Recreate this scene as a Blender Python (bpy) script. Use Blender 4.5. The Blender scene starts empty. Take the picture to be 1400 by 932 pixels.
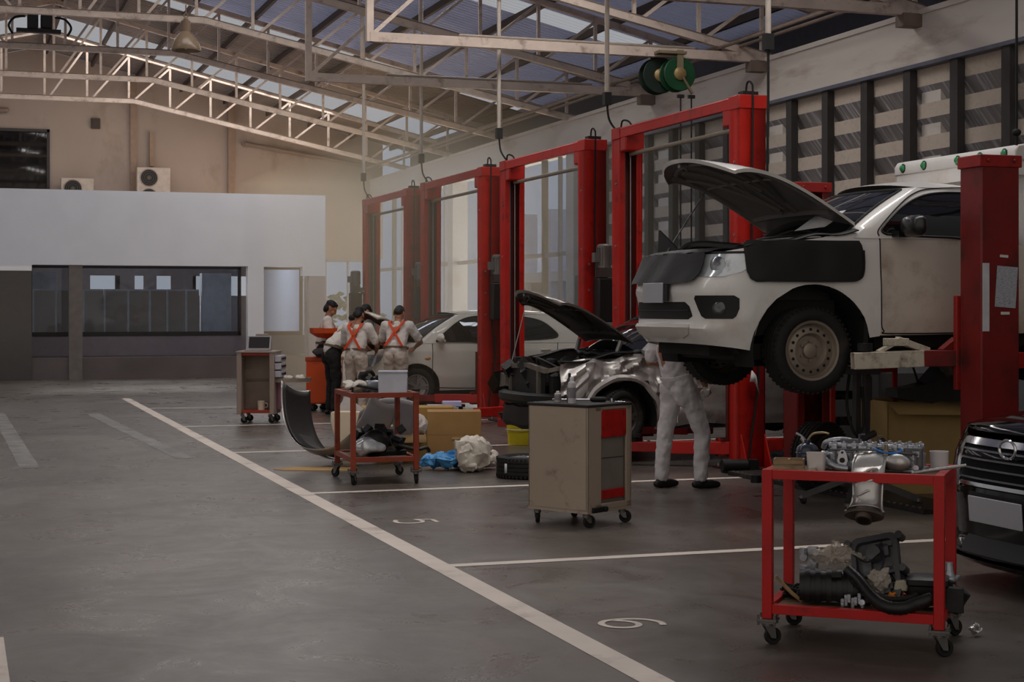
import bpy, bmesh, math, random
import numpy as np
from mathutils import Vector, Matrix, Euler, noise as mnoise
PI = math.pi
R = math.radians
COL = bpy.context.scene.collection
random.seed(7)

# ------------------------------------------------------------------ camera
CAM_H, FPX, HORIZON = 1.65, 2240.0, 421.0
YAW = math.atan2(760, 2240)

# ------------------------------------------------------------------ materials
def lin(c):
    f = lambda v: v / 12.92 if v <= .04045 else ((v + .055) / 1.055) ** 2.4
    return tuple(f(x / 255.0) for x in c)

MATS = {}
def mat(name, col, rough=.5, metal=0.0, var=.12, scale=6.0, bump=0.0, bscale=40.0, coat=0.0, dirt=None,
        dscale=3.0, damt=.5, stretch=(1, 1, 1), trans=0.0, ior=1.45, alpha=1.0, spec=.5, rvar=.0, emit=None, estr=0):
    """sRGB albedo, procedural variation and an optional second dirt colour with a shape of its own"""
    if name in MATS: return MATS[name]
    m = bpy.data.materials.new(name); m.use_nodes = True
    nt = m.node_tree; N = nt.nodes; L = nt.links
    b = N['Principled BSDF']
    c = lin(col)
    b.inputs['Roughness'].default_value = rough
    b.inputs['Metallic'].default_value = metal
    b.inputs['Specular IOR Level'].default_value = spec
    b.inputs['IOR'].default_value = ior
    if coat: b.inputs['Coat Weight'].default_value = coat; b.inputs['Coat Roughness'].default_value = .04
    if trans: b.inputs['Transmission Weight'].default_value = trans
    if alpha < 1: b.inputs['Alpha'].default_value = alpha
    if emit: b.inputs['Emission Color'].default_value = lin(emit) + (1,); b.inputs['Emission Strength'].default_value = estr
    tc = N.new('ShaderNodeTexCoord'); mp = N.new('ShaderNodeMapping')
    mp.inputs['Scale'].default_value = stretch
    L.new(tc.outputs['Object'], mp.inputs['Vector'])
    out = None
    if var > 0:
        n = N.new('ShaderNodeTexNoise'); n.inputs['Scale'].default_value = scale; n.inputs['Detail'].default_value = 5
        L.new(mp.outputs[0], n.inputs['Vector'])
        r = N.new('ShaderNodeValToRGB')
        r.color_ramp.elements[0].position = .3; r.color_ramp.elements[1].position = .7
        r.color_ramp.elements[0].color = tuple(x * (1 - var) for x in c) + (1,)
        r.color_ramp.elements[1].color = tuple(min(1, x * (1 + var)) for x in c) + (1,)
        L.new(n.outputs['Fac'], r.inputs['Fac']); out = r.outputs['Color']
        if rvar:
            mr = N.new('ShaderNodeMapRange'); mr.inputs['To Min'].default_value = max(0, rough - rvar); mr.inputs['To Max'].default_value = rough + rvar
            mr.inputs['From Min'].default_value = .3; mr.inputs['From Max'].default_value = .7
            L.new(n.outputs['Fac'], mr.inputs['Value']); L.new(mr.outputs[0], b.inputs['Roughness'])
    if dirt:
        n2 = N.new('ShaderNodeTexNoise'); n2.inputs['Scale'].default_value = dscale; n2.inputs['Detail'].default_value = 8; n2.inputs['Roughness'].default_value = .65
        L.new(mp.outputs[0], n2.inputs['Vector'])
        r2 = N.new('ShaderNodeValToRGB')
        r2.color_ramp.elements[0].position = .62 - .25 * damt; r2.color_ramp.elements[1].position = .85 - .25 * damt
        r2.color_ramp.elements[0].color = (0, 0, 0, 1); r2.color_ramp.elements[1].color = (1, 1, 1, 1)
        L.new(n2.outputs['Fac'], r2.inputs['Fac'])
        mx = N.new('ShaderNodeMix'); mx.data_type = 'RGBA'
        L.new(r2.outputs['Color'], mx.inputs['Factor'])
        if out: L.new(out, mx.inputs['A'])
        else: mx.inputs['A'].default_value = c + (1,)
        mx.inputs['B'].default_value = lin(dirt) + (1,)
        out = mx.outputs['Result']
    if out: L.new(out, b.inputs['Base Color'])
    else: b.inputs['Base Color'].default_value = c + (1,)
    if bump:
        n3 = N.new('ShaderNodeTexNoise'); n3.inputs['Scale'].default_value = bscale; n3.inputs['Detail'].default_value = 4
        L.new(mp.outputs[0], n3.inputs['Vector'])
        bp = N.new('ShaderNodeBump'); bp.inputs['Strength'].default_value = bump; bp.inputs['Distance'].default_value = .02
        L.new(n3.outputs['Fac'], bp.inputs['Height']); L.new(bp.outputs[0], b.inputs['Normal'])
    MATS[name] = m
    return m

# ------------------------------------------------------------------ mesh builder
def frame_from(d):
    d = Vector(d).normalized()
    a = Vector((0, 0, 1)) if abs(d.z) < .95 else Vector((1, 0, 0))
    x = a.cross(d).normalized(); y = d.cross(x)
    return x, y

class MB:
    def __init__(s): s.v = []; s.f = []; s.m = []; s.mi = 0; s.M = Matrix()
    def mi_(s, k): s.mi = k; return s
    def tr(s, loc=(0, 0, 0), rot=(0, 0, 0)): s.M = Matrix.Translation(loc) @ Euler(rot).to_matrix().to_4x4(); return s
    def add(s, vs, fs):
        b = len(s.v); s.v += [tuple(s.M @ Vector(p)) for p in vs]
        s.f += [tuple(b + i for i in f) for f in fs]; s.m += [s.mi] * len(fs); return s
    def box(s, x0, x1, y0, y1, z0, z1):
        return s.add([(x0, y0, z0), (x1, y0, z0), (x1, y1, z0), (x0, y1, z0), (x0, y0, z1), (x1, y0, z1), (x1, y1, z1), (x0, y1, z1)],
                     [(3, 2, 1, 0), (4, 5, 6, 7), (0, 1, 5, 4), (1, 2, 6, 5), (2, 3, 7, 6), (3, 0, 4, 7)])
    def bx(s, c, d, rot=None):
        h = [x / 2 for x in d]; vs = []
        E = Euler(rot).to_matrix() if rot else None
        for sx, sy, sz in ((-1, -1, -1), (1, -1, -1), (1, 1, -1), (-1, 1, -1), (-1, -1, 1), (1, -1, 1), (1, 1, 1), (-1, 1, 1)):
            p = Vector((sx * h[0], sy * h[1], sz * h[2]))
            if E: p = E @ p
            vs.append(p + Vector(c))
        return s.add(vs, [(3, 2, 1, 0), (4, 5, 6, 7), (0, 1, 5, 4), (1, 2, 6, 5), (2, 3, 7, 6), (3, 0, 4, 7)])
    def beam(s, p0, p1, w, h=None):
        """square tube between two points"""
        h = h or w; p0, p1 = Vector(p0), Vector(p1); x, y = frame_from(p1 - p0)
        ring = [x * w / 2 + y * h / 2, -x * w / 2 + y * h / 2, -x * w / 2 - y * h / 2, x * w / 2 - y * h / 2]
        return s.add([p0 + r for r in ring] + [p1 + r for r in ring], [(3, 2, 1, 0), (4, 5, 6, 7), (0, 1, 5, 4), (1, 2, 6, 5), (2, 3, 7, 6), (3, 0, 4, 7)])
    def cyl(s, p0, p1, r0, r1=None, n=16, cap=True):
        r1 = r0 if r1 is None else r1
        p0, p1 = Vector(p0), Vector(p1); x, y = frame_from(p1 - p0)
        vs = []
        for p, r in ((p0, r0), (p1, r1)):
            vs += [p + (x * math.cos(2 * PI * i / n) + y * math.sin(2 * PI * i / n)) * r for i in range(n)]
        fs = [(i, (i + 1) % n, n + (i + 1) % n, n + i) for i in range(n)]
        if cap: fs += [tuple(range(n - 1, -1, -1)), tuple(range(n, 2 * n))]
        return s.add(vs, fs)
    def tube(s, pts, r, n=8, closed=False, cap=True):
        pts = [Vector(p) for p in pts]; k = len(pts); rs = r if isinstance(r, (list, tuple)) else [r] * k
        vs = []; px = None
        for i, p in enumerate(pts):
            a = pts[(i - 1) % k] if (closed or i) else p; b = pts[(i + 1) % k] if (closed or i < k - 1) else p
            d = (b - a).normalized()
            if px is None: x, y = frame_from(d)
            else:
                x = (px - d * px.dot(d)); x = x.normalized() if x.length > 1e-6 else frame_from(d)[0]; y = d.cross(x)
            px = x
            vs += [p + (x * math.cos(2 * PI * j / n) + y * math.sin(2 * PI * j / n)) * rs[i] for j in range(n)]
        fs = []
        for i in range(k if closed else k - 1):
            q = (i + 1) % k
            fs += [(i * n + j, i * n + (j + 1) % n, q * n + (j + 1) % n, q * n + j) for j in range(n)]
        if cap and not closed: fs += [tuple(range(n - 1, -1, -1)), tuple((k - 1) * n + j for j in range(n))]
        return s.add(vs, fs)
    def lathe(s, prof, c=(0, 0, 0), axis=(0, 0, 1), n=24):
        ax = Vector(axis).normalized(); x, y = frame_from(ax); c = Vector(c); vs = []; fs = []
        for r, z in prof:
            vs += [c + ax * z + (x * math.cos(2 * PI * i / n) + y * math.sin(2 * PI * i / n)) * max(r, 1e-5) for i in range(n)]
        for k in range(len(prof) - 1):
            fs += [(k * n + i, k * n + (i + 1) % n, (k + 1) * n + (i + 1) % n, (k + 1) * n + i) for i in range(n)]
        return s.add(vs, fs)
    def loft(s, rings, cap=True, closed=True):
        n = len(rings[0]); vs = [p for r in rings for p in r]; fs = []
        for k in range(len(rings) - 1):
            for i in range(n if closed else n - 1):
                j = (i + 1) % n
                fs.append((k * n + i, k * n + j, (k + 1) * n + j, (k + 1) * n + i))
        if cap and closed: fs += [tuple(range(n - 1, -1, -1)), tuple((len(rings) - 1) * n + i for i in range(n))]
        return s.add(vs, fs)
    def prism(s, poly, z0, z1):
        """2-D outline in xy of the current frame, extruded in z"""
        n = len(poly)
        return s.add([(x, y, z0) for x, y in poly] + [(x, y, z1) for x, y in poly],
                     [tuple(range(n - 1, -1, -1)), tuple(range(n, 2 * n))] + [(i, (i + 1) % n, n + (i + 1) % n, n + i) for i in range(n)])
    def prism_axis(s, poly, axis, a0, a1):
        """outline in the plane across axis ('x': (y,z), 'y': (x,z))"""
        n = len(poly)
        mk = (lambda p, a: (a, p[0], p[1])) if axis == 'x' else (lambda p, a: (p[0], a, p[1]))
        return s.add([mk(p, a0) for p in poly] + [mk(p, a1) for p in poly],
                     [tuple(range(n - 1, -1, -1)), tuple(range(n, 2 * n))] + [(i, (i + 1) % n, n + (i + 1) % n, n + i) for i in range(n)])
    def sph(s, c, r, n=16, m=10, f=None):
        r = (r, r, r) if isinstance(r, (int, float)) else r; c = Vector(c); vs = []; fs = []
        for k in range(m + 1):
            a = PI * k / m
            for i in range(n):
                b = 2 * PI * i / n
                p = Vector((math.sin(a) * math.cos(b) * r[0], math.sin(a) * math.sin(b) * r[1], -math.cos(a) * r[2]))
                if f: p = f(p)
                vs.append(c + p)
        for k in range(m):
            fs += [(k * n + i, k * n + (i + 1) % n, (k + 1) * n + (i + 1) % n, (k + 1) * n + i) for i in range(n)]
        return s.add(vs, fs)
    def grid(s, fn, us, vs_, flip=False):
        nu, nv = len(us), len(vs_)
        pts = [fn(u, v) for u in us for v in vs_]
        fs = [(i * nv + j, (i + 1) * nv + j, (i + 1) * nv + j + 1, i * nv + j + 1) for i in range(nu - 1) for j in range(nv - 1)]
        if flip: fs = [f[::-1] for f in fs]
        return s.add(pts, fs)
    def torus(s, c, axis, R_, r, n=24, m=8):
        x, y = frame_from(axis); c = Vector(c)
        return s.tube([c + (x * math.cos(2 * PI * i / n) + y * math.sin(2 * PI * i / n)) * R_ for i in range(n)], r, m, closed=True)
    def bolt(s, c, d, r=.008, h=.008): d = Vector(d).normalized(); return s.cyl(c, Vector(c) + d * h, r, n=6)
    def jitter(s, a, sc=3.0, seed=0):
        s.v = [tuple(Vector(p) + mnoise.noise_vector(Vector(p) * sc + Vector((seed * 7.3, seed * 3.1, 0))) * a) for p in s.v]; return s
    def build(s, name, mats, parent=None, bevel=0, seg=2, ang=38, solid=0, sub=0, loc=None, rot=None, merge=True):
        me = bpy.data.meshes.new(name); bm = bmesh.new()
        V = [bm.verts.new(p) for p in s.v]
        for f, k in zip(s.f, s.m):
            try: F = bm.faces.new([V[i] for i in f])
            except ValueError: continue
            F.material_index = k; F.smooth = True
        if merge: bmesh.ops.remove_doubles(bm, verts=bm.verts, dist=1e-5)
        bm.faces.ensure_lookup_table()
        bmesh.ops.recalc_face_normals(bm, faces=bm.faces)
        for e in bm.edges:
            if len(e.link_faces) == 2: e.smooth = e.calc_face_angle(0) < R(ang)
        bm.to_mesh(me); bm.free()
        for m in (mats if isinstance(mats, (list, tuple)) else [mats]): me.materials.append(m)
        o = bpy.data.objects.new(name, me); COL.objects.link(o)
        if parent: o.parent = parent
        if loc: o.location = loc
        if rot: o.rotation_euler = rot
        if solid:
            q = o.modifiers.new('thickness', 'SOLIDIFY'); q.thickness = solid; q.offset = -1
        if bevel:
            q = o.modifiers.new('bevel', 'BEVEL'); q.width = bevel; q.segments = seg; q.limit_method = 'ANGLE'; q.angle_limit = R(40); q.harden_normals = False
        if sub:
            q = o.modifiers.new('sub', 'SUBSURF'); q.levels = sub; q.render_levels = sub
        return o

def tag(o, label, cat, group=None, kind=None):
    o['label'] = label; o['category'] = cat
    if group: o['group'] = group
    if kind: o['kind'] = kind
    return o
def thing(name, label, cat, loc=(0, 0, 0), rz=0, group=None):
    o = bpy.data.objects.new(name, None); COL.objects.link(o); o.empty_display_size = .1
    o.location = loc; o.rotation_euler = (0, 0, rz); return tag(o, label, cat, group)
def struct(o): o['kind'] = 'structure'; return o
def kids(o): return [c for c in bpy.data.objects if c.parent == o]
def copy_tree(o, parent=None, label=None, loc=None, rz=None):
    c = o.copy(); COL.objects.link(c)
    if parent: c.parent = parent
    if label: c['label'] = label
    if loc: c.location = loc
    if rz is not None: c.rotation_euler = (0, 0, rz)
    for k in kids(o): copy_tree(k, c)
    return c
def arc(c, r, a0, a1, n): return [(c[0] + r * math.cos(R(a0 + (a1 - a0) * i / (n - 1))), c[1] + r * math.sin(R(a0 + (a1 - a0) * i / (n - 1)))) for i in range(n)]
def rrect(x0, x1, y0, y1, r, n=4):
    p = []
    for cx, cy, a in ((x1 - r, y1 - r, 0), (x0 + r, y1 - r, 90), (x0 + r, y0 + r, 180), (x1 - r, y0 + r, 270)): p += arc((cx, cy), r, a, a + 90, n)
    return p
def smooth_path(pts, k=6):
    """Catmull-Rom through the points"""
    P = [Vector(p) for p in pts]; out = []
    for i in range(len(P) - 1):
        a = P[max(i - 1, 0)]; b = P[i]; c = P[i + 1]; d = P[min(i + 2, len(P) - 1)]
        for j in range(k):
            t = j / k
            out.append(.5 * ((2 * b) + (c - a) * t + (2 * a - 5 * b + 4 * c - d) * t * t + (3 * b - a - 3 * c + d) * t ** 3))
    return out + [P[-1]]
def interp(x, xs, ys): return float(np.interp(x, xs, ys))
# ================================================================== SETTING
BAY = 4.33
BAYS = [10.06 + BAY * k for k in range(-2, 9)]          # 1.4 ... 44.7
XW, ZB0, ZB1 = 12.0, 4.87, 5.55                          # right wall: eave beam
RIDGE_X, RIDGE_Z, PITCH = 2.2, 9.15, .242
YB = 48.9                                                # back wall
roof_z = lambda x: RIDGE_Z - PITCH * abs(x - RIDGE_X)

def floor_mat():
    m = bpy.data.materials.new('worn_concrete'); m.use_nodes = True
    nt = m.node_tree; N = nt.nodes; L = nt.links; b = N['Principled BSDF']
    tc = N.new('ShaderNodeTexCoord')
    def noise(scale, detail, rough=.6, st=(1, 1, 1), rot=0, dist=0):
        mp = N.new('ShaderNodeMapping'); mp.inputs['Scale'].default_value = st; mp.inputs['Rotation'].default_value = (0, 0, rot)
        L.new(tc.outputs['Object'], mp.inputs[0])
        n = N.new('ShaderNodeTexNoise'); n.inputs['Scale'].default_value = scale; n.inputs['Detail'].default_value = detail
        n.inputs['Roughness'].default_value = rough; n.inputs['Distortion'].default_value = dist
        L.new(mp.outputs[0], n.inputs['Vector']); return n.outputs['Fac']
    def ramp(f, p0, c0, p1, c1):
        r = N.new('ShaderNodeValToRGB'); r.color_ramp.elements[0].position = p0; r.color_ramp.elements[1].position = p1
        r.color_ramp.elements[0].color = c0 + (1,); r.color_ramp.elements[1].color = c1 + (1,); L.new(f, r.inputs['Fac']); return r.outputs['Color']
    def mix(f, a, bcol, mode='MIX', k=None):
        x = N.new('ShaderNodeMix'); x.data_type = 'RGBA'; x.blend_type = mode
        if k is not None: x.inputs['Factor'].default_value = k
        else: L.new(f, x.inputs['Factor'])
        L.new(a, x.inputs['A'])
        if isinstance(bcol, tuple): x.inputs['B'].default_value = bcol + (1,)
        else: L.new(bcol, x.inputs['B'])
        return x.outputs['Result']
    base = ramp(noise(.55, 10, .66, dist=.6), .38, lin((86, 78, 72)), .62, lin((112, 104, 98)))
    # brown grime, drawn out in patches
    g = ramp(noise(1.1, 10, .7, (1, .45, 1), R(25), 1.2), .50, (0, 0, 0), .66, (.75, .75, .75))
    c = mix(g, base, lin((82, 70, 62)))
    # pale scuffs and fine scratches
    s = ramp(noise(2.2, 12, .78, (1, .22, 1), R(-35), .8), .55, (0, 0, 0), .75, (.5, .5, .5))
    c = mix(s, c, lin((120, 114, 109)))
    s2 = ramp(noise(3.0, 10, .8, (.15, 1, 1), R(48), 1.5), .60, (0, 0, 0), .72, (.55, .55, .55))
    c = mix(s2, c, lin((78, 67, 60)))
    # small dark chips
    v = N.new('ShaderNodeTexVoronoi'); v.inputs['Scale'].default_value = 2.3
    L.new(tc.outputs['Object'], v.inputs['Vector'])
    d = ramp(v.outputs['Distance'], .012, (.8, .8, .8), .03, (0, 0, 0))
    c = mix(d, c, lin((48, 42, 38)))
    L.new(c, b.inputs['Base Color'])
    rr = N.new('ShaderNodeMapRange'); rr.inputs['From Min'].default_value = .3; rr.inputs['From Max'].default_value = .7
    rr.inputs['To Min'].default_value = .22; rr.inputs['To Max'].default_value = .42
    L.new(noise(1.4, 8, .7, dist=.8), rr.inputs['Value']); L.new(rr.outputs[0], b.inputs['Roughness'])
    bp = N.new('ShaderNodeBump'); bp.inputs['Strength'].default_value = .018; bp.inputs['Distance'].default_value = .01
    L.new(noise(9, 6), bp.inputs['Height']); L.new(bp.outputs[0], b.inputs['Normal'])
    b.inputs['Specular IOR Level'].default_value = .45
    return m
struct(MB().box(-9, 12.4, -3, YB, -.15, 0).build('floor', floor_mat()))
struct(MB().box(12.4, 32, -3, 62, -.25, -.06).box(-9, 12.4, YB, 62, -.25, -.06).build('ground_outside', mat('yard_concrete', (150, 148, 145), .9, scale=1.2)))

# painted markings
paint = mat('floor_paint', (222, 208, 196), .6, var=.07, scale=3, dirt=(150, 138, 130), dscale=2.2, damt=.32)
paint_old = mat('floor_paint_worn', (150, 146, 141), .6, var=.08, scale=3, dirt=(112, 108, 104), dscale=3.2, damt=1.0)
def ribbon(pts, w, z=.002, mb=None):
    mb = mb or MB(); pts = [Vector((p[0], p[1], 0)) for p in pts]; vs = []
    for i, p in enumerate(pts):
        d = (pts[min(i + 1, len(pts) - 1)] - pts[max(i - 1, 0)]).normalized(); n = Vector((-d.y, d.x, 0)) * w / 2
        vs += [(p + n).to_tuple()[:2] + (z,), (p - n).to_tuple()[:2] + (z,)]
    mb.add(vs, [(2 * i, 2 * i + 1, 2 * i + 3, 2 * i + 2) for i in range(len(pts) - 1)]); return mb
for k, pts_w in enumerate([([(2.93, 1.0), (2.93, 30.6)], .15)] + [([(3.0, y), (11.6, y)], .11) for y in BAYS[2:7]]):
    struct(ribbon(*pts_w, z=.002 + .0004 * (k > 0)).build('floor_line' if k == 0 else 'bay_line', paint))
struct(ribbon([(.16, 2.0), (.16, 8.6)], .13).build('floor_line', paint))
struct(ribbon([(2.02, 26.4), (2.18, 22.5), (2.38, 18.2)], .2).build('floor_line', paint_old))
struct(ribbon([(.62, 27), (.72, 17.6)], .2).build('floor_line', paint_old))
struct(ribbon([(3.25, 20.4), (3.75, 20.42)], .12).build('floor_line', paint_old))
def digit(pts, cx, cy, name):                     # text-up = +X, text-right = -Y
    return struct(ribbon([(cx + p.y, cy - p.x) for p in smooth_path([(a, b, 0) for a, b in pts], 8)], .036, .003).build(name, paint))
digit([(.10, .15), (.02, .165), (-.07, .12), (-.115, .02), (-.10, -.09), (-.03, -.145), (.06, -.13), (.105, -.06), (.085, .01), (.02, .04), (-.05, .015), (-.10, -.06)], 3.335, 7.92, 'bay_number')
o5 = ribbon([(3.36 + .155, 12.24 - .10), (3.36 + .155, 12.24 + .075)], .036, .003)
ribbon([(3.36 + .155, 12.24 + .075), (3.36 + .02, 12.24 + .10)], .036, .003, o5)
ribbon([(3.36 + p.y, 12.24 - p.x) for p in smooth_path([(-.10, .02, 0), (-.02, .06, 0), (.07, .035, 0), (.105, -.05, 0), (.07, -.13, 0), (-.02, -.15, 0), (-.11, -.12, 0)], 8)], .036, .0034, o5)
struct(o5.build('bay_number', paint))

# ---- right wall: eave beam, columns, dado, stepped cladding, mullions
plaster = mat('white_plaster', (214, 205, 198), .8, var=.06, scale=1.2, dirt=(168, 150, 138), dscale=1.1, damt=.32, stretch=(1, .5, 2.2))
dado = mat('grey_dado', (84, 84, 86), .75, var=.08, scale=2)
w = MB().box(XW, XW + .35, 3, YB, ZB0, ZB1).box(XW - .03, XW + .38, 3, YB, ZB1 - .05, ZB1 + .02)
for y in BAYS[1:]: w.box(XW + (.02 if y > 31 else .2), XW + .42, y - .22, y + .22, 0, ZB0)
w.mi = 1; w.box(XW + .05, XW + .3, 3, 31.5, 0, 2.32)
w.mi = 2; w.box(XW - .02, XW + .2, 3, 31.6, ZB0 - .05, ZB0)
struct(w.build('wall_right', [plaster, dado, mat('flashing', (96, 98, 112), .5)]))
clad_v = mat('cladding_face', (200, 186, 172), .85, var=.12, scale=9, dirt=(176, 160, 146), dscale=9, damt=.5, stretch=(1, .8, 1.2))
clad_s = mat('cladding_slope', (140, 137, 138), .8, var=.16, scale=4, dirt=(230, 230, 240), dscale=3.2, damt=.42, stretch=(.3, 4.5, .3))  # darker base holds the shade of the downward faces; pale streaks are stains
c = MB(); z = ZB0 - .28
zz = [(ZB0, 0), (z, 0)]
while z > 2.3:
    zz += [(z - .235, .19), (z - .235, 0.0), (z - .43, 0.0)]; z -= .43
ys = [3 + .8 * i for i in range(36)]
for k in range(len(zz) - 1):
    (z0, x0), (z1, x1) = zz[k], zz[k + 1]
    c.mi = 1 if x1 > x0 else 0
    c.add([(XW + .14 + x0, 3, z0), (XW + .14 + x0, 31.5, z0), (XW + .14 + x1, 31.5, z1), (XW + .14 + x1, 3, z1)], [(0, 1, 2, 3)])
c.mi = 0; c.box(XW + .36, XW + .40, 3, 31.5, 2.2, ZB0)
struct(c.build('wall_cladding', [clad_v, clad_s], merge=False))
dark_frame = mat('dark_frame', (58, 55, 54), .6, var=.1, scale=8)
for k in range(17):
    y = 22.3 + 1.09 * (8 - k)
    if y < 31.4: struct(MB().box(XW + .02, XW + .13, y - .085, y + .085, 2.3, ZB0 - .05).build('window_mullion', dark_frame))
struct(MB().box(XW + .3, XW + 1.6, 3, 49, ZB1 - .0, ZB1 + .05).box(XW + 1.3, XW + 1.36, 3, 49, ZB1, 6.6).build('trim_1', mat('eave_sheet', (66, 66, 76), .6, metal=.3)))

# openings of the far half: frames, transoms, rolled doors' guides
frm = mat('grey_frame', (150, 146, 150), .6)
for i, y in enumerate(BAYS[7:]):
    f = MB(); e = min(y + BAY, YB - .1) - .22
    f.box(XW + .15, XW + .22, y + .22, e, 2.75, 2.85); f.box(XW + .15, XW + .22, y + .95, y + 1.05, 0, ZB0)
    f.mi = 1; f.box(XW + .12, XW + .24, y + 1.9, y + 2.0, 0, ZB0); f.box(XW + .12, XW + .24, y + .2, y + .27, 0, ZB0)
    struct(f.build('window_%d' % (i + 1), [frm, dark_frame]))

# ---- partition of the raised rooms across the far left, the wall behind it
white = mat('white_paint', (222, 226, 236), .75, var=.03, scale=1.5)
grey_low = mat('grey_low_paint', (94, 93, 96), .7, var=.05, scale=2)
YP = 38.8
def wallxz(mb, x0, x1, z0, z1, y=YP, t=.25): return mb.box(x0, x1, y, y + t, z0, z1)
p = MB()
for a in [(-9, 8.42, 2.64, 4.36), (-9, 1.63, 2.5, 2.64), (6.55, 6.93, .5, 2.64), (7.86, 8.42, 2.42, 2.64)]: wallxz(p, *a)
p.box(-9, 8.42, YP + .24, YB, 4.28, 4.35); p.box(8.2, 8.42, YP + .25, YB, 0, 4.36)
p.mi = 1; wallxz(p, -9, 1.63, 0, 2.5); p.mi = 2; wallxz(p, 8.02, 8.42, 0, 2.42)
struct(p.build('wall_partition', [white, mat('dado_blue_grey', (74, 72, 72), .7, var=.05), mat('dado_lilac', (140, 132, 146), .7, var=.05)]))
struct(MB().box(2.45, 2.75, YP + .02, YP + .22, 0, 2.64).build('partition_column', mat('column_grey', (112, 106, 104), .7)))
struct(MB().box(1.63, 8.02, YP + .05, YP + 9, 0, .51).build('raised_floor', mat('plinth', (96, 88, 90), .8, var=.15, scale=1.5)))
YG = 40.2
g = MB().box(1.5, 8.2, YG, YG + .12, .51, .98)
struct(g.build('wall_sill', mat('sill_lilac', (128, 122, 132), .8, var=.05)))
def framed(n, x0, x1, z0, z1, y, nx=1):
    f = MB().box(x0, x1, y - .02, y + .1, z0, z0 + .1).box(x0, x1, y - .02, y + .1, z1 - .06, z1).box(x0, x0 + .07, y - .02, y + .1, z0, z1).box(x1 - .07, x1, y - .02, y + .1, z0, z1)
    o = struct(f.build('window_%d' % n, mat('black_frame', (44, 40, 42), .5)))
    gl = MB().box(x0 + .05, x1 - .05, y + .03, y + .04, z0 + .05, z1 - .05).build('pane', glass_thin, o)
    return o
def glass_mat(name, tint=(235, 240, 245), rough=.02, gl=.12):
    m = bpy.data.materials.new(name); m.use_nodes = True; N = m.node_tree.nodes; L = m.node_tree.links
    N.remove(N['Principled BSDF']); t = N.new('ShaderNodeBsdfTransparent'); t.inputs[0].default_value = lin(tint) + (1,)
    gn = N.new('ShaderNodeBsdfGlossy'); gn.inputs['Roughness'].default_value = rough
    fr = N.new('ShaderNodeFresnel'); fr.inputs[0].default_value = 1.45
    mx = N.new('ShaderNodeMixShader'); L.new(fr.outputs[0], mx.inputs[0]); L.new(t.outputs[0], mx.inputs[1]); L.new(gn.outputs[0], mx.inputs[2])
    L.new(mx.outputs[0], N['Material Output'].inputs[0]); MATS[name] = m; return m
glass_thin = glass_mat('window_glass')
framed(10, 1.63, 6.62, .98, 2.66, YG); framed(11, 6.95, 8.15, .98, 2.66, YG)
# the room behind the glass: its back wall with bright windows, ceiling
rb = MB(); YR = 46.5
xs = [1.2, 3.6, 4.25, 4.55, 5.0, 5.1, 5.95, 6.05, 7.3, 8.1]
rb.box(1.0, 8.4, YR, YR + .1, .5, 2.0); rb.box(1.0, 8.4, YR, YR + .1, 2.55, 4.3)
for a, b_ in [(1.0, 3.5), (4.3, 4.7), (4.95, 5.3), (5.7, 6.3), (6.75, 7.3), (7.9, 8.4)]: rb.box(a, b_, YR, YR + .1, 2.0, 2.55)
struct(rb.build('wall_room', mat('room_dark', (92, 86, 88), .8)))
pan = mat('beige_panel', (172, 156, 146), .7, var=.06, scale=2); pan_e = mat('panel_edge', (205, 203, 206), .5)
pxs = [1.75, 2.28, 2.92, 3.42, 3.98, 4.5, 4.92, 5.38, 5.72]
for i in range(8):
    x0, x1 = pxs[i], pxs[i + 1] - .03
    t = thing('partition_panel', 'beige upright panel behind the long office window, ' + ['first from the left end', 'second from the left end', 'third from the left end', 'fourth from the left end', 'fourth from the right end', 'third from the right end', 'second from the right end', 'last at the right end'][i], 'panel', ((x0 + x1) / 2, 40.9, .51), 0, 'upright panels behind the office window')
    h = (x1 - x0) / 2
    MB().box(-h, h, -.03, .03, 0, 1.58).build('board', pan, t); MB().box(-h - .02, -h + .02, -.045, .045, 0, 1.6).box(-h, h, -.04, .04, 1.56, 1.6).build('edge_rail', pan_e, t)
t = thing('storage_cabinet', 'tall pale cabinet at the left end behind the office window', 'cabinet', (1.93, 41.2, .51))
MB().box(-.36, .36, -.2, .2, 0, 2.0).build('body', mat('cab_pale', (168, 172, 182), .6), t); MB().box(-.35, -.01, -.22, -.2, .03, 1.95).build('door', mat('cab_pale2', (160, 165, 176), .6), t)
MB().box(.01, .35, -.22, -.2, .03, 1.95).build('door', mat('cab_pale2', (160, 165, 176)), t)
t = thing('storage_cabinet', 'tall white cabinet at the right end behind the office window', 'cabinet', (6.1, 40.9, .51))
MB().box(-.36, .36, -.2, .2, 0, 2.0).build('body', mat('cab_white', (205, 207, 215), .6), t); MB().box(-.34, .34, -.22, -.2, .03, 1.95).build('door', mat('cab_white2', (198, 201, 210), .6), t)

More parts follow.
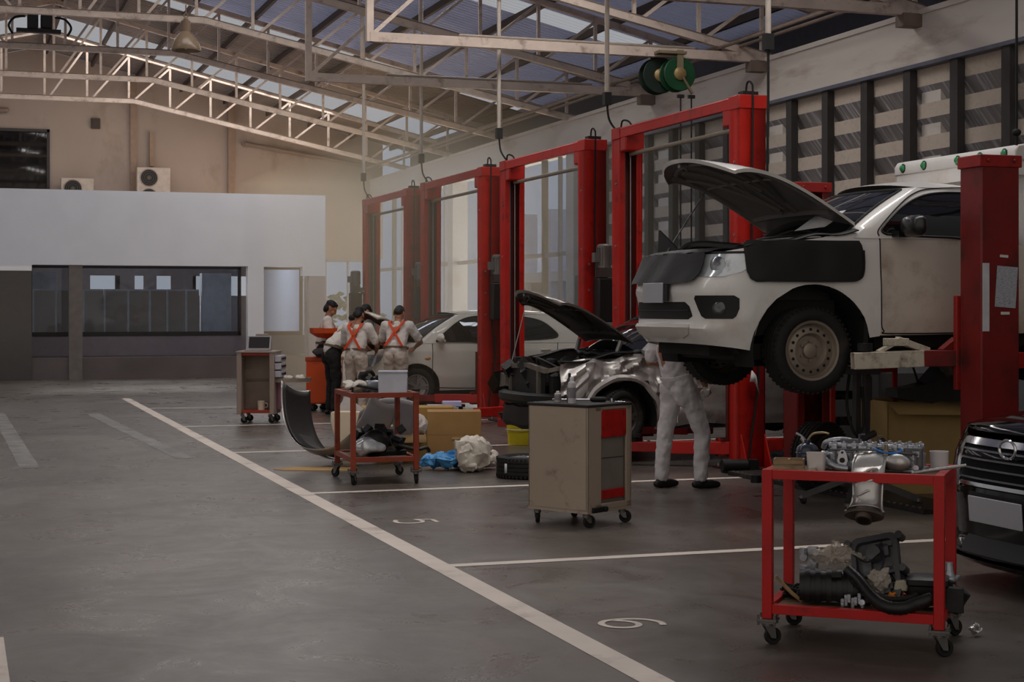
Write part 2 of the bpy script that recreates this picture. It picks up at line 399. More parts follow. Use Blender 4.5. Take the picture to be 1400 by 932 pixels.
# ---- back wall with its dark window, right corner bay
bw = MB()
def gable(x0, x1, z0):
    top = [(x1, roof_z(x1) - .02)] + ([(RIDGE_X, RIDGE_Z - .02)] if x0 < RIDGE_X < x1 else []) + [(x0, roof_z(x0) - .02)]
    bw.prism_axis([(x0, z0), (x1, z0)] + top, 'y', YB, YB + .25)
for x0, x1, z0 in ((-9, .55, 0), (.55, 2.5, 6.75), (2.5, 9.9, 2.85), (9.9, 12.4, 3.15)): gable(x0, x1, z0)
bw.box(.55, 2.5, YB, YB + .25, 0, 4.6).box(2.5, 9.9, YB, YB + .25, 0, 1.85)
for x in (2.5, 4.4, 6.6, 8.6, 9.8): bw.box(x, x + .12, YB, YB + .25, 1.85, 2.85)
bw.box(9.9, 12.4, YB, YB + .25, 0, .5)
struct(bw.build('wall_back', mat('back_plaster', (166, 148, 136), .85, var=.05, scale=.8, dirt=(132, 112, 98), dscale=.7, damt=.3, stretch=(1, 1, .6))))
for x in (4.9, 7.75): struct(MB().box(x - .09, x + .09, YB - .1, YB, 4.36, 8.4).build('wall_pilaster', mat('pilaster', (150, 126, 108), .8)))
f = MB().box(.5, 2.55, YB - .06, YB + .06, 4.5, 4.58).box(.5, 2.55, YB - .06, YB + .06, 6.7, 6.78).box(.5, .58, YB - .06, YB + .06, 4.5, 6.78).box(2.47, 2.55, YB - .06, YB + .06, 4.5, 6.78)
o = struct(f.build('window_20', dark_frame))
MB().box(.55, 2.5, YB + .02, YB + .04, 4.55, 6.75).build('pane', mat('dark_glass', (22, 20, 19), .03, spec=.6, var=0), o)
f = MB().box(9.9, 12.1, YB + .05, YB + .12, .5, .58).box(9.9, 12.1, YB + .05, YB + .12, 3.05, 3.15)
for x in (9.9, 10.6, 11.3, 12.0): f.box(x, x + .06, YB + .05, YB + .12, .5, 3.1)
struct(f.build('window_21', frm))
# left side of the hall stands open between posts under its own eave beam
w = MB().box(-8.6, -8.25, 8, YB, ZB0, ZB1 + .6)
for y in BAYS[2:]: w.box(-8.55, -8.25, y - .2, y + .2, 0, ZB0)
struct(w.build('wall_left', plaster))

# ---- roof: corrugated sheet with translucent strips, purlins, trusses
YR0, YR1 = 8.2, 49.0
strips = [(43.2, 45.5), (36.8, 38.2), (28.5, 29.5), (20.4, 21.2), (12.2, 13.0)]
roofm = mat('corrugated_sheet', (188, 196, 236), .5, metal=.0, var=.12, scale=2.5, stretch=(.6, 3, 1))
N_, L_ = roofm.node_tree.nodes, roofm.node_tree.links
tl = N_.new('ShaderNodeBsdfTranslucent'); tl.inputs[0].default_value = (.52, .53, .68, 1); ms = N_.new('ShaderNodeMixShader'); ms.inputs[0].default_value = .45  # blue translucent share added to brighten the near roof sheets
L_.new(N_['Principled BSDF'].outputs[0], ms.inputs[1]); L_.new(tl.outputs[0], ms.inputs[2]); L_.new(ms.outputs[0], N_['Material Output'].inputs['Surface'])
def sheet(y0, y1):
    mb = MB(); n = max(2, int((y1 - y0) / .19)); step = (y1 - y0) / n
    for sgn in (1, -1):
        xe = 13.6 if sgn > 0 else -9.2
        prof = []
        for i in range(n):
            y = y0 + i * step
            prof += [(y, 0), (y + step * .55, 0), (y + step * .62, .032), (y + step * .93, .032)]
        prof.append((y1, 0)); m_ = len(prof); vs = []
        for x in (RIDGE_X, xe): vs += [(x, y, roof_z(x) + h) for y, h in prof]
        mb.add(vs, [(i, i + 1, m_ + i + 1, m_ + i) for i in range(m_ - 1)])
    return mb
edges = [YR1] + [e for s_ in strips for e in (s_[1], s_[0])] + [YR0]
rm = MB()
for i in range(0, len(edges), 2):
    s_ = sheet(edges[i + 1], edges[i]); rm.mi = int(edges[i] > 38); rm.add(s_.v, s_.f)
struct(rm.build('ceiling', [roofm, mat('corrugated_brown', (128, 114, 106), .6, var=.12, scale=2.5, stretch=(.6, 3, 1))], ang=20))  # far sheets browner and opaque
sky_sheet = bpy.data.materials.new('translucent_sheet'); sky_sheet.use_nodes = True
N = sky_sheet.node_tree.nodes; L = sky_sheet.node_tree.links; N.remove(N['Principled BSDF'])
t1 = N.new('ShaderNodeBsdfTransparent'); t1.inputs[0].default_value = (1, 1, 1, 1); t2 = N.new('ShaderNodeBsdfTranslucent'); t2.inputs[0].default_value = (.8, .8, .8, 1)
mx = N.new('ShaderNodeMixShader'); mx.inputs[0].default_value = .06; L.new(t1.outputs[0], mx.inputs[1]); L.new(t2.outputs[0], mx.inputs[2]); L.new(mx.outputs[0], N['Material Output'].inputs[0])
for y0, y1 in strips: struct(sheet(y0, y1).build('skylight', sky_sheet))
purl = mat('purlin_brown', (70, 56, 50), .6, var=.15, scale=3)
for k in range(18):
    x = RIDGE_X + .25 + 1.27 * (k if k < 9 else -(k - 8)) - (.5 if k >= 9 else 0)
    if -9 < x < 13.4: struct(MB().box(x - .035, x + .035, YR0, YR1 - .2, roof_z(x) - .16, roof_z(x) - .02).build('purlin', purl))
steel = mat('truss_paint', (196, 178, 166), .5, var=.12, scale=4, dirt=(120, 98, 84), dscale=5, damt=.35)
steel_top = mat('truss_dust', (118, 102, 92), .7, var=.15, scale=5)
KX, KZ, FLAT = 2.3, 7.17, 2.3
bot_z = lambda x: KZ - .212 * max(0, abs(x - RIDGE_X) - FLAT)
top_z = lambda x: roof_z(x) - .22
TIE_X, TIE_Z = 5.65, 5.56
def truss(y, tie=True):
    root = bpy.data.objects.new('roof_truss', None); COL.objects.link(root); root.location = (0, y, 0); struct(root)
    b = MB()
    for pts in ([(-8.3, 0), (RIDGE_X - FLAT, 0), (RIDGE_X + FLAT, 0), (XW + .2, 0)],):
        for (x0, _), (x1, _) in zip(pts, pts[1:]):
            b.beam((x0, 0, bot_z(x0)), (x1, 0, bot_z(x1)), .11); b.mi = 1; b.beam((x0, 0, bot_z(x0) + .065), (x1, 0, bot_z(x1) + .065), .12, .02); b.mi = 0
    b.build('bottom_chord', [steel, steel_top], root)
    b = MB()
    for x0, x1 in ((-8.3, RIDGE_X), (RIDGE_X, XW + .9)): b.beam((x0, 0, top_z(x0)), (x1, 0, top_z(x1)), .1)
    b.build('top_chord', steel, root)
    w = MB(); n = 9; dx = (XW - .05 - RIDGE_X) / n
    for s_ in (1, -1):
        for i in range(n + 1):
            x = RIDGE_X + s_ * i * dx
            if s_ < 0 and i == 0: continue
            w.beam((x, 0, bot_z(x)), (x, 0, top_z(x)), .055)
            if i < n:
                x2 = RIDGE_X + s_ * (i + 1) * dx; w.beam((x + s_ * .1, 0, bot_z(x)), (x2, 0, top_z(x2) - .05), .05)
    w.build('web', steel, root)
    if tie:
        b = MB().beam((TIE_X, 0, TIE_Z), (XW + .1, 0, TIE_Z), .12, .14)
        b.beam((TIE_X, 0, TIE_Z - .07), (TIE_X, 0, top_z(TIE_X)), .1)
        b.beam((TIE_X, 0, TIE_Z), (TIE_X + 1.2, 0, bot_z(TIE_X + 1.2)), .055)
        b.build('tie_beam', steel, root)
        MB().cyl((TIE_X + 1.35, 0, TIE_Z + .1), (XW - 1.2, 0, TIE_Z + .1), .022, n=8).build('conduit', mat('conduit', (150, 138, 128), .5), root)
        MB().box(XW - .28, XW + .02, -.1, .1, TIE_Z - .22, TIE_Z - .05).build('bracket', steel_top, root)
    return root
for k, y in enumerate(BAYS[2:]): truss(y, tie=k in (2, 3, 4))
# long rails along the eave, on the truss ends
for xx, zz_ in ((11.55, 5.72), (11.75, 5.9), (11.2, 5.68)):
    struct(MB().cyl((xx, 9, zz_), (xx, 46, zz_), .028, n=8).build('eave_rail', steel_top))

# ---- outside: facade of the next building beyond the open bays
f = MB().box(20.5, 21, 26, 62, 0, .9)
f.mi = 1
for k in range(10): f.box(20.2, 20.9, 28 + 3.4 * k, 28.7 + 3.4 * k, 0, 5.2)
f.mi = 2; f.box(20.1, 21, 26, 62, 2.6, 2.95)
f.mi = 3
for k in range(10):
    if k % 3 != 1: f.box(20.6, 20.9, 29.6 + 3.4 * k, 31.2 + 3.4 * k, .9, 2.6)
struct(f.build('exterior_building', [mat('ext_low', (120, 112, 118), .8), mat('ext_blue', (214, 222, 244), .8), mat('ext_band', (226, 226, 236), .8), mat('ext_dark', (110, 106, 128), .7)]))
def shrub(loc, r, lab):
    mb = MB(); rnd = random.Random(int(loc[0] * 10))
    for i in range(260):
        a, b_, q = rnd.uniform(0, 2 * PI), rnd.uniform(-.9, 1), rnd.uniform(.6, 1) * r
        c_ = Vector((math.cos(a) * q * (1 - b_ * b_ * .5), math.sin(a) * q * (1 - b_ * b_ * .5), b_ * q + r))
        d = Vector((rnd.gauss(0, 1), rnd.gauss(0, 1), rnd.gauss(0, 1))).normalized(); x, y_ = frame_from(d); s_ = r * .16
        mb.add([c_ - x * s_, c_ - y_ * s_ * .5, c_ + x * s_, c_ + y_ * s_ * .5], [(0, 1, 2, 3)])
    t = thing('shrub', lab, 'shrub', loc)
    mb.build('foliage', mat('leaves', (92, 118, 62), .6, var=.35, scale=3), t, merge=False); MB().cyl((0, 0, 0), (0, 0, r * 1.2), .06, .03).build('trunk', mat('bark', (84, 66, 50), .9), t)
shrub((10.35, 51.5, -.06), .95, 'green shrub outside the far corner opening, nearest the white partition')
shrub((12.3, 53.0, -.06), 1.15, 'green shrub outside the far corner opening, farthest from the partition')
# ================================================================== LIFTS
red = mat('lift_red', (184, 30, 20), .42, var=.14, scale=3, dirt=(86, 18, 14), dscale=4, damt=.3, rvar=.08)
red_dk = mat('lift_red_worn', (150, 24, 18), .55, var=.2, scale=5, dirt=(60, 24, 18), dscale=5, damt=.5)
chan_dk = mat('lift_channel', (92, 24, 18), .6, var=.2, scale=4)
blk = mat('black_plastic', (30, 28, 27), .5, var=.15, scale=8)
blk_r = mat('black_rubber', (24, 23, 22), .75, var=.15, scale=10)
greym = mat('motor_grey', (120, 116, 112), .45, metal=.3, var=.1)
steel_b = mat('bare_steel', (150, 148, 146), .35, metal=.8, var=.12, scale=8)
pad_m = mat('worn_pad_paint', (196, 186, 168), .7, var=.1, scale=9, dirt=(84, 74, 64), dscale=9, damt=.55)
XP = 7.72
def lift_post(root, sgn, y, H, arms_z, slots=True):
    """one post: C-channel whose open side faces the car (sgn = +1: opens towards +Y)"""
    w, d, t = .29, .24, .02
    p = MB(); o = lambda v: y + sgn * v
    def bxy(x0, x1, a, b, z0, z1): p.box(x0, x1, min(o(a), o(b)), max(o(a), o(b)), z0, z1)
    bxy(-w / 2, w / 2, -d / 2, -d / 2 + t, 0, H); bxy(-w / 2, -w / 2 + t, -d / 2, d / 2, 0, H); bxy(w / 2 - t, w / 2, -d / 2, d / 2, 0, H)
    bxy(-w / 2, -w / 2 + .07, d / 2 - t, d / 2, 0, H); bxy(w / 2 - .07, w / 2, d / 2 - t, d / 2, 0, H)
    bxy(-w / 2 - .012, w / 2 + .012, -d / 2 - .008, d / 2 + .008, H - .14, H)
    po = p.build('post', red, root, bevel=.006)
    q = MB()
    for k in range(3): q.cyl((-w / 2 + .05 + .0 * k, o(-d / 2 - .002), 1.55 + .33 * k), (-w / 2 + .05, o(-d / 2 - .01), 1.55 + .33 * k), .016, n=8)
    for k in range(4): q.cyl((-w / 2 - .012, o(0), .9 + .75 * k), (-w / 2 + .01, o(0), .9 + .75 * k), .014, n=8)
    q.build('bolt', steel_b, po)
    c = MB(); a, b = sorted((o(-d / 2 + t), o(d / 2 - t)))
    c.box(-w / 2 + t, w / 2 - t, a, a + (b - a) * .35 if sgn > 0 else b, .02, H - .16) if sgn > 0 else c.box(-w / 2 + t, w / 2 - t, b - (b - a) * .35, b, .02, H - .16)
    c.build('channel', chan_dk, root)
    ch = MB()
    for xx in (-.035, .04): ch.cyl((xx, o(.01), .1), (xx, o(.01), H - .2), .012, n=8)
    ch.build('lift_chain', steel_b, root)
    MB().box(-.30, .26, y - .22, y + .22, 0, .022).build('base_plate', mat('plate_dark', (66, 26, 22), .6, var=.2), root, bevel=.004)
    b2 = MB()
    for xx in (-.25, .21):
        for yy in (-.17, .17): b2.bolt((xx, y + yy, .02), (0, 0, 1), .018, .03)
    b2.build('anchor_bolt', steel_b, root)
    for xx in (-w / 2 + .01, w / 2 - .01):
        MB().prism_axis([(o(-d / 2), .02), (o(-d / 2 - .16), .02), (o(-d / 2), .36)], 'x', xx - .008, xx + .008).build('gusset', red, root)
    # carriage
    cz = arms_z
    cr = MB(); cr.box(-w / 2 - .02, w / 2 + .02, min(o(d / 2 + .01), o(d / 2 + .06)), max(o(d / 2 + .01), o(d / 2 + .06)), cz - .08, cz + .72)
    a, b = sorted((o(d / 2 + .02), o(d / 2 + .17)))
    cr.box(-w / 2 - .08, w / 2 + .08, a, b, cz - .09, cz - .06); cr.box(-w / 2 - .08, w / 2 + .08, a, b, cz + .07, cz + .1)
    cr.build('carriage', chan_dk, root, bevel=.004)
    return po
def lift_arm(root, y, sgn, z, dx, dy, L1=.62, L2=.38, pad=True, end_m=None):
    p0 = Vector((math.copysign(.17, dx), y + sgn * .2, z)); d = Vector((dx, dy * sgn, 0)).normalized()
    a = MB().beam(p0 - d * .06, p0 + d * L1, .12, .13); a.cyl(p0 + Vector((0, 0, -.09)), p0 + Vector((0, 0, .1)), .06, n=16)
    x, yv = Vector((-d.y, d.x, 0)), None
    a.prism_axis([(0, 0)] * 3, 'x', 0, 0) if False else None
    ao = a.build('arm', red, root, bevel=.006)
    e = MB().beam(p0 + d * (L1 - .1), p0 + d * (L1 + L2), .095, .1); e.build('extension', end_m or red_dk, ao, bevel=.005)
    if pad:
        q = p0 + d * (L1 + L2 - .07)
        MB().cyl(q + Vector((0, 0, .04)), q + Vector((0, 0, .10)), .03, n=16).cyl(q + Vector((0, 0, .10)), q + Vector((0, 0, .135)), .065, n=20).build('pad', blk_r, ao)
    return ao
def hose(pts, r, name, root, m=None, k=7): return MB().tube(smooth_path(pts, k), r, 7).build(name, m or blk_r, root)
def power_unit(root, x, y, zt):
    """electric motor over a black oil tank, bolted to the outer face of a post"""
    p = MB(); p.cyl((x, y, zt - .30), (x, y, zt - .03), .085, n=20)
    for k in range(14):
        a = 2 * PI * k / 14; p.bx((x + math.cos(a) * .09, y + math.sin(a) * .09, zt - .16), (.02, .006, .22), (0, 0, a))
    p.lathe([(0, 0), (.095, 0), (.095, .03), (.07, .05), (0, .055)], (x, y, zt - .05)); p.bx((x - .11, y, zt - .17), (.08, .1, .12))
    po = p.build('motor', greym, root)
    q = MB().bx((x, y, zt - .36), (.16, .16, .12)).cyl((x + .08, y, zt - .36), (x + .2, y - .02, zt - .32), .02, n=10).cyl((x + .1, y - .05, zt - .42), (x + .17, y - .05, zt - .42), .03)
    q.build('pump_valve', mat('pump_metal', (96, 92, 88), .4, metal=.6), root)
    MB().bx((x, y, zt - .71), (.23, .2, .56)).build('oil_tank', mat('tank_black', (26, 25, 24), .45), root, bevel=.02, seg=3)
    MB().bx((x + .135, y + .02, zt - .42), (.03, .05, .1)).bx((x, y + .11, zt - .5), (.16, .06, .7)).build('mount', steel_b, root)
def two_post(y0, y1, H, label, arm_z=.24, beam=True, motor=True, motor_far=False):
    root = thing('two_post_lift', label, 'car lift', (XP, (y0 + y1) / 2, 0), 0, 'two-post lifts along the right side of the hall')
    c = (y0 + y1) / 2
    lift_post(root, 1, y0 - c, H, arm_z); lift_post(root, -1, y1 - c, H, arm_z)
    for y, s in ((y0 - c, 1), (y1 - c, -1)):
        lift_arm(root, y, s, arm_z, -1, .55); lift_arm(root, y, s, arm_z, 1, .62, .5, .3)
    if beam:
        a, b = y0 - c, y1 - c
        bm_ = MB().box(-.15, -.09, a + .05, b - .05, H - .13, H - .01).box(-.15, -.02, a + .05, b - .05, H - .03, H - .01)
        bm_.build('overhead_beam', red, root, bevel=.004)
        for q0, q1 in ((a + .12, a + .3), (b - .3, b - .12)): MB().box(-.145, .1, q0, q1, H - .3, H - .02).build('beam_bracket', red, root, bevel=.02)
        MB().cyl((.0, a + .12, H - .32), (.0, b - .12, H - .32), .025, n=10).build('shutoff_bar', mat('bar_grey', (150, 138, 122), .5), root)
        m_ = MB().box(-.07, .06, a - .04, a + .08, H, H + .05).cyl((.09, a, H), (.09, a, H + .05), .03); m_.build('limit_switch', blk, root)
        hose([(-.03, a - .02, H + .03), (-.03, a - .05, H + .13), (-.02, a - .12, H + .12), (-.01, a - .135, H - .05), (-.02, a - .135, H - 1.2), (-.0, a - .132, H - 2.2), (.06, a - .135, 1.0), (-.03, a - .135, .3), (-.06, a - .16, .1)], .011, 'hose', root)
        hose([(-.1, b - .05, H), (-.1, b - .1, H + .08), (-.06, b - .2, H + .06), (-.04, b - .3, H - .04)], .012, 'hose', root)
    if motor: power_unit(root, .06, y0 - c - .26, 2.46)
    if motor_far: power_unit(root, -.33, y1 - c - .05, 2.38); MB().bx((-.23, y1 - c, 2.0), (.2, .05, .08)).build('mount', steel_b, root)
    return root
two_post(15.2, 18.4, 3.83, 'red two-post lift whose posts stand either side of the crashed silver car', .2, motor=False)
two_post(19.55, 22.75, 3.8, 'red two-post lift standing empty behind the crashed silver car', .16)
two_post(23.85, 27.1, 3.8, 'red two-post lift straddling the white hatchback', .26)
two_post(28.25, 31.35, 3.78, 'farthest red two-post lift, nearest the white partition', .16, motor_far=True)
# short lift under the pickup: no overhead beam
L1 = thing('two_post_lift', 'short dark red two-post lift holding the white pickup up, capped and with a paper sheet', 'car lift', (XP, 12.5, 0), 0, 'two-post lifts along the right side of the hall')
redp = mat('lift_red_old', (112, 18, 14), .5, var=.16, scale=2.5, dirt=(64, 18, 14), dscale=3, damt=.5)
for s, yy in ((1, 11.03), (-1, 13.97)):
    y = yy - 12.5; H = 2.8
    p = MB(); w, d = .345, .27
    p.box(-w / 2, w / 2, y - s * d / 2 - .01, y - s * d / 2 + .01, .02, H); p.box(-w / 2, -w / 2 + .02, y - d / 2, y + d / 2, .02, H); p.box(w / 2 - .02, w / 2, y - d / 2, y + d / 2, .02, H)
    p.box(-w / 2, -w / 2 + .08, y + s * d / 2 - .01, y + s * d / 2 + .01, .02, H); p.box(w / 2 - .08, w / 2, y + s * d / 2 - .01, y + s * d / 2 + .01, .02, H)
    p.build('post', redp, L1, bevel=.012)
    MB().box(-w / 2 - .02, w / 2 + .02, y - d / 2 - .02, y + d / 2 + .02, H - .05, H + .045).cyl((-.12, y - d / 2 - .02, H), (-.12, y - d / 2 - .035, H), .014).cyl((.12, y - d / 2 - .02, H), (.12, y - d / 2 - .035, H), .014).build('cap', red_dk, L1, bevel=.006)
    MB().box(-.3, .3, y - .26, y + .26, 0, .025).build('base_plate', red_dk, L1)
    cy = sorted((y + s * .15, y + s * .2)); MB().box(-.2, .2, cy[0], cy[1], 1.0, 1.75).build('carriage', red_dk, L1, bevel=.006)
    lift_arm(L1, y, s, 1.22, 1, .62, .55, .35)
y = 11.03 - 12.5
a = MB(); a.beam((-.15, y + .22, 1.25), (-.5, y + .3, 1.25), .15, .13); a.prism_axis([(-.16, 1.31), (-.16, 1.42), (-.3, 1.32)], 'y', y + .2, y + .28)
ao = a.build('arm', redp, L1, bevel=.006)
e = MB(); P0, P1 = Vector((-.44, y + .27, 1.25)), Vector((-.98, y + .42, 1.23))
# hollow square end tube
dv = (P1 - P0).normalized(); sv = Vector((-dv.y, dv.x, 0))
for off, ww, hh in ((sv * .058, .012, .13), (sv * -.058, .012, .13), (Vector((0, 0, .06)), .125, .012), (Vector((0, 0, -.06)), .125, .012)): e.beam(P0 + off, P1 + off, ww, hh)
e.beam(P0 + Vector((.05, 0, .06)), P0 + Vector((-.2, .05, .15)), .10, .05); e.bx(P0 + Vector((-.2, .06, .13)), (.18, .12, .06), (0, 0, -.28)); e.beam(P0 + Vector((-.18, .05, .14)), P0 + Vector((-.34, .1, .05)), .1, .03)
e.build('extension', pad_m, ao, bevel=.005)
q = P1 + Vector((.1, -.02, .08)); MB().cyl(q, q + Vector((0, 0, .06)), .06, n=18).build('pad', blk_r, ao)
lift_arm(L1, 13.97 - 12.5, -1, 1.22, -1, .45, .6, .4)
pf = 11.03 - 12.5 - .135 - .0102
sheet_m = mat('printed_sheet', (168, 170, 178), .6, var=.1, scale=30, dirt=(96, 100, 112), dscale=45, damt=.55, stretch=(1, 1, 3))
pn = MB().bx((.05, pf - .004, 1.815), (.19, .003, .32), (0, R(4), 0)).build('paper_sheet', sheet_m, L1); pn['label'] = 'printed paper sheet in a clear sleeve'
MB().bx((.03, pf - .003, 2.055), (.075, .003, .02), (0, R(4), 0)).bx((.04, pf - .003, 1.61), (.08, .003, .022)).build('tape', mat('white_tape', (206, 200, 196), .6), L1)
st = MB().prism_axis([(-.165, 1.47), (-.105, 1.47), (-.105, 2.0), (-.165, 2.0)], 'y', pf - .004, pf).build('white_strip', mat('white_plate', (196, 194, 200), .5), L1); st['label'] = 'white upright strip'

# long chequered trench covers across the bay, air-line drops, reels
t = thing('drain_cover', 'long dark chequered steel strip lying on the floor behind the red cart', 'floor plate', (7.5, 12.9, 0))
cv = MB(); dv = Vector((.10, -3.3, 0)); cv.beam(Vector((-.02, 1.75, .02)), Vector((-.02, 1.75, .02)) + dv, .52, .04)
cv.build('plate', mat('chequer_plate', (56, 52, 50), .5, metal=.5, var=.2, scale=30, bump=.5, bscale=60), t)
kn = MB()
for i in range(36): kn.cyl((-.24 + .0028 * i, 1.7 - .09 * i, .04), (-.24 + .0028 * i, 1.7 - .09 * i, .046), .012, n=8)
kn.build('stud', steel_b, t)
def drop(y, label, zb=4.25, slim=False, bend=True):
    t = thing('air_line_drop', label, 'hanging pipe', (XP, y, zb), 0, 'pipes hanging from the roof above the lifts')
    if not slim:
        MB().cyl((0, 0, 0), (0, 0, 3.05), .03, n=10).cyl((0, 0, -.02), (0, 0, .1), .042, n=10).build('pipe', mat('pipe_cream', (188, 176, 164), .5, var=.1), t)
        MB().bx((0, 0, .02), (.09, .09, .16)).build('coupling', blk, t)
        hose([(0, 0, 0), (.02, -.03, -.25), (.1, -.2, -.45), (.05, -.4, -.5)] if bend else [(0, 0, 0), (0, 0, -.6), (-.02, 0, -1.8)], .014, 'hose', t)
    else:
        hose([(0, 0, 3), (0, 0, 0), (0, 0, -1.1)], .011, 'hose', t); MB().sph((0, 0, -1.0), (.035, .035, .03)).build('stop_ball', blk_r, t)
    return t
drop(14.75, 'dark-hosed pipe hanging from the roof just beyond the raised pickup hood', 4.3, bend=False)
drop(19.05, 'pale pipe hanging from the roof just above the second pair of red posts')
drop(23.36, 'pale pipe hanging from the roof above the empty lift')
drop(27.7, 'pale pipe hanging from the roof above the hatchback lift')
drop(32.0, 'farthest pale pipe hanging from the roof, by the last lift')
drop(10.68, 'thin black line with a stop ball hanging over the pickup canopy', 4.0, slim=True)
# green twin reel under the tie beam
t = thing('hose_reel', 'green twin hose reel hanging from the roof tie above the lifts', 'hose reel', (10.45, BAYS[5], 5.22))
gm = mat('reel_green', (20, 66, 38), .45, var=.2, scale=6); gd = mat('reel_dark', (18, 34, 26), .6)
for k, (yy, r_, sx) in enumerate(((-.12, .25, .0), (.12, .27, -.22))):
    for s in (-.09, .09):
        MB().lathe([(.0, -.008), (r_, -.012), (r_ + .012, 0), (r_, .012), (0, .008)], (sx, yy + s, 0), (0, 1, 0), 32).build('reel_flange', gm if k == 0 else gd, t)
    MB().cyl((sx, yy - .09, 0), (sx, yy + .09, 0), r_ * .82, n=28).build('hose_coil', blk_r, t)
    MB().lathe([(0, 0), (.1, 0), (.1, .02), (.05, .05), (0, .05)], (sx, yy - .1, 0), (0, -1, 0), 20).build('hub', mat('reel_brass', (150, 126, 84), .45, metal=.4), t)
MB().box(-.05, .05, -.24, -.21, -.02, .36).box(-.3, -.2, .2, .23, -.02, .36).box(-.36, .1, -.26, .26, .3, .34).box(-.05, .05, -.05, .05, .32, .42).beam((0, -.235, 0), (.2, -.235, -.3), .05, .03).build('bracket', mat('reel_bracket', (120, 108, 84), .6, var=.2), t)
for xx in (.02, .2):
    MB().bx((xx, -.2, -.34), (.1, .06, .05)).build('hose_guide', blk, t)
    MB().cyl((xx, -.2, -.36), (xx, -.2, -3.1), .013, n=8).build('hose', blk_r, t)
# ================================================================== CARS
tyre_m = mat('tyre_rubber', (30, 29, 28), .8, var=.2, scale=14, dirt=(62, 55, 48), dscale=5, damt=.35)
well_m = mat('wheel_well', (20, 18, 17), .9, var=.2)
under_m = mat('underbody', (30, 27, 25), .8, var=.25, scale=6)
white_car = mat('white_car_paint', (226, 222, 218), .28, var=.02, scale=2, coat=.6, dirt=(196, 184, 170), dscale=1.6, damt=.3)
white_dusty = mat('white_car_dusty', (206, 196, 184), .42, var=.05, scale=2, coat=.25, dirt=(158, 140, 120), dscale=2.3, damt=.55)
cream_car = mat('cream_car_paint', (222, 212, 196), .26, var=.02, scale=2, coat=.6)
silver_car = mat('silver_car_paint', (178, 172, 168), .34, metal=.55, var=.06, scale=3, coat=.4, dirt=(120, 112, 106), dscale=3, damt=.35)
black_car = mat('black_car_paint', (7, 7, 8), .07, var=0, spec=.4)
glass_dk = mat('car_glass', (16, 17, 18), .03, var=0, spec=.8)
trim_blk = mat('black_trim', (22, 21, 21), .55, var=.1)
seam_m = mat('panel_gap', (34, 31, 29), .8, var=0)
chrome = mat('chrome', (205, 205, 208), .12, metal=1.0, var=.03)
lens = mat('lamp_lens', (206, 210, 214), .1, metal=.35, var=.12, scale=7, coat=1.0, dirt=(96, 98, 102), dscale=4.5, damt=.5)
plate_m = mat('blank_plate', (172, 172, 178), .45, var=.03)

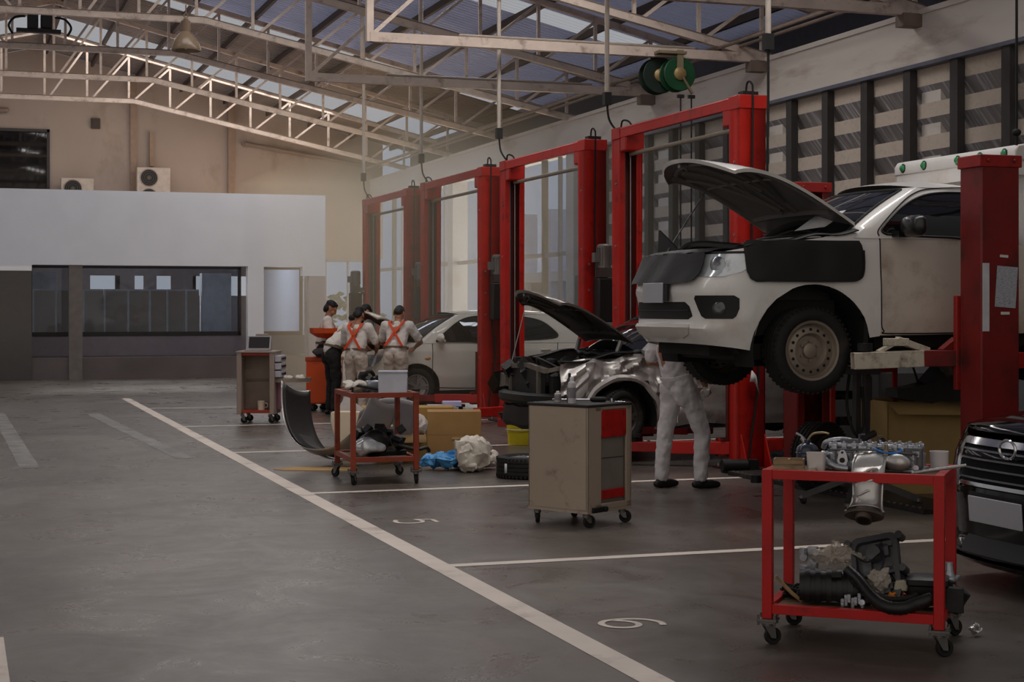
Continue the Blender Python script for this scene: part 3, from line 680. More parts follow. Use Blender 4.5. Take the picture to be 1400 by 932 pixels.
class Body:
    """car shell given by a plan outline, an inset profile over height and lower / upper edges along the side.
    Local frame: x from the nose backwards, y across (near side negative), z up from the tyre bottoms"""
    def __init__(s, L, W, Df=.7, nf=3.0, Dr=.5, nr=3.2, ins=None, front=None, rear=None, arches=(), low=None, up=None, taper=.0, cuts=()):
        s.cuts = cuts
        s.L, s.W, s.Df, s.nf, s.Dr, s.nr = L, W, Df, nf, Dr, nr
        s.ins, s.fr, s.rr, s.arches, s.low, s.up, s.taper = ins, front, rear or front, arches, low, up, taper
    def cols(s):
        c = []
        for i in range(22):
            a = PI / 2 * i / 22; c.append(s.front_pt(a))
        us = set(np.linspace(s.Df, s.L - s.Dr, 40)) | set(s.cuts)
        for (u, z, r) in s.arches:
            us |= set(u + r * math.cos(t) for t in np.linspace(0, PI, 25)) | {u - r - .001, u + r + .001}
        for u in sorted(us):
            if s.Df <= u <= s.L - s.Dr: c.append(s.side_pt(u))
        for i in range(14, -1, -1):
            a = PI / 2 * i / 15; c.append(s.rear_pt(a))
        return c
    def half(s, u): return s.W - s.taper * max(0, (1.2 - u) / 1.2) ** 2
    def front_pt(s, a):
        e = 2 / s.nf; ca, sa = max(math.cos(a), 1e-6), max(math.sin(a), 1e-6)
        u = s.Df * (1 - ca ** e); v = s.half(u) * sa ** e
        n = Vector((-(ca ** (2 - e)) / s.Df, sa ** (2 - e) / s.W, 0)).normalized()
        return (u, v, n.x, n.y)
    def rear_pt(s, a):
        e = 2 / s.nr; ca, sa = max(math.cos(a), 1e-6), max(math.sin(a), 1e-6)
        n = Vector(((ca ** (2 - e)) / s.Dr, sa ** (2 - e) / s.W, 0)).normalized()
        return (s.L - s.Dr * (1 - ca ** e), s.W * sa ** e, n.x, n.y)
    def side_pt(s, u): return (u, s.half(u), 0, 1)
    def S(s, col, z, off=0, sg=-1):
        u, v, nx, ny = col
        d = np.interp(z, *s.ins) * abs(ny) + np.interp(z, *(s.fr if nx < 0 else s.rr)) * nx * nx - off
        return (u - nx * d, sg * max(v - ny * d, 0) if v > 1e-4 else 0.0, z)
    def at(s, kind, p):
        if kind == 'f':                                   # front, by lateral distance
            k = min(abs(p) / s.W, .9999); return s.front_pt(math.asin(k ** (s.nf / 2)))
        return s.side_pt(p) if s.Df <= p <= s.L - s.Dr else (s.front_pt(math.acos(max(0, 1 - p / s.Df) ** (s.nf / 2))) if p < s.Df else s.rear_pt(math.acos(max(0, 1 - (s.L - p) / s.Dr) ** (s.nr / 2))))
    def zlow(s, u):
        z = float(np.interp(u, *s.low))
        for (ua, za, r) in s.arches:
            if abs(u - ua) < r: z = max(z, za + math.sqrt(r * r - (u - ua) ** 2) * (1 if True else 1))
        return z
    def zup(s, u): return float(np.interp(u, *s.up))
    def shell(s, mb, rows=22, sides=(-1, 1), fn=None, uu=(0, 99)):
        cs = [c for c in s.cols() if uu[0] <= c[0] <= uu[1]]
        for sg in sides:
            pts = []
            for c in cs:
                z0, z1 = s.zlow(c[0]), s.zup(c[0])
                for k in range(rows + 1):
                    p = Vector(s.S(c, z0 + (z1 - z0) * k / rows, 0, sg)); pts.append(fn(p) if fn else p)
            n = rows + 1
            mb.add(pts, [(i * n + k, (i + 1) * n + k, (i + 1) * n + k + 1, i * n + k + 1) for i in range(len(cs) - 1) for k in range(rows)])
        return mb
    def patch(s, kind, rows, n=10, off=.006, thick=.03, mb=None, fn=None):
        """raised panel whose rows are (z, p0, p1): p = lateral position (kind 'f', negative = near side) or distance from the nose ('s'; sg by kind '+s' for the far side)"""
        mb = mb or MB(); m = len(rows); A = []; B = []
        for z, p0, p1 in rows:
            for j in range(n + 1):
                p = p0 + (p1 - p0) * j / n
                sg = (-1 if p < 0 else 1) if kind == 'f' else (1 if kind == '+s' else -1)
                c = s.at('f' if kind == 'f' else 's', p)
                for Lst, o in ((A, off), (B, off - thick)):
                    q = Vector(s.S(c, z, o, sg)); Lst.append(fn(q) if fn else q)
        w = n + 1; vs = A + B; b = len(A)
        fs = [(i * w + j, i * w + j + 1, (i + 1) * w + j + 1, (i + 1) * w + j) for i in range(m - 1) for j in range(n)]
        rim = [j for j in range(w)] + [i * w + n for i in range(1, m)] + [(m - 1) * w + j for j in range(n - 1, -1, -1)] + [i * w for i in range(m - 2, 0, -1)]
        fs += [(rim[k], rim[(k + 1) % len(rim)], b + rim[(k + 1) % len(rim)], b + rim[k]) for k in range(len(rim))]
        return mb.add(vs, fs)
    def seam(s, pts, w=.007, sg=-1, mb=None, off=.0035):
        mb = mb or MB(); P = smooth_path([(a, b, 0) for a, b in pts], 6); vs = []
        for i, p in enumerate(P):
            d = (P[min(i + 1, len(P) - 1)] - P[max(i - 1, 0)]).normalized(); n = Vector((-d.y, d.x, 0)) * w / 2
            for q in (p + n, p - n): vs.append(s.S(s.at('s', q.x), q.y, off, sg))
        return mb.add(vs, [(2 * i, 2 * i + 1, 2 * i + 3, 2 * i + 2) for i in range(len(P) - 1)])

def wheel(root, c, r, w, sg, style='alloy', rim_r=None, rim_m=None, turn=0):
    """c: hub centre, sg: side the outer face looks to (-1 near)"""
    rr = rim_r or r * .66; o = (0, sg, 0)
    g = bpy.data.objects.new('wheel', None)
    m = MB()
    if style == 'steel':
        m.lathe([(rr, -w * .45), (rr + .012, w * .42), (rr + .004, w * .46), (rr - .014, w * .44), (rr - .022, w * .28), (rr - .03, w * .24), (rr * .80, w * .30), (rr * .60, w * .34), (rr * .56, w * .28), (rr * .5, w * .16), (rr * .28, w * .18), (rr * .25, w * .3), (rr * .18, w * .34), (0, w * .34)], (0, 0, 0), o, 40)
    else:
        m.lathe([(rr, -w * .45), (rr + .01, w * .42), (rr - .012, w * .42), (rr - .03, w * .2), (rr * .3, w * .05), (0, w * .05)], (0, 0, 0), o, 40)
        for k in range(5):
            for dlt in (-.13, .13):
                a = 2 * PI * k / 5 + .3; b = a + dlt
                m.beam((math.sin(a) * rr * .12, sg * w * .34, math.cos(a) * rr * .12), (math.sin(b) * rr * .96, sg * w * .36, math.cos(b) * rr * .96), .035, .03)
        m.lathe([(0, .05), (rr * .2, .05), (rr * .2, w * .36), (rr * .16, w * .4), (0, w * .4)], (0, 0, 0), o, 20)
    wo = m.build('wheel', rim_m or mat('rim_silver', (168, 164, 160), .35, metal=.7, var=.08), root, loc=c, rot=(0, 0, turn))
    t = MB(); prof = [(rr, -w * .46), (rr + .02, -w * .5), (r * .86, -w * .54), (r * .95, -w * .48), (r - .006, -w * .40)]
    for k in range(5):
        x = -w * .40 + w * .8 * k / 4
        if k: prof += [(r, x - .008), (r, x - .008)]
        prof += [(r, x), (r - .009, x + .003), (r - .009, x + .010), (r, x + .013)] if k < 4 else [(r - .006, x)]
    prof += [(r * .95, w * .48), (r * .86, w * .54), (r * .78, w * .54), (rr + .02, w * .5), (rr + .004, w * .44)]
    t.lathe(prof, (0, 0, 0), o, 48)
    for k in range(48):
        a = 2 * PI * k / 48
        for s2 in (-1, 1): t.bx((math.sin(a) * (r - .004), s2 * w * .42, math.cos(a) * (r - .004)), (.018, w * .13, .014), (0, a, 0))
    t.build('tyre', tyre_m, wo)
    if style == 'steel':
        h = MB()
        for k in range(16):
            a = 2 * PI * k / 16; h.cyl((math.sin(a) * rr * .72, sg * w * .2, math.cos(a) * rr * .72), (math.sin(a) * rr * .72, sg * (w * .325), math.cos(a) * rr * .72), .0135, n=10)
        h.build('vent_hole', trim_blk, wo)
    n = MB().cyl((0, sg * w * .12, 0), (0, sg * w * .18, 0), rr * .42, n=20)
    for k in range(6 if style == 'steel' else 5):
        a = 2 * PI * k / 6; n.cyl((math.sin(a) * rr * .34, sg * w * .16, math.cos(a) * rr * .34), (math.sin(a) * rr * .34, sg * w * .26, math.cos(a) * rr * .34), .011, n=6)
    n.build('wheel_nut', steel_b if style != 'steel' else rim_m, wo)
    return wo
def wells(root, B, w=.34):
    for (u, z, r) in B.arches:
        for sg in (-1, 1):
            m = MB()
            a, b = sg * (B.W - .025), sg * (B.W - .025 - w)
            ring = [(u + r * .995 * math.cos(t), z + r * .995 * math.sin(t)) for t in np.linspace(-.25, PI + .25, 22)]
            m.add([(x, a, zz) for x, zz in ring] + [(x, b, zz) for x, zz in ring], [(i, i + 1, 23 + i, 22 + i) for i in range(21)] + [tuple(22 + i for i in range(22))])
            m.build('wheel_arch_liner', well_m, root, merge=False)
class Cab:
    """glasshouse between a lower ring (belt) and an upper ring (roof edge)"""
    def __init__(s, zb, zr, uF0, uA0, uF1, uA1, uR1, uR0, W0, W1, crown=.07, bulge=.03, rear_u=None):
        s.__dict__.update(locals())
    def fr(s, q, t, off=0):                               # windscreen surface q in [-1,1] across, t up
        u0 = s.uF0 + (s.uA0 - s.uF0) * q * q; u1 = s.uF1 + (s.uA1 - s.uF1) * q * q
        b = s.bulge * math.sin(PI * t)
        return (u0 + (u1 - u0) * t - (b + off) * .5, q * (s.W0 + (s.W1 - s.W0) * t + .012 * math.sin(PI * t)), s.zb + (s.zr - s.zb) * t + (b + off) * .8)
    def sd(s, u, z, sg=-1, off=0):
        t = (z - s.zb) / (s.zr - s.zb); return (u, sg * (s.W0 + (s.W1 - s.W0) * t + .03 * math.sin(PI * min(max(t, 0), 1)) + off), z)
    def re(s, q, t, off=0):
        u0 = s.uR0 + .08 * (1 - q * q); u1 = s.uR1 + .06 * (1 - q * q)
        return (u0 + (u1 - u0) * t + off, q * (s.W0 + (s.W1 - s.W0) * t), s.zb + (s.zr - s.zb) * t)
    def build_shell(s, root, m):
        mb = MB(); ts = np.linspace(0, 1, 11)
        mb.grid(lambda q, t: s.fr(q, t), np.linspace(-1, 1, 17), ts)
        for sg in (-1, 1):
            def side(k, t):
                ua = s.uA0 + (s.uA1 - s.uA0) * t; ub = s.uR0 + (s.uR1 - s.uR0) * t
                z = s.zb + (s.zr - s.zb) * t; a = Vector(s.fr(sg, t)); 
                p = Vector(s.sd(ua + (ub - ua) * k, z, sg)); return a if k == 0 else p
            mb.grid(side, [0, .03] + list(np.linspace(.08, 1, 20)), ts)
        mb.grid(lambda q, t: s.re(q, t), np.linspace(-1, 1, 13), ts)
        def roof(k, q):
            uf = Vector(s.fr(q, 1)); ur = Vector(s.re(q, 1))
            return (uf.x + (ur.x - uf.x) * k, q * s.W1 * (1 + .02 * math.sin(PI * k)), s.zr + s.crown * (1 - abs(q) ** 2.6) * math.sin(PI * min(max(k * .9 + .1, 0), 1)) ** .6)
        mb.grid(roof, np.linspace(0, 1, 17), np.linspace(-1, 1, 17))
        return mb.build('cabin', m, root, ang=50)
    def windscreen(s, root, m, q=.9, t0=.03, t1=.95):
        mb = MB().grid(lambda a, t: s.fr(a * (q - .02 * t), t, .008), np.linspace(-1, 1, 17), np.linspace(t0, t1, 9)); o = mb.build('windscreen', m, root)
        e = MB(); ring = [s.fr(a * (q - .02 * t0), t0, .009) for a in np.linspace(-1, 1, 17)] + [s.fr(q - .02 * t, t, .009) for t in np.linspace(t0, t1, 9)][1:] + [s.fr(a * (q - .02 * t1), t1, .009) for a in np.linspace(1, -1, 17)][1:] + [s.fr(-(q - .02 * t), t, .009) for t in np.linspace(t1, t0, 9)][1:-1]
        e.tube(ring, .011, 6, closed=True).build('seal', trim_blk, o); return o
    def window(s, root, poly, sg, m, name='side_window', off=.006):
        P = smooth_path([(a, b, 0) for a, b in poly + [poly[0]]], 5)[:-1]
        cx = sum(p.x for p in P) / len(P); cz = sum(p.y for p in P) / len(P); vs = []
        for f in (1, .66, .33): vs += [s.sd(cx + (p.x - cx) * f, cz + (p.y - cz) * f, sg, off) for p in P]
        n = len(P); vs.append(s.sd(cx, cz, sg, off))
        fs = [(k * n + i, k * n + (i + 1) % n, (k + 1) * n + (i + 1) % n, (k + 1) * n + i) for k in (0, 1) for i in range(n)] + [(2 * n + i, 2 * n + (i + 1) % n, 3 * n) for i in range(n)]
        o = MB().add(vs, fs).build(name, m, root)
        MB().tube([s.sd(p.x, p.y, sg, off) for p in P], .011, 6, closed=True).build('seal', trim_blk, o); return o
def hood_open(root, hinge_u, hinge_z, Lh, W, ang, m, inner_m, round_=.28, bow=.1, crown=.04, wt=.82, th=.035):
    """raised bonnet: k from hinge 0 to leading edge 1"""
    ca, sa = math.cos(R(ang)), math.sin(R(ang))
    def pt(k, q, off=0):
        l = Lh * k * (1 - round_ * abs(q) ** 2.6 * k * k * .6)
        h = bow * math.sin(PI * min(k * .96 + .02, 1)) * 1.0 - bow * .9 * k ** 3 * .5 + crown * (1 - q * q) + off
        w = W * (1 - (1 - wt) * k ** 2.2)
        return (hinge_u - l * ca + h * sa * -.0 - h * sa, q * w, hinge_z + l * sa + h * ca)
    ks, qs = np.linspace(0, 1, 22), np.linspace(-1, 1, 22)
    a = MB().grid(lambda k, q: pt(k, q, 0), ks, qs); nA = len(a.v)
    # rolled edge
    rim = [(k, -1) for k in ks] + [(1, q) for q in qs[1:]] + [(k, 1) for k in ks[::-1][1:]] + [(0, q) for q in qs[::-1][1:-1]]
    A_ = [pt(k, q) for k, q in rim]; B_ = [pt(k * .995 + .001, q * .985, -th) for k, q in rim]; n = len(rim)
    a.add(A_ + B_, [(i, (i + 1) % n, n + (i + 1) % n, n + i) for i in range(n)])
    ho = a.build('hood', m, root, ang=60)
    b = MB()
    def inner(k, q):
        e = max(abs(q) ** 6, (abs(k - .5) * 2) ** 8)
        return pt(.01 + k * .975, q * .975, -th * .9 + .012 * (1 - e) - .0)
    b.grid(inner, ks, qs)
    io = b.build('inner_panel', inner_m, ho)
    r = MB()
    def rib(p, w=.022):
        P = smooth_path([Vector((x, y, 0)) for x, y in p], 6); r.tube([pt(x.x, x.y, -th * .9 + .004) for x in P], w, 6)
    for x in (-.32, .32): rib([(.12, x * .5), (.5, x * .9), (.82, x * 1.5)])
    rib([(.84, -.8), (.87, 0), (.84, .8)], .02); rib([(.12, -.85), (.10, 0), (.12, .85)], .026)
    for x in (-1, 1): rib([(.15, .1 * x), (.45, .5 * x), (.75, .84 * x)]); rib([(.2, .88 * x), (.6, .86 * x), (.86, .72 * x)], .018); rib([(.35, .12 * x), (.6, .02 * x)])
    rib([(.16, 0), (.84, 0)], .018); rib([(.5, -.8), (.46, 0), (.5, .8)], .016)
    r.build('rib', inner_m, ho)
    l = MB(); p = Vector(pt(.93, .05, -th - .012)); l.bx(p, (.07, .05, .03)); l.tube([p, p + Vector((.04, 0, -.04)), p + Vector((0, 0, -.07))], .006, 6)
    for q in (-.8, .8): l.bx(pt(.88, q, -th - .01), (.04, .03, .03))
    l.build('latch', steel_b, ho)
    return ho, pt

# ------------------------------------------------------------------ white pickup on the short lift
PU = thing('pickup_truck', 'white pickup truck with its hood up, raised on the lift above the floor', 'pickup truck', (5.5, 12.5, .965))
B = Body(5.25, .915, Df=.78, nf=3.1, Dr=.25, nr=5,
         ins=([.25, .36, .45, .6, .85, 1.0, 1.12, 1.22, 1.3, 1.4], [.10, .05, .03, .0, .0, .012, .02, .035, .07, .12]),
         front=([.28, .36, .46, .52, .56, .64, .74, .82, .9, .98, 1.1, 1.18, 1.26], [.24, .13, .04, .0, .03, .035, .02, .0, .02, .07, .12, .15, .2]),
         rear=([.3, .5, 1.2], [.06, 0, .02]),
         arches=((.97, .345, .53), (4.15, .345, .53)), cuts=(1.59,),
         low=([0, .3, .5, 1.45, 1.6, 5.3], [.40, .37, .34, .44, .46, .5]),
         up=([0, .06, .2, .45, 1.0, 1.35, 1.62, 2.9, 2.95, 5.3], [1.08, 1.1, 1.13, 1.17, 1.24, 1.29, 1.25, 1.25, 1.2, 1.2]))
B.shell(MB(), uu=(0, 1.5901)).build('front_body', white_car, PU, ang=50)
B.shell(MB(), uu=(1.5899, 5.3)).build('side_body', white_dusty, PU, ang=50)
wells(PU, B)
cab = Cab(1.25, 1.69, 1.06, 1.36, 1.92, 2.06, 2.78, 2.86, .875, .66, crown=.09, bulge=.03)
cab.build_shell(PU, white_car)
cab.windscreen(PU, glass_dk, .885, .06, .94)
for sg in (-1, 1): cab.window(PU, [(1.66, 1.285), (1.63, 1.33), (1.84, 1.50), (2.06, 1.605), (2.28, 1.645), (2.55, 1.645), (2.60, 1.6), (2.62, 1.285), (2.2, 1.268)], sg, glass_dk)
for sg in (-1, 1):
    sm = MB()
    B.seam([(1.60, 1.30), (1.585, 1.1), (1.585, .7), (1.59, .56), (1.62, .50), (1.70, .478), (2.68, .49), (2.74, .54), (2.75, 1.22)], .011, sg, sm)
    B.seam([(1.585, .46), (2.9, .475)], .008, sg, sm); sm.build('panel_gap', seam_m, PU)
    dl = MB(); dl.tube([cab.sd(u, z, sg, .003) for u, z in [(p.x, p.y) for p in smooth_path([(1.59, 1.27, 0), (1.60, 1.33, 0), (1.80, 1.50, 0), (2.02, 1.635, 0), (2.25, 1.685, 0), (2.7, 1.69, 0), (2.74, 1.6, 0), (2.75, 1.24, 0)], 6)]], .006, 5)
    dl.build('door_edge', seam_m, PU)
# bumper face: intake, fog pockets, plate, lower skid
fi = B.patch('f', [(.595, -.50, .50), (.62, -.55, .55), (.70, -.52, .52), (.735, -.47, .47)], 24, .004, .05).build('lower_grille', trim_blk, PU)
B.patch('f', [(.66, -.51, .51), (.672, -.51, .51)], 24, .010, .02).build('grille_bar', mat('bar_dk', (44, 42, 42), .4), fi)
B.patch('f', [(.44, -.40, .40), (.47, -.50, .50), (.53, -.54, .54), (.555, -.52, .52)], 24, .018, .05).build('skid_panel', mat('bumper_silver', (196, 188, 180), .4, var=.05), PU)
for sg in (-1, 1):
    q = lambda a: sg * a
    B.patch('f', [(.60, q(.68), q(.84)), (.62, q(.645), q(.852)), (.68, q(.615), q(.862)), (.76, q(.585), q(.862)), (.785, q(.60), q(.845))], 10, .004, .05).build('fog_pocket', trim_blk, PU)
    c = Vector(B.S(B.at('f', .775), .685, .004, sg)); d = Vector((-.75, sg * .66, 0))
    MB().lathe([(0, .004), (.03, .008), (.045, .006), (.055, .0), (.055, -.03)], c, d, 20).build('fog_lamp', mat('fog_glass', (60, 60, 62), .15, coat=1), PU)
    B.patch('f', [(.935, q(.60), q(.80)), (.97, q(.575), q(.868)), (1.03, q(.56), q(.893)), (1.09, q(.55), q(.902)), (1.125, q(.56), q(.905))], 14, .008, .04).build('headlight', lens, PU)
    rl = Vector(B.S(B.at('f', .76), 1.03, .012, sg))
    MB().lathe([(.0, .002), (.05, .004), (.066, 0.0), (.066, -.02)], rl, (-.8, sg * .6, .1), 22).build('headlight_reflector', mat('reflector', (150, 154, 158), .12, metal=.9), PU)
    B.patch('f', [(1.115, q(.56), q(.905)), (1.135, q(.56), q(.905))], 14, .01, .03).build('headlight_trim', trim_blk, PU)
gr = B.patch('f', [(.93, -.5, .5), (1.0, -.545, .545), (1.10, -.53, .53)], 20, .006, .04).build('upper_grille', trim_blk, PU)
B.patch('f', [(.895, -.52, .52), (.925, -.56, .56)], 20, .012, .03).build('chrome_strip', chrome, gr)
pl = MB().bx((-.03, -.015, .81), (.012, .40, .165)).build('number_plate', plate_m, PU, bevel=.004); MB().bx((-.018, -.06, .81), (.02, .46, .14)).build('plate_holder', trim_blk, PU)
# engine bay, cowl, stay
e = MB().box(.42, 1.25, -.68, .68, .75, 1.02).box(.22, .45, -.45, .45, .75, 1.0)
e.bx((.62, -.05, 1.08), (.6, .5, .14)); e.bx((.95, -.5, 1.10), (.22, .3, .2)); e.bx((.55, .5, 1.08), (.4, .28, .18)); e.cyl((.4, -.45, 1.0), (.4, -.45, 1.14), .12); e.cyl((.75, -.6, 1.0), (.75, -.6, 1.17), .05)
for k in range(4): e.cyl((.42 + .13 * k, -.05, 1.14), (.42 + .13 * k, -.05, 1.18), .035, n=12)
e.tube(smooth_path([(.3, .3, 1.1), (.5, .35, 1.22), (.8, .1, 1.2), (1.0, -.2, 1.16)]), .04, 8); e.tube(smooth_path([(.25, -.6, 1.1), (.6, -.55, 1.18), (1.1, -.6, 1.18)]), .02, 8)
e.build('engine', mat('engine_black', (30, 28, 27), .5, var=.3, scale=9), PU)
MB().box(.2, .3, -.6, .6, 1.02, 1.10).box(.5, 1.3, -.82, -.76, 1.0, 1.15).box(.5, 1.3, .76, .82, 1.0, 1.15).build('slam_panel', trim_blk, PU, bevel=.02)
cw = MB().grid(lambda q, k: (1.06 + .28 * q * q - .16 * (1 - k), q * .80, 1.24 + .025 * k), np.linspace(-1, 1, 17), np.linspace(0, 1, 4)); cw.build('cowl', trim_blk, PU, solid=.03)
for y0, y1 in ((-.62, -.02), (-.02, .58)):
    MB().tube([(1.13 + .25 * y0 * y0, y0, 1.29), (1.22 + .2 * y1 * y1, y1 - .02, 1.335)], [.012, .007], 6).cyl((1.12 + .25 * y0 * y0, y0, 1.24), (1.12 + .25 * y0 * y0, y0, 1.30), .015).build('wiper', trim_blk, PU)
ho, hp = hood_open(PU, 1.42, 1.375, 1.36, .78, 23.5, white_car, mat('hood_inner', (108, 103, 100), .42, var=.08, scale=3), bow=.115, crown=.05, wt=.84)
MB().tube([(.24, .40, 1.1), hp(.50, .90, -.03)], .007, 6).build('hood_stay', steel_b, PU)
# mirror, roof box, flaps, wheels, underside
for sg in (-1, 1):
    m = MB().sph((1.80, sg * 1.07, 1.345), (.085, .15, .088), 20, 12, f=lambda p: Vector((p.x * (1 if p.x < 0 else .45), math.copysign(abs(p.y / .15) ** .6 * .15, p.y), math.copysign(abs(p.z / .088) ** .6 * .088, p.z))))
    m.bx((1.77, sg * .915, 1.285), (.12, .12, .05)); m.build('side_mirror', mat('mirror_black', (20, 20, 20), .35, coat=.3), PU)
    MB().prism_axis([(1.42, .27), (1.44, .62), (1.47, .62), (1.47, .26)], 'y', sg * .9, sg * .62).build('mud_flap', blk_r, PU)
bx = MB().box(2.97, 5.25, -.93, .93, 1.15, 1.98).build('canopy', mat('canopy_white', (206, 202, 198), .45, var=.03), PU, bevel=.05, seg=4)
rb = MB().prism_axis([(2.85, 1.92), (2.85, 2.0), (2.88, 2.045), (2.96, 2.06), (3.05, 2.03), (3.05, 1.92)], 'y', -.93, .93).build('roof_bar', mat('canopy_white', (206, 202, 198)), PU, bevel=.012)
MB().box(2.86, 3.0, -.9, .9, 1.80, 1.93).build('bar_support', white_car, PU)
gl = mat('green_lens', (20, 132, 74), .15, var=.05, coat=1)
for y in (.78, .43, -.1, -.43, -.78):
    o = MB().lathe([(0, .03), (.02, .028), (.034, .015), (.036, 0)], (2.852, y, 1.985), (-1, 0, 0), 20).build('marker_lamp', gl, rb)
    MB().torus((2.85, y, 1.985), (1, 0, 0), .038, .006, 20, 6).build('lamp_ring', trim_blk, rb)
for (u, rz) in ((.97, 0), (4.15, 0)):
    for sg in (-1, 1): wheel(PU, (u, sg * .79, .345), .345, .23, sg, 'steel', .235, mat('rim_dull', (150, 138, 124), .5, metal=.5, var=.12, scale=6))
un = MB().box(.25, 4.9, -.5, .5, .30, .62).box(.42, 1.3, -.66, .66, .40, .75).box(.16, .5, -.42, .42, .42, .7).box(1.6, 4.9, -.78, -.6, .36, .48).box(1.6, 4.9, .6, .78, .36, .48)
un.cyl((.97, -.7, .345), (.97, .7, .345), .04).cyl((4.15, -.7, .345), (4.15, .7, .345), .06).cyl((1.3, .1, .32), (4.1, .05, .34), .05).bx((.9, 0, .28), (.5, .4, .12))
un.loft([[(.34, v, .43), (.5, v, .26), (.9, v, .30), (.9, v, .5)] for v in (-.66, 0, .66)]); un.build('underbody', under_m, PU)
MB().add([(1.10, -.36, 1.325), (1.33, -.50, 1.36), (1.52, -.47, 1.50), (1.32, -.33, 1.46)], [(0, 1, 2, 3)]).tr((-.045, -.1, .035)).build('paper', mat('dash_paper', (214, 212, 214), .7), PU, solid=.002)

# fender covers resting on the pickup
vinyl = mat('black_vinyl', (27, 25, 24), .55, var=.2, scale=3, bump=.35, bscale=5)
def wob(a, s_): return lambda p: p + mnoise.noise_vector(p * 4 + Vector((s_, 0, 0))) * a
t = thing('fender_cover', 'black vinyl cover draped over the near fender of the raised pickup', 'fender cover', PU.location)
rows = [(.895, .47, 1.33), (.92, .425, 1.375), (.97, .40, 1.41), (1.05, .39, 1.425), (1.15, .38, 1.425), (1.19, .375, 1.42), (1.225, .40, 1.40)]
B.patch('s', rows, 26, .022, .012, fn=wob(.011, 3)).build('panel', vinyl, t)
top = MB().grid(lambda u, k: (u, -(.88 - .17 * k) + .0, np.interp(u, [.38, 1.0, 1.42], [1.165, 1.24, 1.29]) + .02 + .015 * math.sin(k * 3) + .012 * math.sin(u * 14)), np.linspace(.385, 1.40, 24), np.linspace(0, 1, 6))
top.build('top_flap', vinyl, t, solid=.008)
B.seam([(.425, .93), (.40, 1.0), (.385, 1.18)], .02, -1, None, .03).build('hem', mat('hem', (22, 21, 21), .6), t); 
h = B.seam([(.43, .915), (.6, .902), (1.2, .902), (1.36, .915), (1.412, .98), (1.42, 1.15)], .018, -1, None, .032); h.build('hem', mat('hem', (22, 21, 21)), t)
t = thing('grille_cover', 'black vinyl cover hanging over the grille of the raised pickup', 'grille cover', PU.location)
B.patch('f', [(.89, -.53, .66), (.91, -.60, .72), (.97, -.645, .76), (1.05, -.665, .79), (1.10, -.67, .80), (1.13, -.65, .79)], 30, .045, .012, fn=wob(.016, 9)).build('panel', vinyl, t)
MB().grid(lambda q, k: (.09 + .12 * q * q + .3 * k - .0, q * .72 - .03, 1.13 + .035 * math.sin(k * 2.5) + .01 * math.sin(q * 21 + k * 3)), np.linspace(-.85, 1, 26), np.linspace(0, 1, 7)).build('top_flap', vinyl, t, solid=.01)
MB().loft([[(.26, .55, 1.10), (.34, .2, 1.12), (.36, .2, 1.12), (.28, .55, 1.10)], [(.27, .55, 1.36), (.35, .4, 1.22), (.37, .4, 1.22), (.29, .55, 1.36)]]).build('loose_corner', vinyl, t)
# ------------------------------------------------------------------ crashed silver car
CR = thing('crashed_car', 'crashed silver car with crumpled fender, stripped black nose and hood up', 'car', (5.72, 16.85, .19))
K = Body(4.45, .88, Df=.55, nf=3.2, Dr=.5, nr=3.2,
         ins=([.15, .3, .5, .7, .85, .95, 1.05], [.06, .02, .0, .0, .02, .05, .1]), front=([.2, .4, .8, 1.0], [.1, .02, .0, .1]),
         arches=((.93, .30, .405), (3.55, .30, .40)), low=([0, .4, .5, 1.4, 4.5], [.24, .22, .2, .2, .22]),
         up=([0, .15, .5, 1.0, 1.3, 1.6, 4.0, 4.5], [.80, .84, .92, .985, 1.02, .96, 1.0, .98]), cuts=(.24, .62, 1.40))
def dent(a, seed, c=None):
    def f(p):
        n = mnoise.noise_vector(p * 3.1 + Vector((seed, 0, 0))); r = mnoise.noise(p * 6.5 + Vector((seed, 2, 5)))
        k = a * math.exp(-((p.x - (c or 1.0)) / .75) ** 2)
        return p + Vector((n.x * k * .5, abs(n.y) * k * (1.1 if p.y < 0 else -1) + (abs(r) * k * .9 if p.y < 0 else 0), n.z * k * .45))
    return f
K.shell(MB(), 26, (-1,), dent(.16, 4.2, .85), (.24, 1.4001)).build('fender', silver_car, CR, ang=24)
K.shell(MB(), 26, (1,), dent(.03, 2.2), (.24, 1.4001)).build('fender', silver_car, CR, ang=30)
K.shell(MB(), 24, (-1,), dent(.11, 8.2, 1.5), (1.3999, 4.6)).build('side_body', silver_car, CR, ang=26)
K.shell(MB(), 24, (1,), None, (1.3999, 4.6)).build('side_body', silver_car, CR, ang=40)
wells(CR, K, .3)
kc = Cab(.98, 1.40, .93, 1.22, 1.72, 1.86, 3.1, 3.7, .82, .62, crown=.05)
kc.build_shell(CR, black_car); kc.windscreen(CR, glass_dk, .93, .02, .98)
for sg in (-1, 1): kc.window(CR, [(1.5, 1.02), (1.52, 1.06), (1.92, 1.34), (2.3, 1.37), (3.0, 1.36), (3.3, 1.04), (2.3, 1.0)], sg, glass_dk)
pl = MB().tube([kc.sd(1.20, .98, -1, .02), kc.sd(1.36, 1.10, -1, .03), kc.sd(1.62, 1.28, -1, .02), kc.sd(1.9, 1.40, -1, .0)], [.05, .06, .045, .035], 8).jitter(.03, 5)
pl.build('pillar', silver_car, CR, ang=30)
fl = K.patch('s', [(.62, 1.14, 1.22), (.65, 1.12, 1.24), (.69, 1.13, 1.23)], 4, -.01, .02).build('indicator_socket', trim_blk, CR)
MB().loft([[K.S(K.at('s', .93 + rr * math.cos(t)), .30 + rr * math.sin(t), o) for rr, o in ((.40, .02), (.43, .03), (.46, .015), (.41, -.02))] for t in np.linspace(.1, 2.85, 18)], cap=False).jitter(.02, 6).build('arch_flange', silver_car, CR, ang=30)
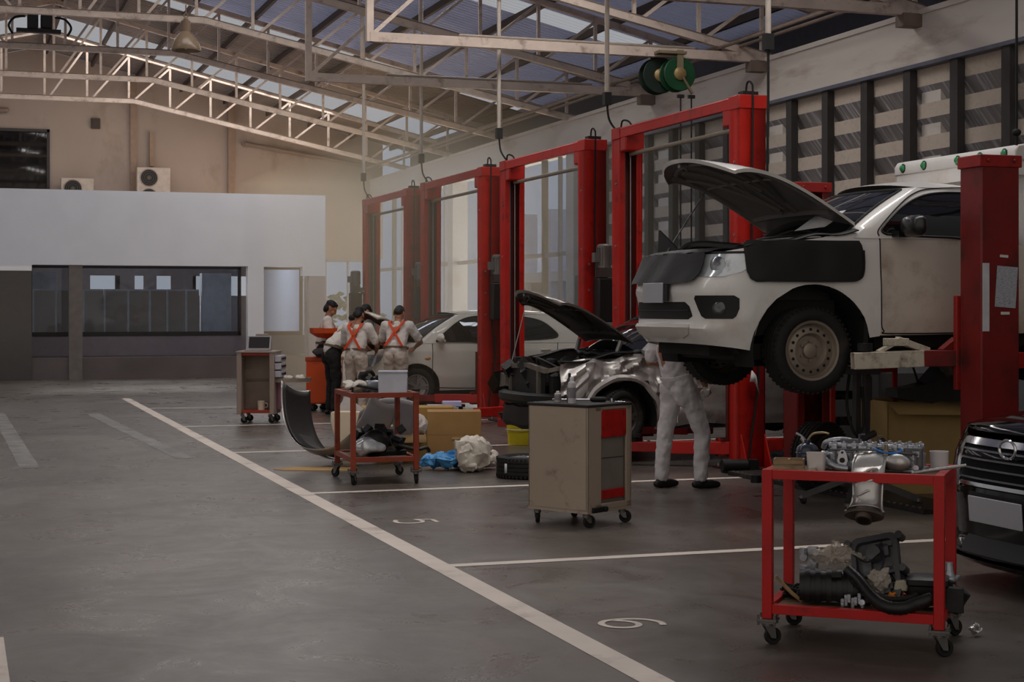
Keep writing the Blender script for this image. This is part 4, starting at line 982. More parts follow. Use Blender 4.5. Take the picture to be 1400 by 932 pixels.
K.seam([(1.42, .94), (1.40, .7), (1.42, .3), (1.5, .26)], .015).build('panel_gap', seam_m, CR)
# nose: bumper beam, crossmember, radiator, engine lumps
nm = mat('nose_black', (24, 22, 21), .55, var=.3, scale=8)
bb = MB(); P = [(-.02 + .32 * abs(q) ** 3.2, q * .86, 0) for q in np.linspace(-1, 1, 17)]
bb.loft([[(x, y, .44), (x - .03, y, .47), (x - .03, y, .535), (x + .03, y, .56), (x + .10, y, .55), (x + .10, y, .44)] for x, y, _ in P]); bb.build('bumper_beam', nm, CR)
bb = MB().loft([[(x + .06, y * .97, .17), (x + .02, y * .97, .22), (x + .04, y * .97, .40), (x + .12, y * .97, .40), (x + .16, y * .97, .2)] for x, y, _ in P]).jitter(.02, 4); bb.build('lower_apron', nm, CR)
MB().box(.16, .2, -.5, .55, .3, .80).build('radiator', mat('radiator_fin', (46, 44, 42), .6, metal=.3, var=.3, scale=30), CR)
cm = MB().beam((.14, -.7, .80), (.2, .05, .84), .06, .05).beam((.2, .05, .84), (.14, .72, .80), .06, .05).beam((.15, -.45, .2), (.15, -.45, .82), .05).beam((.16, .5, .2), (.16, .5, .82), .05).beam((.16, -.68, .80), (.55, -.74, .88), .05, .04)
cm.build('crossmember', mat('raw_metal', (132, 122, 112), .45, metal=.6, var=.25, scale=7), CR)
en = MB().box(.4, 1.05, -.45, .45, .3, .78); rnd = random.Random(4)
for i in range(34): c = (rnd.uniform(.12, .95), rnd.uniform(-.62, .62), rnd.uniform(.62, .86)); en.bx(c, (rnd.uniform(.06, .22), rnd.uniform(.06, .2), rnd.uniform(.04, .14)), (rnd.random(), rnd.random(), rnd.random()))
for i in range(10):
    a = Vector((rnd.uniform(.12, .8), rnd.uniform(-.6, .6), rnd.uniform(.72, .88))); en.tube(smooth_path([a, a + Vector((rnd.uniform(-.1, .2), rnd.uniform(-.3, .3), rnd.uniform(-.02, .1))), a + Vector((rnd.uniform(0, .3), rnd.uniform(-.4, .4), rnd.uniform(-.15, .02)))]), rnd.uniform(.01, .028), 7)
en.build('engine', mat('engine_black', (30, 28, 27)), CR)
for sg in (-1, 1):
    MB().box(.22, 1.2, sg * .62 - .06, sg * .62 + .06, .5, .74).build('inner_wing', nm, CR)
hm = MB().loft([[(.10 + .08 * k, .52 + .28 * a, .56 + .17 * b_) for a, b_ in ((0, .2), (1, 0), (1.1, .7), (.8, 1), (.1, .9))] for k in (0, .5, 1.4)]).jitter(.02, 9); hm.build('headlight_housing', mat('lamp_grey', (118, 110, 104), .35), CR)
hm = MB().loft([[(.02 + .5 * k, .70 + .16 * k, .74 + .10 * k), (.0 + .5 * k, .86, .62 + .1 * k), (.06 + .5 * k, .84, .5), (.1 + .5 * k, .72, .6)] for k in (0, .35, .7, 1)]).jitter(.03, 3); hm.build('fender_liner', nm, CR)
MB().grid(lambda q, k: (.97 + .25 * q * q - .14 * (1 - k), q * .76, .98 + .03 * k + .012 * math.sin(q * 18)), np.linspace(-1, 1, 22), np.linspace(0, 1, 5)).build('cowl', trim_blk, CR, solid=.04)
for sg in (-1, 1): MB().grid(lambda u, k: (u, sg * (.80 - .14 * k), .86 + .13 * u + .02 * math.sin(u * 9)), np.linspace(.28, 1.1, 14), np.linspace(0, 1, 3)).build('wing_rail', nm, CR, solid=.02)
hood_open(CR, 1.13, 1.09, 1.17, .72, 28.5, mat('hood_grey', (124, 116, 110), .32, metal=.4, var=.05, coat=.4), mat('hood_inner_dark', (52, 49, 47), .6), bow=.10, crown=.05, wt=.84, round_=.32)
MB().tube([(.2, .62, .84), (.36, .64, 1.42)], .006, 6).build('hood_stay', steel_b, CR)
MB().cyl((.98, -.6, .98), (1.02, -.62, 1.11), .025).cyl((.98, .6, .98), (1.02, .62, 1.11), .025).build('hinge', steel_b, CR)
for u in (.93, 3.55):
    for sg in (-1, 1): wheel(CR, (u, sg * .76, .30), .305, .19, sg, 'alloy', rim_m=mat('rim_dark', (96, 92, 88), .4, metal=.6), turn=(.35 if u < 1 else 0))
MB().box(.3, 4.1, -.55, .55, .18, .4).box(1.45, 3.1, -.8, .8, .17, .28).build('underbody', under_m, CR)
gb = MB().sph((1.0, -.73, .30), (.06, .05, .32), 12, 8).jitter(.06, 5, 3); gb.build('torn_liner', blk_r, CR)

# ------------------------------------------------------------------ white hatchback on the third lift
HB = thing('hatchback', 'white hatchback with its hood up between red posts, beside the group of mechanics', 'car', (5.95, 25.3, .13))
H = Body(3.95, .84, Df=.62, nf=2.7, Dr=.5, nr=2.9,
         ins=([.15, .3, .45, .7, .85, .98, 1.05], [.07, .03, .0, .0, .01, .05, .1]), front=([.2, .35, .55, .75, .9, 1.0], [.12, .03, .0, .03, .1, .2]), rear=([.2, .5, 1.0], [.08, 0, .03]),
         arches=((.80, .295, .37), (3.25, .295, .37)), low=([0, .35, .45, 1.2, 4], [.24, .22, .2, .24, .25]),
         up=([0, .1, .5, .9, 1.1, 3.6, 4], [.82, .86, .94, 1.0, .98, 1.02, 1.0]), cuts=(1.04, 1.06))
H.shell(MB(), 22).build('body', cream_car, HB, ang=50); wells(HB, H, .3)
hc = Cab(.97, 1.42, .60, .88, 1.42, 1.55, 3.35, 3.72, .80, .60, crown=.07, bulge=.03); hc.build_shell(HB, cream_car); hc.windscreen(HB, glass_dk, .9, .03, .95)
for sg in (-1, 1):
    hc.window(HB, [(1.15, 1.0), (1.14, 1.03), (1.45, 1.27), (1.68, 1.37), (1.95, 1.395), (2.02, 1.39), (2.02, 1.01), (1.6, .995)], sg, glass_dk)
    hc.window(HB, [(2.10, 1.02), (2.10, 1.39), (2.5, 1.385), (2.85, 1.33), (3.05, 1.2), (3.12, 1.06), (2.6, 1.02)], sg, glass_dk)
    sm = H.seam([(1.06, .985), (1.05, .7), (1.05, .38), (1.12, .29), (1.95, .27), (2.06, .32), (2.06, .99)], .012, sg); H.seam([(2.06, .6), (2.07, .3), (2.6, .28), (2.9, .5), (3.08, .72), (3.14, 1.0)], .012, sg, sm); sm.build('panel_gap', seam_m, HB)
    for u in (1.9, 2.92): p = Vector(H.S(H.at('s', u), .86, .014, sg)); MB().bx(p, (.17, .03, .03)).build('door_handle', cream_car, HB, bevel=.012)
    m = MB().sph((1.16, sg * .96, 1.06), (.075, .12, .07), 16, 10, f=lambda p: Vector((p.x * (1 if p.x < 0 else .5), p.y, p.z))); m.bx((1.2, sg * .85, 1.015), (.08, .12, .035)); m.build('side_mirror', cream_car, HB)
    p = Vector(H.S(H.at('s', .97), .74, .004, sg)); MB().sph(p, (.05, .012, .022), 12, 8).build('side_indicator', mat('amber_lens', (206, 140, 70), .2), HB)
    H.patch('f', [(.62, sg * .42, sg * .66), (.70, sg * .44, sg * .74), (.80, sg * .5, sg * .78)], 8, .006, .03).build('headlight', lens, HB)
    H.patch('s' if sg < 0 else '+s', [(.6, 3.72, 3.9), (.8, 3.66, 3.88), (.95, 3.68, 3.84)], 5, .006, .03).build('tail_light', mat('tail_red', (150, 20, 18), .2), HB)
H.patch('f', [(.26, -.5, .5), (.36, -.52, .52), (.44, -.45, .45)], 14, .005, .04).build('lower_grille', trim_blk, HB)
MB().box(.45, .9, -.55, .55, .6, .9).bx((.5, 0, .92), (.4, .4, .1)).build('engine', mat('engine_black', (30, 28, 27)), HB)
hood_open(HB, .86, 1.06, .86, .66, 28, cream_car, mat('hood_inner_tan', (112, 96, 82), .55), bow=.08, crown=.06, wt=.78)
for u in (.80, 3.25):
    for sg in (-1, 1): wheel(HB, (u, sg * .73, .295), .295, .175, sg, 'alloy')
MB().box(.35, 3.6, -.5, .5, .18, .4).box(1.2, 2.85, -.74, .74, .17, .3).build('underbody', under_m, HB)

# ------------------------------------------------------------------ black car whose nose enters at the right edge
BC = thing('black_car', 'glossy black car, only its nose in view at the right edge', 'car', (5.62, 7.95, 0))
D = Body(4.7, .90, Df=.62, nf=2.7, Dr=.5, nr=3, ins=([.15, .3, .5, .75, .9, 1.0, 1.05], [.05, .02, .0, .0, .03, .08, .13]),
         front=([.14, .18, .22, .26, .30, .42, .55, .62, .80, .90, .97, 1.02], [.10, .02, -.02, .0, .03, .03, .02, .03, .07, .13, .24, .34]), rear=([.2, .5, 1.0], [.08, 0, .03]),
         arches=((.95, .32, .39), (3.7, .32, .39)), low=([0, .4, .6, 1.3, 4.7], [.16, .17, .18, .18, .2]), up=([0, .2, .5, 1.2, 1.5, 4.2, 4.7], [.86, .92, .96, 1.02, 1.0, 1.02, 1.0]))
D.shell(MB(), 30).build('body', black_car, BC, ang=60); wells(BC, D, .3)
def hood_closed(B_, root, m, u1, crown=.10, wq=.93):
    def f(q, k):
        p = q * B_.W * wq; c = B_.at('f', p); a = Vector(B_.S(c, B_.zup(c[0]), .004, -1 if p < 0 else 1))
        u = a.x + (u1 - a.x) * k; w = a.y + (q * B_.W * wq - a.y) * min(1, k * 3)
        return (u, w, B_.zup(u) + crown * (1 - q * q) * math.sin(PI * min(.5, .12 + k * .7)) + .004)
    return MB().grid(f, np.linspace(-1, 1, 25), np.linspace(0, 1, 16)).build('hood', m, root, ang=60, solid=.01)
hood_closed(D, BC, black_car, 1.35)
dc = Cab(1.02, 1.44, 1.18, 1.5, 2.0, 2.15, 3.3, 4.0, .82, .62); dc.build_shell(BC, black_car); dc.windscreen(BC, glass_dk)
for sg in (-1, 1): dc.window(BC, [(1.75, 1.06), (1.8, 1.1), (2.2, 1.36), (2.7, 1.4), (3.3, 1.36), (3.6, 1.08), (2.7, 1.05)], sg, glass_dk)
gr = D.patch('f', [(.60, -.44, .44), (.66, -.47, .47), (.76, -.50, .50), (.84, -.53, .53), (.87, -.53, .53)], 20, .004, .05).build('grille', mat('grille_black', (6, 6, 7), .6, spec=.1), BC)
for z, h, w in ((.655, .011, .46), (.71, .011, .485), (.765, .011, .505), (.815, .011, .52), (.62, .022, .45)): D.patch('f', [(z - h / 2, -w, w), (z, -w, w), (z + h / 2, -w, w)], 20, .012, .03).build('grille_bar', chrome if h > .02 else mat('bar_gloss', (104, 104, 108), .2, metal=.8), gr)
cg = MB(); D.patch('f', [(.845, -.54, .54), (.865, -.545, .545), (.885, -.54, .54)], 24, .02, .04, cg); cg.build('grille_surround', chrome, BC)
for sg in (-1, 1):
    D.patch('f', [(.595, sg * .45, sg * .50), (.68, sg * .475, sg * .53), (.80, sg * .515, sg * .565), (.88, sg * .54, sg * .585)], 4, .018, .03).build('grille_surround', chrome, BC)
    D.patch('f', [(.60, sg * .54, sg * .70), (.68, sg * .57, sg * .80), (.78, sg * .60, sg * .85), (.84, sg * .62, sg * .83)], 10, .006, .04).build('headlight', mat('dark_lens', (58, 60, 64), .06, metal=.4, var=.3, scale=9, coat=1), BC)
    D.patch('f', [(.235, sg * .42, sg * .66), (.27, sg * .5, sg * .7), (.33, sg * .56, sg * .66)], 8, .004, .03).build('fog_pocket', trim_blk, BC)
p = Vector(D.S(D.at('f', 0), .80, .03)); p.y = -.04
em = MB(); R0 = [(p.x - .004 + .01 * math.sin(a) * .0, p.y + .075 * math.cos(a), .845 + .052 * math.sin(a)) for a in np.linspace(0, 2 * PI, 28)[:-1]]; em.tube(R0, .009, 6, closed=True); em.build('emblem_ring', chrome, BC)
MB().bx((-.02, .0, .485), (.012, .5, .15), (0, R(-4), 0)).build('number_plate', plate_m, BC, bevel=.004)
D.patch('f', [(.40, -.33, .33), (.50, -.34, .34), (.575, -.33, .33)], 14, .006, .03).build('plate_recess', trim_blk, BC)
lo = D.patch('f', [(.225, -.36, .36), (.27, -.4, .4), (.32, -.36, .36)], 14, .003, .03).build('lower_grille', trim_blk, BC)
sp = MB(); D.patch('f', [(.145, -.84, .84), (.165, -.86, .86), (.19, -.85, .85)], 30, .03, .06, sp); sp.build('front_lip', black_car, BC)
for u in (.95, 3.7):
    for sg in (-1, 1): wheel(BC, (u, sg * .77, .32), .32, .2, sg)
MB().box(.3, 4.3, -.55, .55, .17, .4).build('underbody', under_m, BC)
MB().bx((.75, .62, .99), (.06, .05, .05)).build('hood_clip', trim_blk, BC)
# ================================================================== PEOPLE
skin_m = mat('skin', (168, 116, 88), .55, var=.06, scale=12)
hair_m = mat('black_hair', (24, 19, 17), .6, var=.2, scale=30, stretch=(1, 1, .3))
cloth_w = mat('white_workwear', (204, 198, 200), .85, var=.05, scale=3, bump=.2, bscale=26)
cloth_s = mat('white_shirt', (222, 214, 206), .85, var=.05, scale=3, bump=.2, bscale=26)
cloth_t = mat('beige_trousers', (196, 180, 166), .85, var=.06, scale=3, bump=.2, bscale=26)
cloth_d = mat('dark_trousers', (34, 31, 31), .85, var=.1)
strap_m = mat('orange_strap', (216, 74, 34), .7, var=.05)
shoe_m = mat('black_shoe', (22, 20, 20), .55, var=.1)
fold_tex = bpy.data.textures.new('folds', 'CLOUDS'); fold_tex.noise_scale = .075; fold_tex.noise_depth = 2
def capsule(mb, p0, p1, r0, r1=None, n=12):
    r1 = r1 or r0; p0, p1 = Vector(p0), Vector(p1); d = (p1 - p0); L_ = d.length; d = d / L_ if L_ > 1e-6 else Vector((0, 0, 1))
    prof = [(r0 * math.sin(a), -r0 * math.cos(a)) for a in np.linspace(0, PI / 2, 5)] + [(r1 * math.cos(a), L_ + r1 * math.sin(a)) for a in np.linspace(0, PI / 2, 5)]
    mb.lathe(prof, p0, d, n)
def organic(name, build, m, parent=None, voxel=.013, smooth=4, fold=0, loc=None, rot=None):
    mb = MB(); build(mb)
    o = mb.build(name, m, parent, ang=180, loc=loc, rot=rot)
    q = o.modifiers.new('skin', 'REMESH'); q.mode = 'VOXEL'; q.voxel_size = voxel; q.use_smooth_shade = True
    q = o.modifiers.new('smooth', 'SMOOTH'); q.iterations = smooth; q.factor = .6
    if fold:
        q = o.modifiers.new('folds', 'DISPLACE'); q.texture = fold_tex; q.strength = fold; q.mid_level = .5; q.texture_coords = 'LOCAL'
    return o
def hand(mb, w, d, palm_n, curl=.5, s=1.0, spread=.12):
    """palm and five separate fingers from wrist w along d; palm_n = palm normal"""
    d = Vector(d).normalized(); n = Vector(palm_n); n = (n - d * n.dot(d)).normalized(); x = d.cross(n)
    w = Vector(w)
    for k in (-1.2, -.4, .4, 1.2): capsule(mb, w + x * k * .012 * s, w + d * .085 * s + x * k * .021 * s, .015 * s, .012 * s, 8)
    for k, L_ in zip((-1.5, -.5, .5, 1.5), (.068, .080, .076, .060)):
        b = w + d * .088 * s + x * k * .0205 * s; dd = (d + x * k * spread * .4).normalized(); a = curl * .5
        for seg, (l, r0) in enumerate(((.45, .0092), (.32, .0086), (.25, .0078))):
            ax = (dd * math.cos(a) + n * math.sin(a)); e = b + ax * L_ * l * s * 1.1; capsule(mb, b, e, r0 * s, r0 * .92 * s, 8); b = e; a += curl * .75
    b = w + d * .025 * s - x * .028 * s; e = b + (d * .6 - x * .7 + n * .35).normalized() * .042 * s; capsule(mb, b, e, .0125 * s, .0105 * s, 8)
    e2 = e + (d * .9 - x * .25 + n * .4 * (1 + curl)).normalized() * .032 * s; capsule(mb, e, e2, .010 * s, .0085 * s, 8)
def person(label, loc, rz, lean=0, joints=None, shirt=None, trousers=None, straps=False, head_tilt=.2, cap=False, scale=1.0, group=None, sleeve=.55, head=True, fold=.03, back_pocket=False):
    J = dict(pel=(0, 0, .95), wst=(.0, 0, 1.06), chs=(.01, 0, 1.28), nck=(.0, 0, 1.455), hed=(.03, 0, 1.60),
             sL=(0, .185, 1.40), sR=(0, -.185, 1.40), eL=(.02, .25, 1.13), eR=(.02, -.25, 1.13), wL=(.1, .24, .90), wR=(.1, -.24, .90),
             hL=(0, .09, .91), hR=(0, -.09, .91), kL=(.03, .10, .50), kR=(.03, -.10, .50), aL=(0, .10, .09), aR=(0, -.10, .09), tL=(.17, .12, .03), tR=(.17, -.12, .03))
    J = {k: Vector(v) for k, v in J.items()}
    if lean:
        c, s_ = math.cos(lean), math.sin(lean); P = J['pel']
        for k in ('wst', 'chs', 'nck', 'hed', 'sL', 'sR', 'eL', 'eR', 'wL', 'wR'):
            p = J[k] - P; f = 1 if k != 'wst' else .5; c1, s1 = math.cos(lean * f), math.sin(lean * f)
            J[k] = P + Vector((p.x * c1 + p.z * s1, p.y, -p.x * s1 + p.z * c1))
    for k, v in (joints or {}).items(): J[k] = Vector(v)
    J = {k: v * scale for k, v in J.items()}; S_ = scale
    up = (J['hed'] - J['nck']).normalized(); fw = Vector((1, 0, 0)); fw = (fw - up * fw.dot(up)).normalized(); fw = (fw * math.cos(head_tilt) - up * math.sin(head_tilt)).normalized(); up2 = Vector((0, 1, 0)).cross(fw) * -1
    up2 = fw.cross(Vector((0, 1, 0)));  lf = up2.cross(fw)
    hp = lambda a, b, c: J['hed'] + fw * a * S_ + lf * b * S_ + up2 * c * S_
    def body(mb):
        capsule(mb, J['nck'] - up * .05, J['hed'] - up * .04, .058 * S_, .055 * S_)
        def el(c, r): mb.sph(c, 1, 16, 12, f=lambda p: fw * p.x * r[0] * S_ + lf * p.y * r[1] * S_ + up2 * p.z * r[2] * S_)
        el(hp(-.012, 0, .035), (.098, .078, .092)); el(hp(.03, 0, -.035), (.066, .062, .085)); el(hp(.045, 0, -.092), (.036, .036, .026))
        mb.tube([hp(.088, 0, .02), hp(.104, 0, -.015), hp(.112, 0, -.032)], [.012 * S_, .014 * S_, .018 * S_], 8)
        for s_ in (-1, 1):
            el(hp(.072, s_ * .038, -.028), (.026, .026, .03)); mb.sph(hp(-.005, s_ * .08, -.01), (.022 * S_, .012 * S_, .034 * S_), 10, 8); capsule(mb, hp(.085, s_ * .018, .035), hp(.078, s_ * .05, .035), .012 * S_)
        capsule(mb, hp(.088, -.018, -.062), hp(.088, .018, -.062), .011 * S_)
        capsule(mb, J['pel'], J['chs'], .13 * S_, .13 * S_); capsule(mb, J['sL'], J['sR'], .06 * S_)
        for q in 'LR':
            capsule(mb, J['s' + q], J['e' + q], .052 * S_, .042 * S_); capsule(mb, J['e' + q], J['w' + q], .042 * S_, .029 * S_)
            d = (J['w' + q] - J['e' + q]).normalized(); pn = Vector((.3, -1 if q == 'L' else 1, -.2)); hand(mb, J['w' + q] + d * .012, d, pn, .55, S_)
            capsule(mb, J['h' + q], J['k' + q], .082 * S_, .056 * S_); capsule(mb, J['k' + q], J['a' + q], .055 * S_, .038 * S_)
    root = organic('person', body, skin_m, None, .0075, 3, loc=loc, rot=(0, 0, rz)); tag(root, label, 'person', group)
    def sh(mb):
        capsule(mb, J['wst'], J['chs'] + Vector((0, .06 * S_, 0)), .15 * S_, .115 * S_, 16); capsule(mb, J['wst'], J['chs'] - Vector((0, .06 * S_, 0)), .15 * S_, .115 * S_, 16)
        capsule(mb, J['pel'].lerp(J['wst'], .6), J['wst'], .155 * S_, .15 * S_, 16)
        capsule(mb, J['chs'], J['nck'] - up * .05 * S_, .115 * S_, .07 * S_); 
        for q in 'LR':
            capsule(mb, J['chs'].lerp(J['s' + q], .75), J['s' + q], .088 * S_, .082 * S_); m_ = J['s' + q].lerp(J['e' + q], sleeve * 1.35); capsule(mb, J['s' + q], m_, .08 * S_, .070 * S_)
    so = organic('shirt', sh, shirt or cloth_s, root, .013, 5, fold)
    def tr(mb):
        capsule(mb, J['pel'] + Vector((0, .05 * S_, 0)), J['wst'].lerp(J['pel'], .35) + Vector((0, .045 * S_, 0)), .128 * S_, .122 * S_, 16); capsule(mb, J['pel'] - Vector((0, .05 * S_, 0)), J['wst'].lerp(J['pel'], .35) - Vector((0, .045 * S_, 0)), .128 * S_, .122 * S_, 16)
        for q in 'LR':
            capsule(mb, J['h' + q], J['k' + q], .104 * S_, .076 * S_, 16); e = J['k' + q].lerp(J['a' + q], .96); capsule(mb, J['k' + q], e, .077 * S_, .064 * S_, 16)
            capsule(mb, J['pel'] + (J['h' + q] - J['pel']) * .8 + Vector((-.05 * S_, 0, 0)), J['h' + q] + Vector((-.04 * S_, 0, -.06 * S_)), .1 * S_, .09 * S_)
    to = organic('trousers', tr, trousers or cloth_t, root, .013, 5, fold)
    bt = MB(); c = J['wst'].lerp(J['pel'], .12); ax = (J['wst'] - J['pel']).normalized()
    bt.lathe([(.152 * S_, -.018), (.158 * S_, -.016), (.158 * S_, .016), (.152 * S_, .018)], (0, 0, 0), (0, 0, 1), 28)
    qt = Vector((0, 0, 1)).rotation_difference(ax); bt.v = [tuple(c + qt @ Vector((p[0] * .98, p[1] * 1.26, p[2]))) for p in bt.v]
    bt.build('waistband', (trousers or cloth_t) if back_pocket else mat('belt_brown', (110, 86, 70), .7), root)
    for q in 'LR':
        def shoe(mb):
            a, t_ = J['a' + q], J['t' + q]; d = (t_ - a); d.z = 0; d.normalize(); h = Vector((a.x, a.y, .035 * S_ + min(0, 0)))
            h.z = a.z - .055 * S_; capsule(mb, a + Vector((0, 0, -.01)), h, .046 * S_, .042 * S_); capsule(mb, h - d * .05 * S_, h + d * .10 * S_, .036 * S_, .042 * S_); capsule(mb, h + d * .10 * S_, h + d * .17 * S_ - Vector((0, 0, .006)), .042 * S_, .032 * S_)
        organic('shoe', shoe, shoe_m, root, .009, 3)
    if head:
        def hr(mb):
            mb.sph(hp(-.022, 0, .052), 1, 18, 12, f=lambda p: fw * p.x * .098 * S_ + lf * p.y * .083 * S_ + up2 * p.z * .082 * S_)
            mb.sph(hp(-.055, 0, -.02), 1, 14, 10, f=lambda p: fw * p.x * .058 * S_ + lf * p.y * .078 * S_ + up2 * p.z * .088 * S_); capsule(mb, hp(.045, -.035, .092), hp(.045, .035, .092), .026 * S_)
        organic('hair', hr, hair_m, root, .009, 2, .012)
    if straps:
        ch, ws = J['chs'], J['wst']; ax = (J['nck'] - ws).normalized(); bk = (Vector((0, 1, 0)).cross(ax)); bk = bk if bk.x < 0 else -bk; bk.normalize()
        side = Vector((0, 1, 0)); Ln = (J['sL'] - ws).dot(ax)
        for s_ in (-1, 1):
            b = MB(); A_ = []
            for k in np.linspace(0, 1, 10):
                y = s_ * (.135 - .27 * k) if k < .75 else s_ * (.135 - .2025) ; y = s_ * (.13 - .235 * k)
                depth = .150 + .012 * math.sin(PI * k) - .5 * abs(y) ** 2.0 * 1.2 - .035 * k * k
                A_.append(ws + ax * ((Ln + .035) * k - .03) * 1.0 + side * y * S_ + bk * (depth + .018) * S_)
            A_.append(A_[-1] + ax * .05 - bk * .06); A_.append(A_[-1] + ax * .0 - bk * .08)
            for p in A_[:-1]: pass
            b.loft([[p + side * .021 + bk * .004, p - side * .021 + bk * .004, p - side * .021 - bk * .012, p + side * .021 - bk * .012] for p in A_]); b.build('suspender', strap_m, root)
    return root
MG = 'mechanics gathered at the nose of the white hatchback'
# the worker standing under the raised pickup, seen from behind and to the side
wj = dict(pel=(.0, 0, .95), wst=(-.03, 0, 1.05), chs=(-.09, 0, 1.27), nck=(-.10, .02, 1.45), hed=(-.05, .03, 1.60),
          sL=(-.10, .19, 1.41), sR=(-.08, -.17, 1.40), eL=(-.16, .27, 1.16), eR=(.05, -.24, 1.14), wL=(.06, .30, 1.12), wR=(.19, -.13, .945),
          hL=(-.02, .085, .90), hR=(.02, -.085, .90), kL=(-.10, .10, .50), kR=(.18, -.10, .51), aL=(-.14, .10, .095), aR=(.15, -.11, .095), tL=(.03, .13, .03), tR=(.32, -.13, .03))
wk = person('person in pale workwear walking beneath the raised white pickup, head hidden by it', (6.28, 13.72, 0), R(6), 0, wj, shirt=cloth_w, trousers=cloth_w, head_tilt=.1, sleeve=.62, fold=.03, back_pocket=True)
rg = MB().sph((.20, -.13, .90), (.035, .03, .055), 12, 10).jitter(.02, 25).tr(); rg.sph((.17, -.115, .85), (.025, .02, .05), 10, 8); o = rg.jitter(.012, 40, 2).build('cleaning_rag', mat('rag_white', (214, 210, 206), .9), None, loc=(0, 0, 0)); 
o.matrix_world = Matrix.Translation((6.28, 13.72, 0)) @ Matrix.Rotation(R(6), 4, 'Z'); tag(o, 'white rag held in the hand of the person under the pickup', 'rag')
# the group by the hatchback
person('person with crossed orange suspenders seen from behind, nearest the white metal box', (6.30, 24.05, 0), R(62), .30, dict(wR=(.42, -.22, 1.06), wL=(.42, .2, 1.06), eL=(.30, .30, 1.12), eR=(.30, -.32, 1.13)), straps=True, head_tilt=.7, group=MG)
person('person with orange suspenders and beige trousers seen from behind, middle of the group', (5.78, 24.45, 0), R(55), .14, dict(wR=(.36, -.2, 1.02), wL=(.36, .2, 1.02), eL=(.2, .28, 1.1), eR=(.2, -.28, 1.1)), straps=True, head_tilt=.45, group=MG, scale=.97)
person('person in dark trousers and white shirt bending forward behind the orange drainer', (5.52, 24.95, 0), R(12), .62, dict(wR=(.55, -.18, 1.0), wL=(.55, .2, 1.0), eL=(.42, .24, 1.15), eR=(.40, -.22, 1.12)), trousers=cloth_d, head_tilt=.5, group=MG)
person('person in white standing at the far side of the open hatchback hood, head just visible', (6.02, 25.35, 0), R(25), .18, dict(wR=(.38, -.2, 1.05), wL=(.38, .2, 1.05)), head_tilt=.5, group=MG, scale=1.0)
person('person in a white shirt facing sideways, one forearm over the orange drainer basin', (5.72, 26.4, 0), R(-14), .10, dict(eR=(.1, -.3, 1.14), wR=(.26, -.12, 1.12), eL=(.1, .28, 1.14), wL=(.3, .16, 1.08)), trousers=cloth_d, head_tilt=.35, group=MG, scale=1.03)
# ================================================================== CARTS, TOOLS, PARTS
cart_red = mat('cart_red', (184, 24, 20), .4, var=.1, scale=4, dirt=(96, 22, 18), dscale=7, damt=.22)
cart_brown = mat('cart_oxide', (138, 58, 36), .5, var=.14, scale=4, dirt=(74, 36, 26), dscale=6, damt=.35)
alu = mat('cast_aluminium', (172, 174, 180), .34, metal=.75, var=.14, scale=14, dirt=(70, 68, 66), dscale=16, damt=.4, bump=.15, bscale=60)
alu_d = mat('cast_dark', (96, 96, 98), .45, metal=.6, var=.25, scale=14)
shield = mat('heat_shield', (190, 186, 182), .36, metal=.8, var=.08, scale=6, bump=.12, bscale=14)
cardb = mat('cardboard', (178, 142, 92), .85, var=.07, scale=4)
cardb2 = mat('cardboard_pale', (192, 164, 118), .85, var=.06, scale=4)
foam = mat('packing_foam', (226, 206, 178), .8, var=.04)
film = mat('clear_film', (214, 204, 190), .18, var=.1, alpha=.5, bump=.5, bscale=9)
white_p = mat('white_plastic', (216, 214, 214), .5, var=.03)
wood = mat('stained_wood', (164, 138, 106), .8, var=.2, scale=8, stretch=(1, 6, 6), dirt=(70, 52, 40), dscale=8, damt=.5)
caster_m = mat('caster_zinc', (118, 114, 110), .45, metal=.6, var=.2, scale=12)
def castor(root, x, y, zt, r=.042, ang=0, name='castor', plate=True):
    m = MB()
    if plate: m.bx((x, y, zt - .006), (.10, .085, .01)).bx((x, y, zt - .018), (.085, .07, .01))
    c, s_ = math.cos(ang), math.sin(ang); ax = Vector((c, s_, 0)); sd = Vector((-s_, c, 0)); o = Vector((x, y, 0)) + ax * .025; h = Vector((o.x, o.y, r))
    m.cyl((x, y, zt - .035), (x, y, zt - .01), .028, n=14)
    for q in (-1, 1):
        b = sd * q * .018; t = sd * q * .0205
        P = [Vector((x, y, zt - .03)) - ax * .026, Vector((x, y, zt - .03)) + ax * .03, h + ax * .012 - Vector((0, 0, .012)), h - ax * .014 - Vector((0, 0, .008))]
        m.add([p + b for p in P] + [p + t for p in P], [(0, 1, 2, 3), (7, 6, 5, 4)] + [(i, (i + 1) % 4, 4 + (i + 1) % 4, 4 + i) for i in range(4)])
    if plate:
        for q in (-1, 1):
            for p_ in (-1, 1): m.bolt((x + q * .04, y + p_ * .033, zt - .03), (0, 0, 1), .007, .05)
    o_ = m.build(name, caster_m, root)
    w = MB().lathe([(r * .55, -.014), (r * .92, -.015), (r, -.010), (r, .010), (r * .92, .015), (r * .55, .014), (r * .5, .006), (.012, .006), (.010, .017), (0, .017)], h, sd, 24)
    w.lathe([(0, -.017), (.010, -.017), (.012, -.006), (r * .5, -.006), (r * .55, -.014)], h, sd, 24)
    w.build('castor_wheel', blk_r, o_)
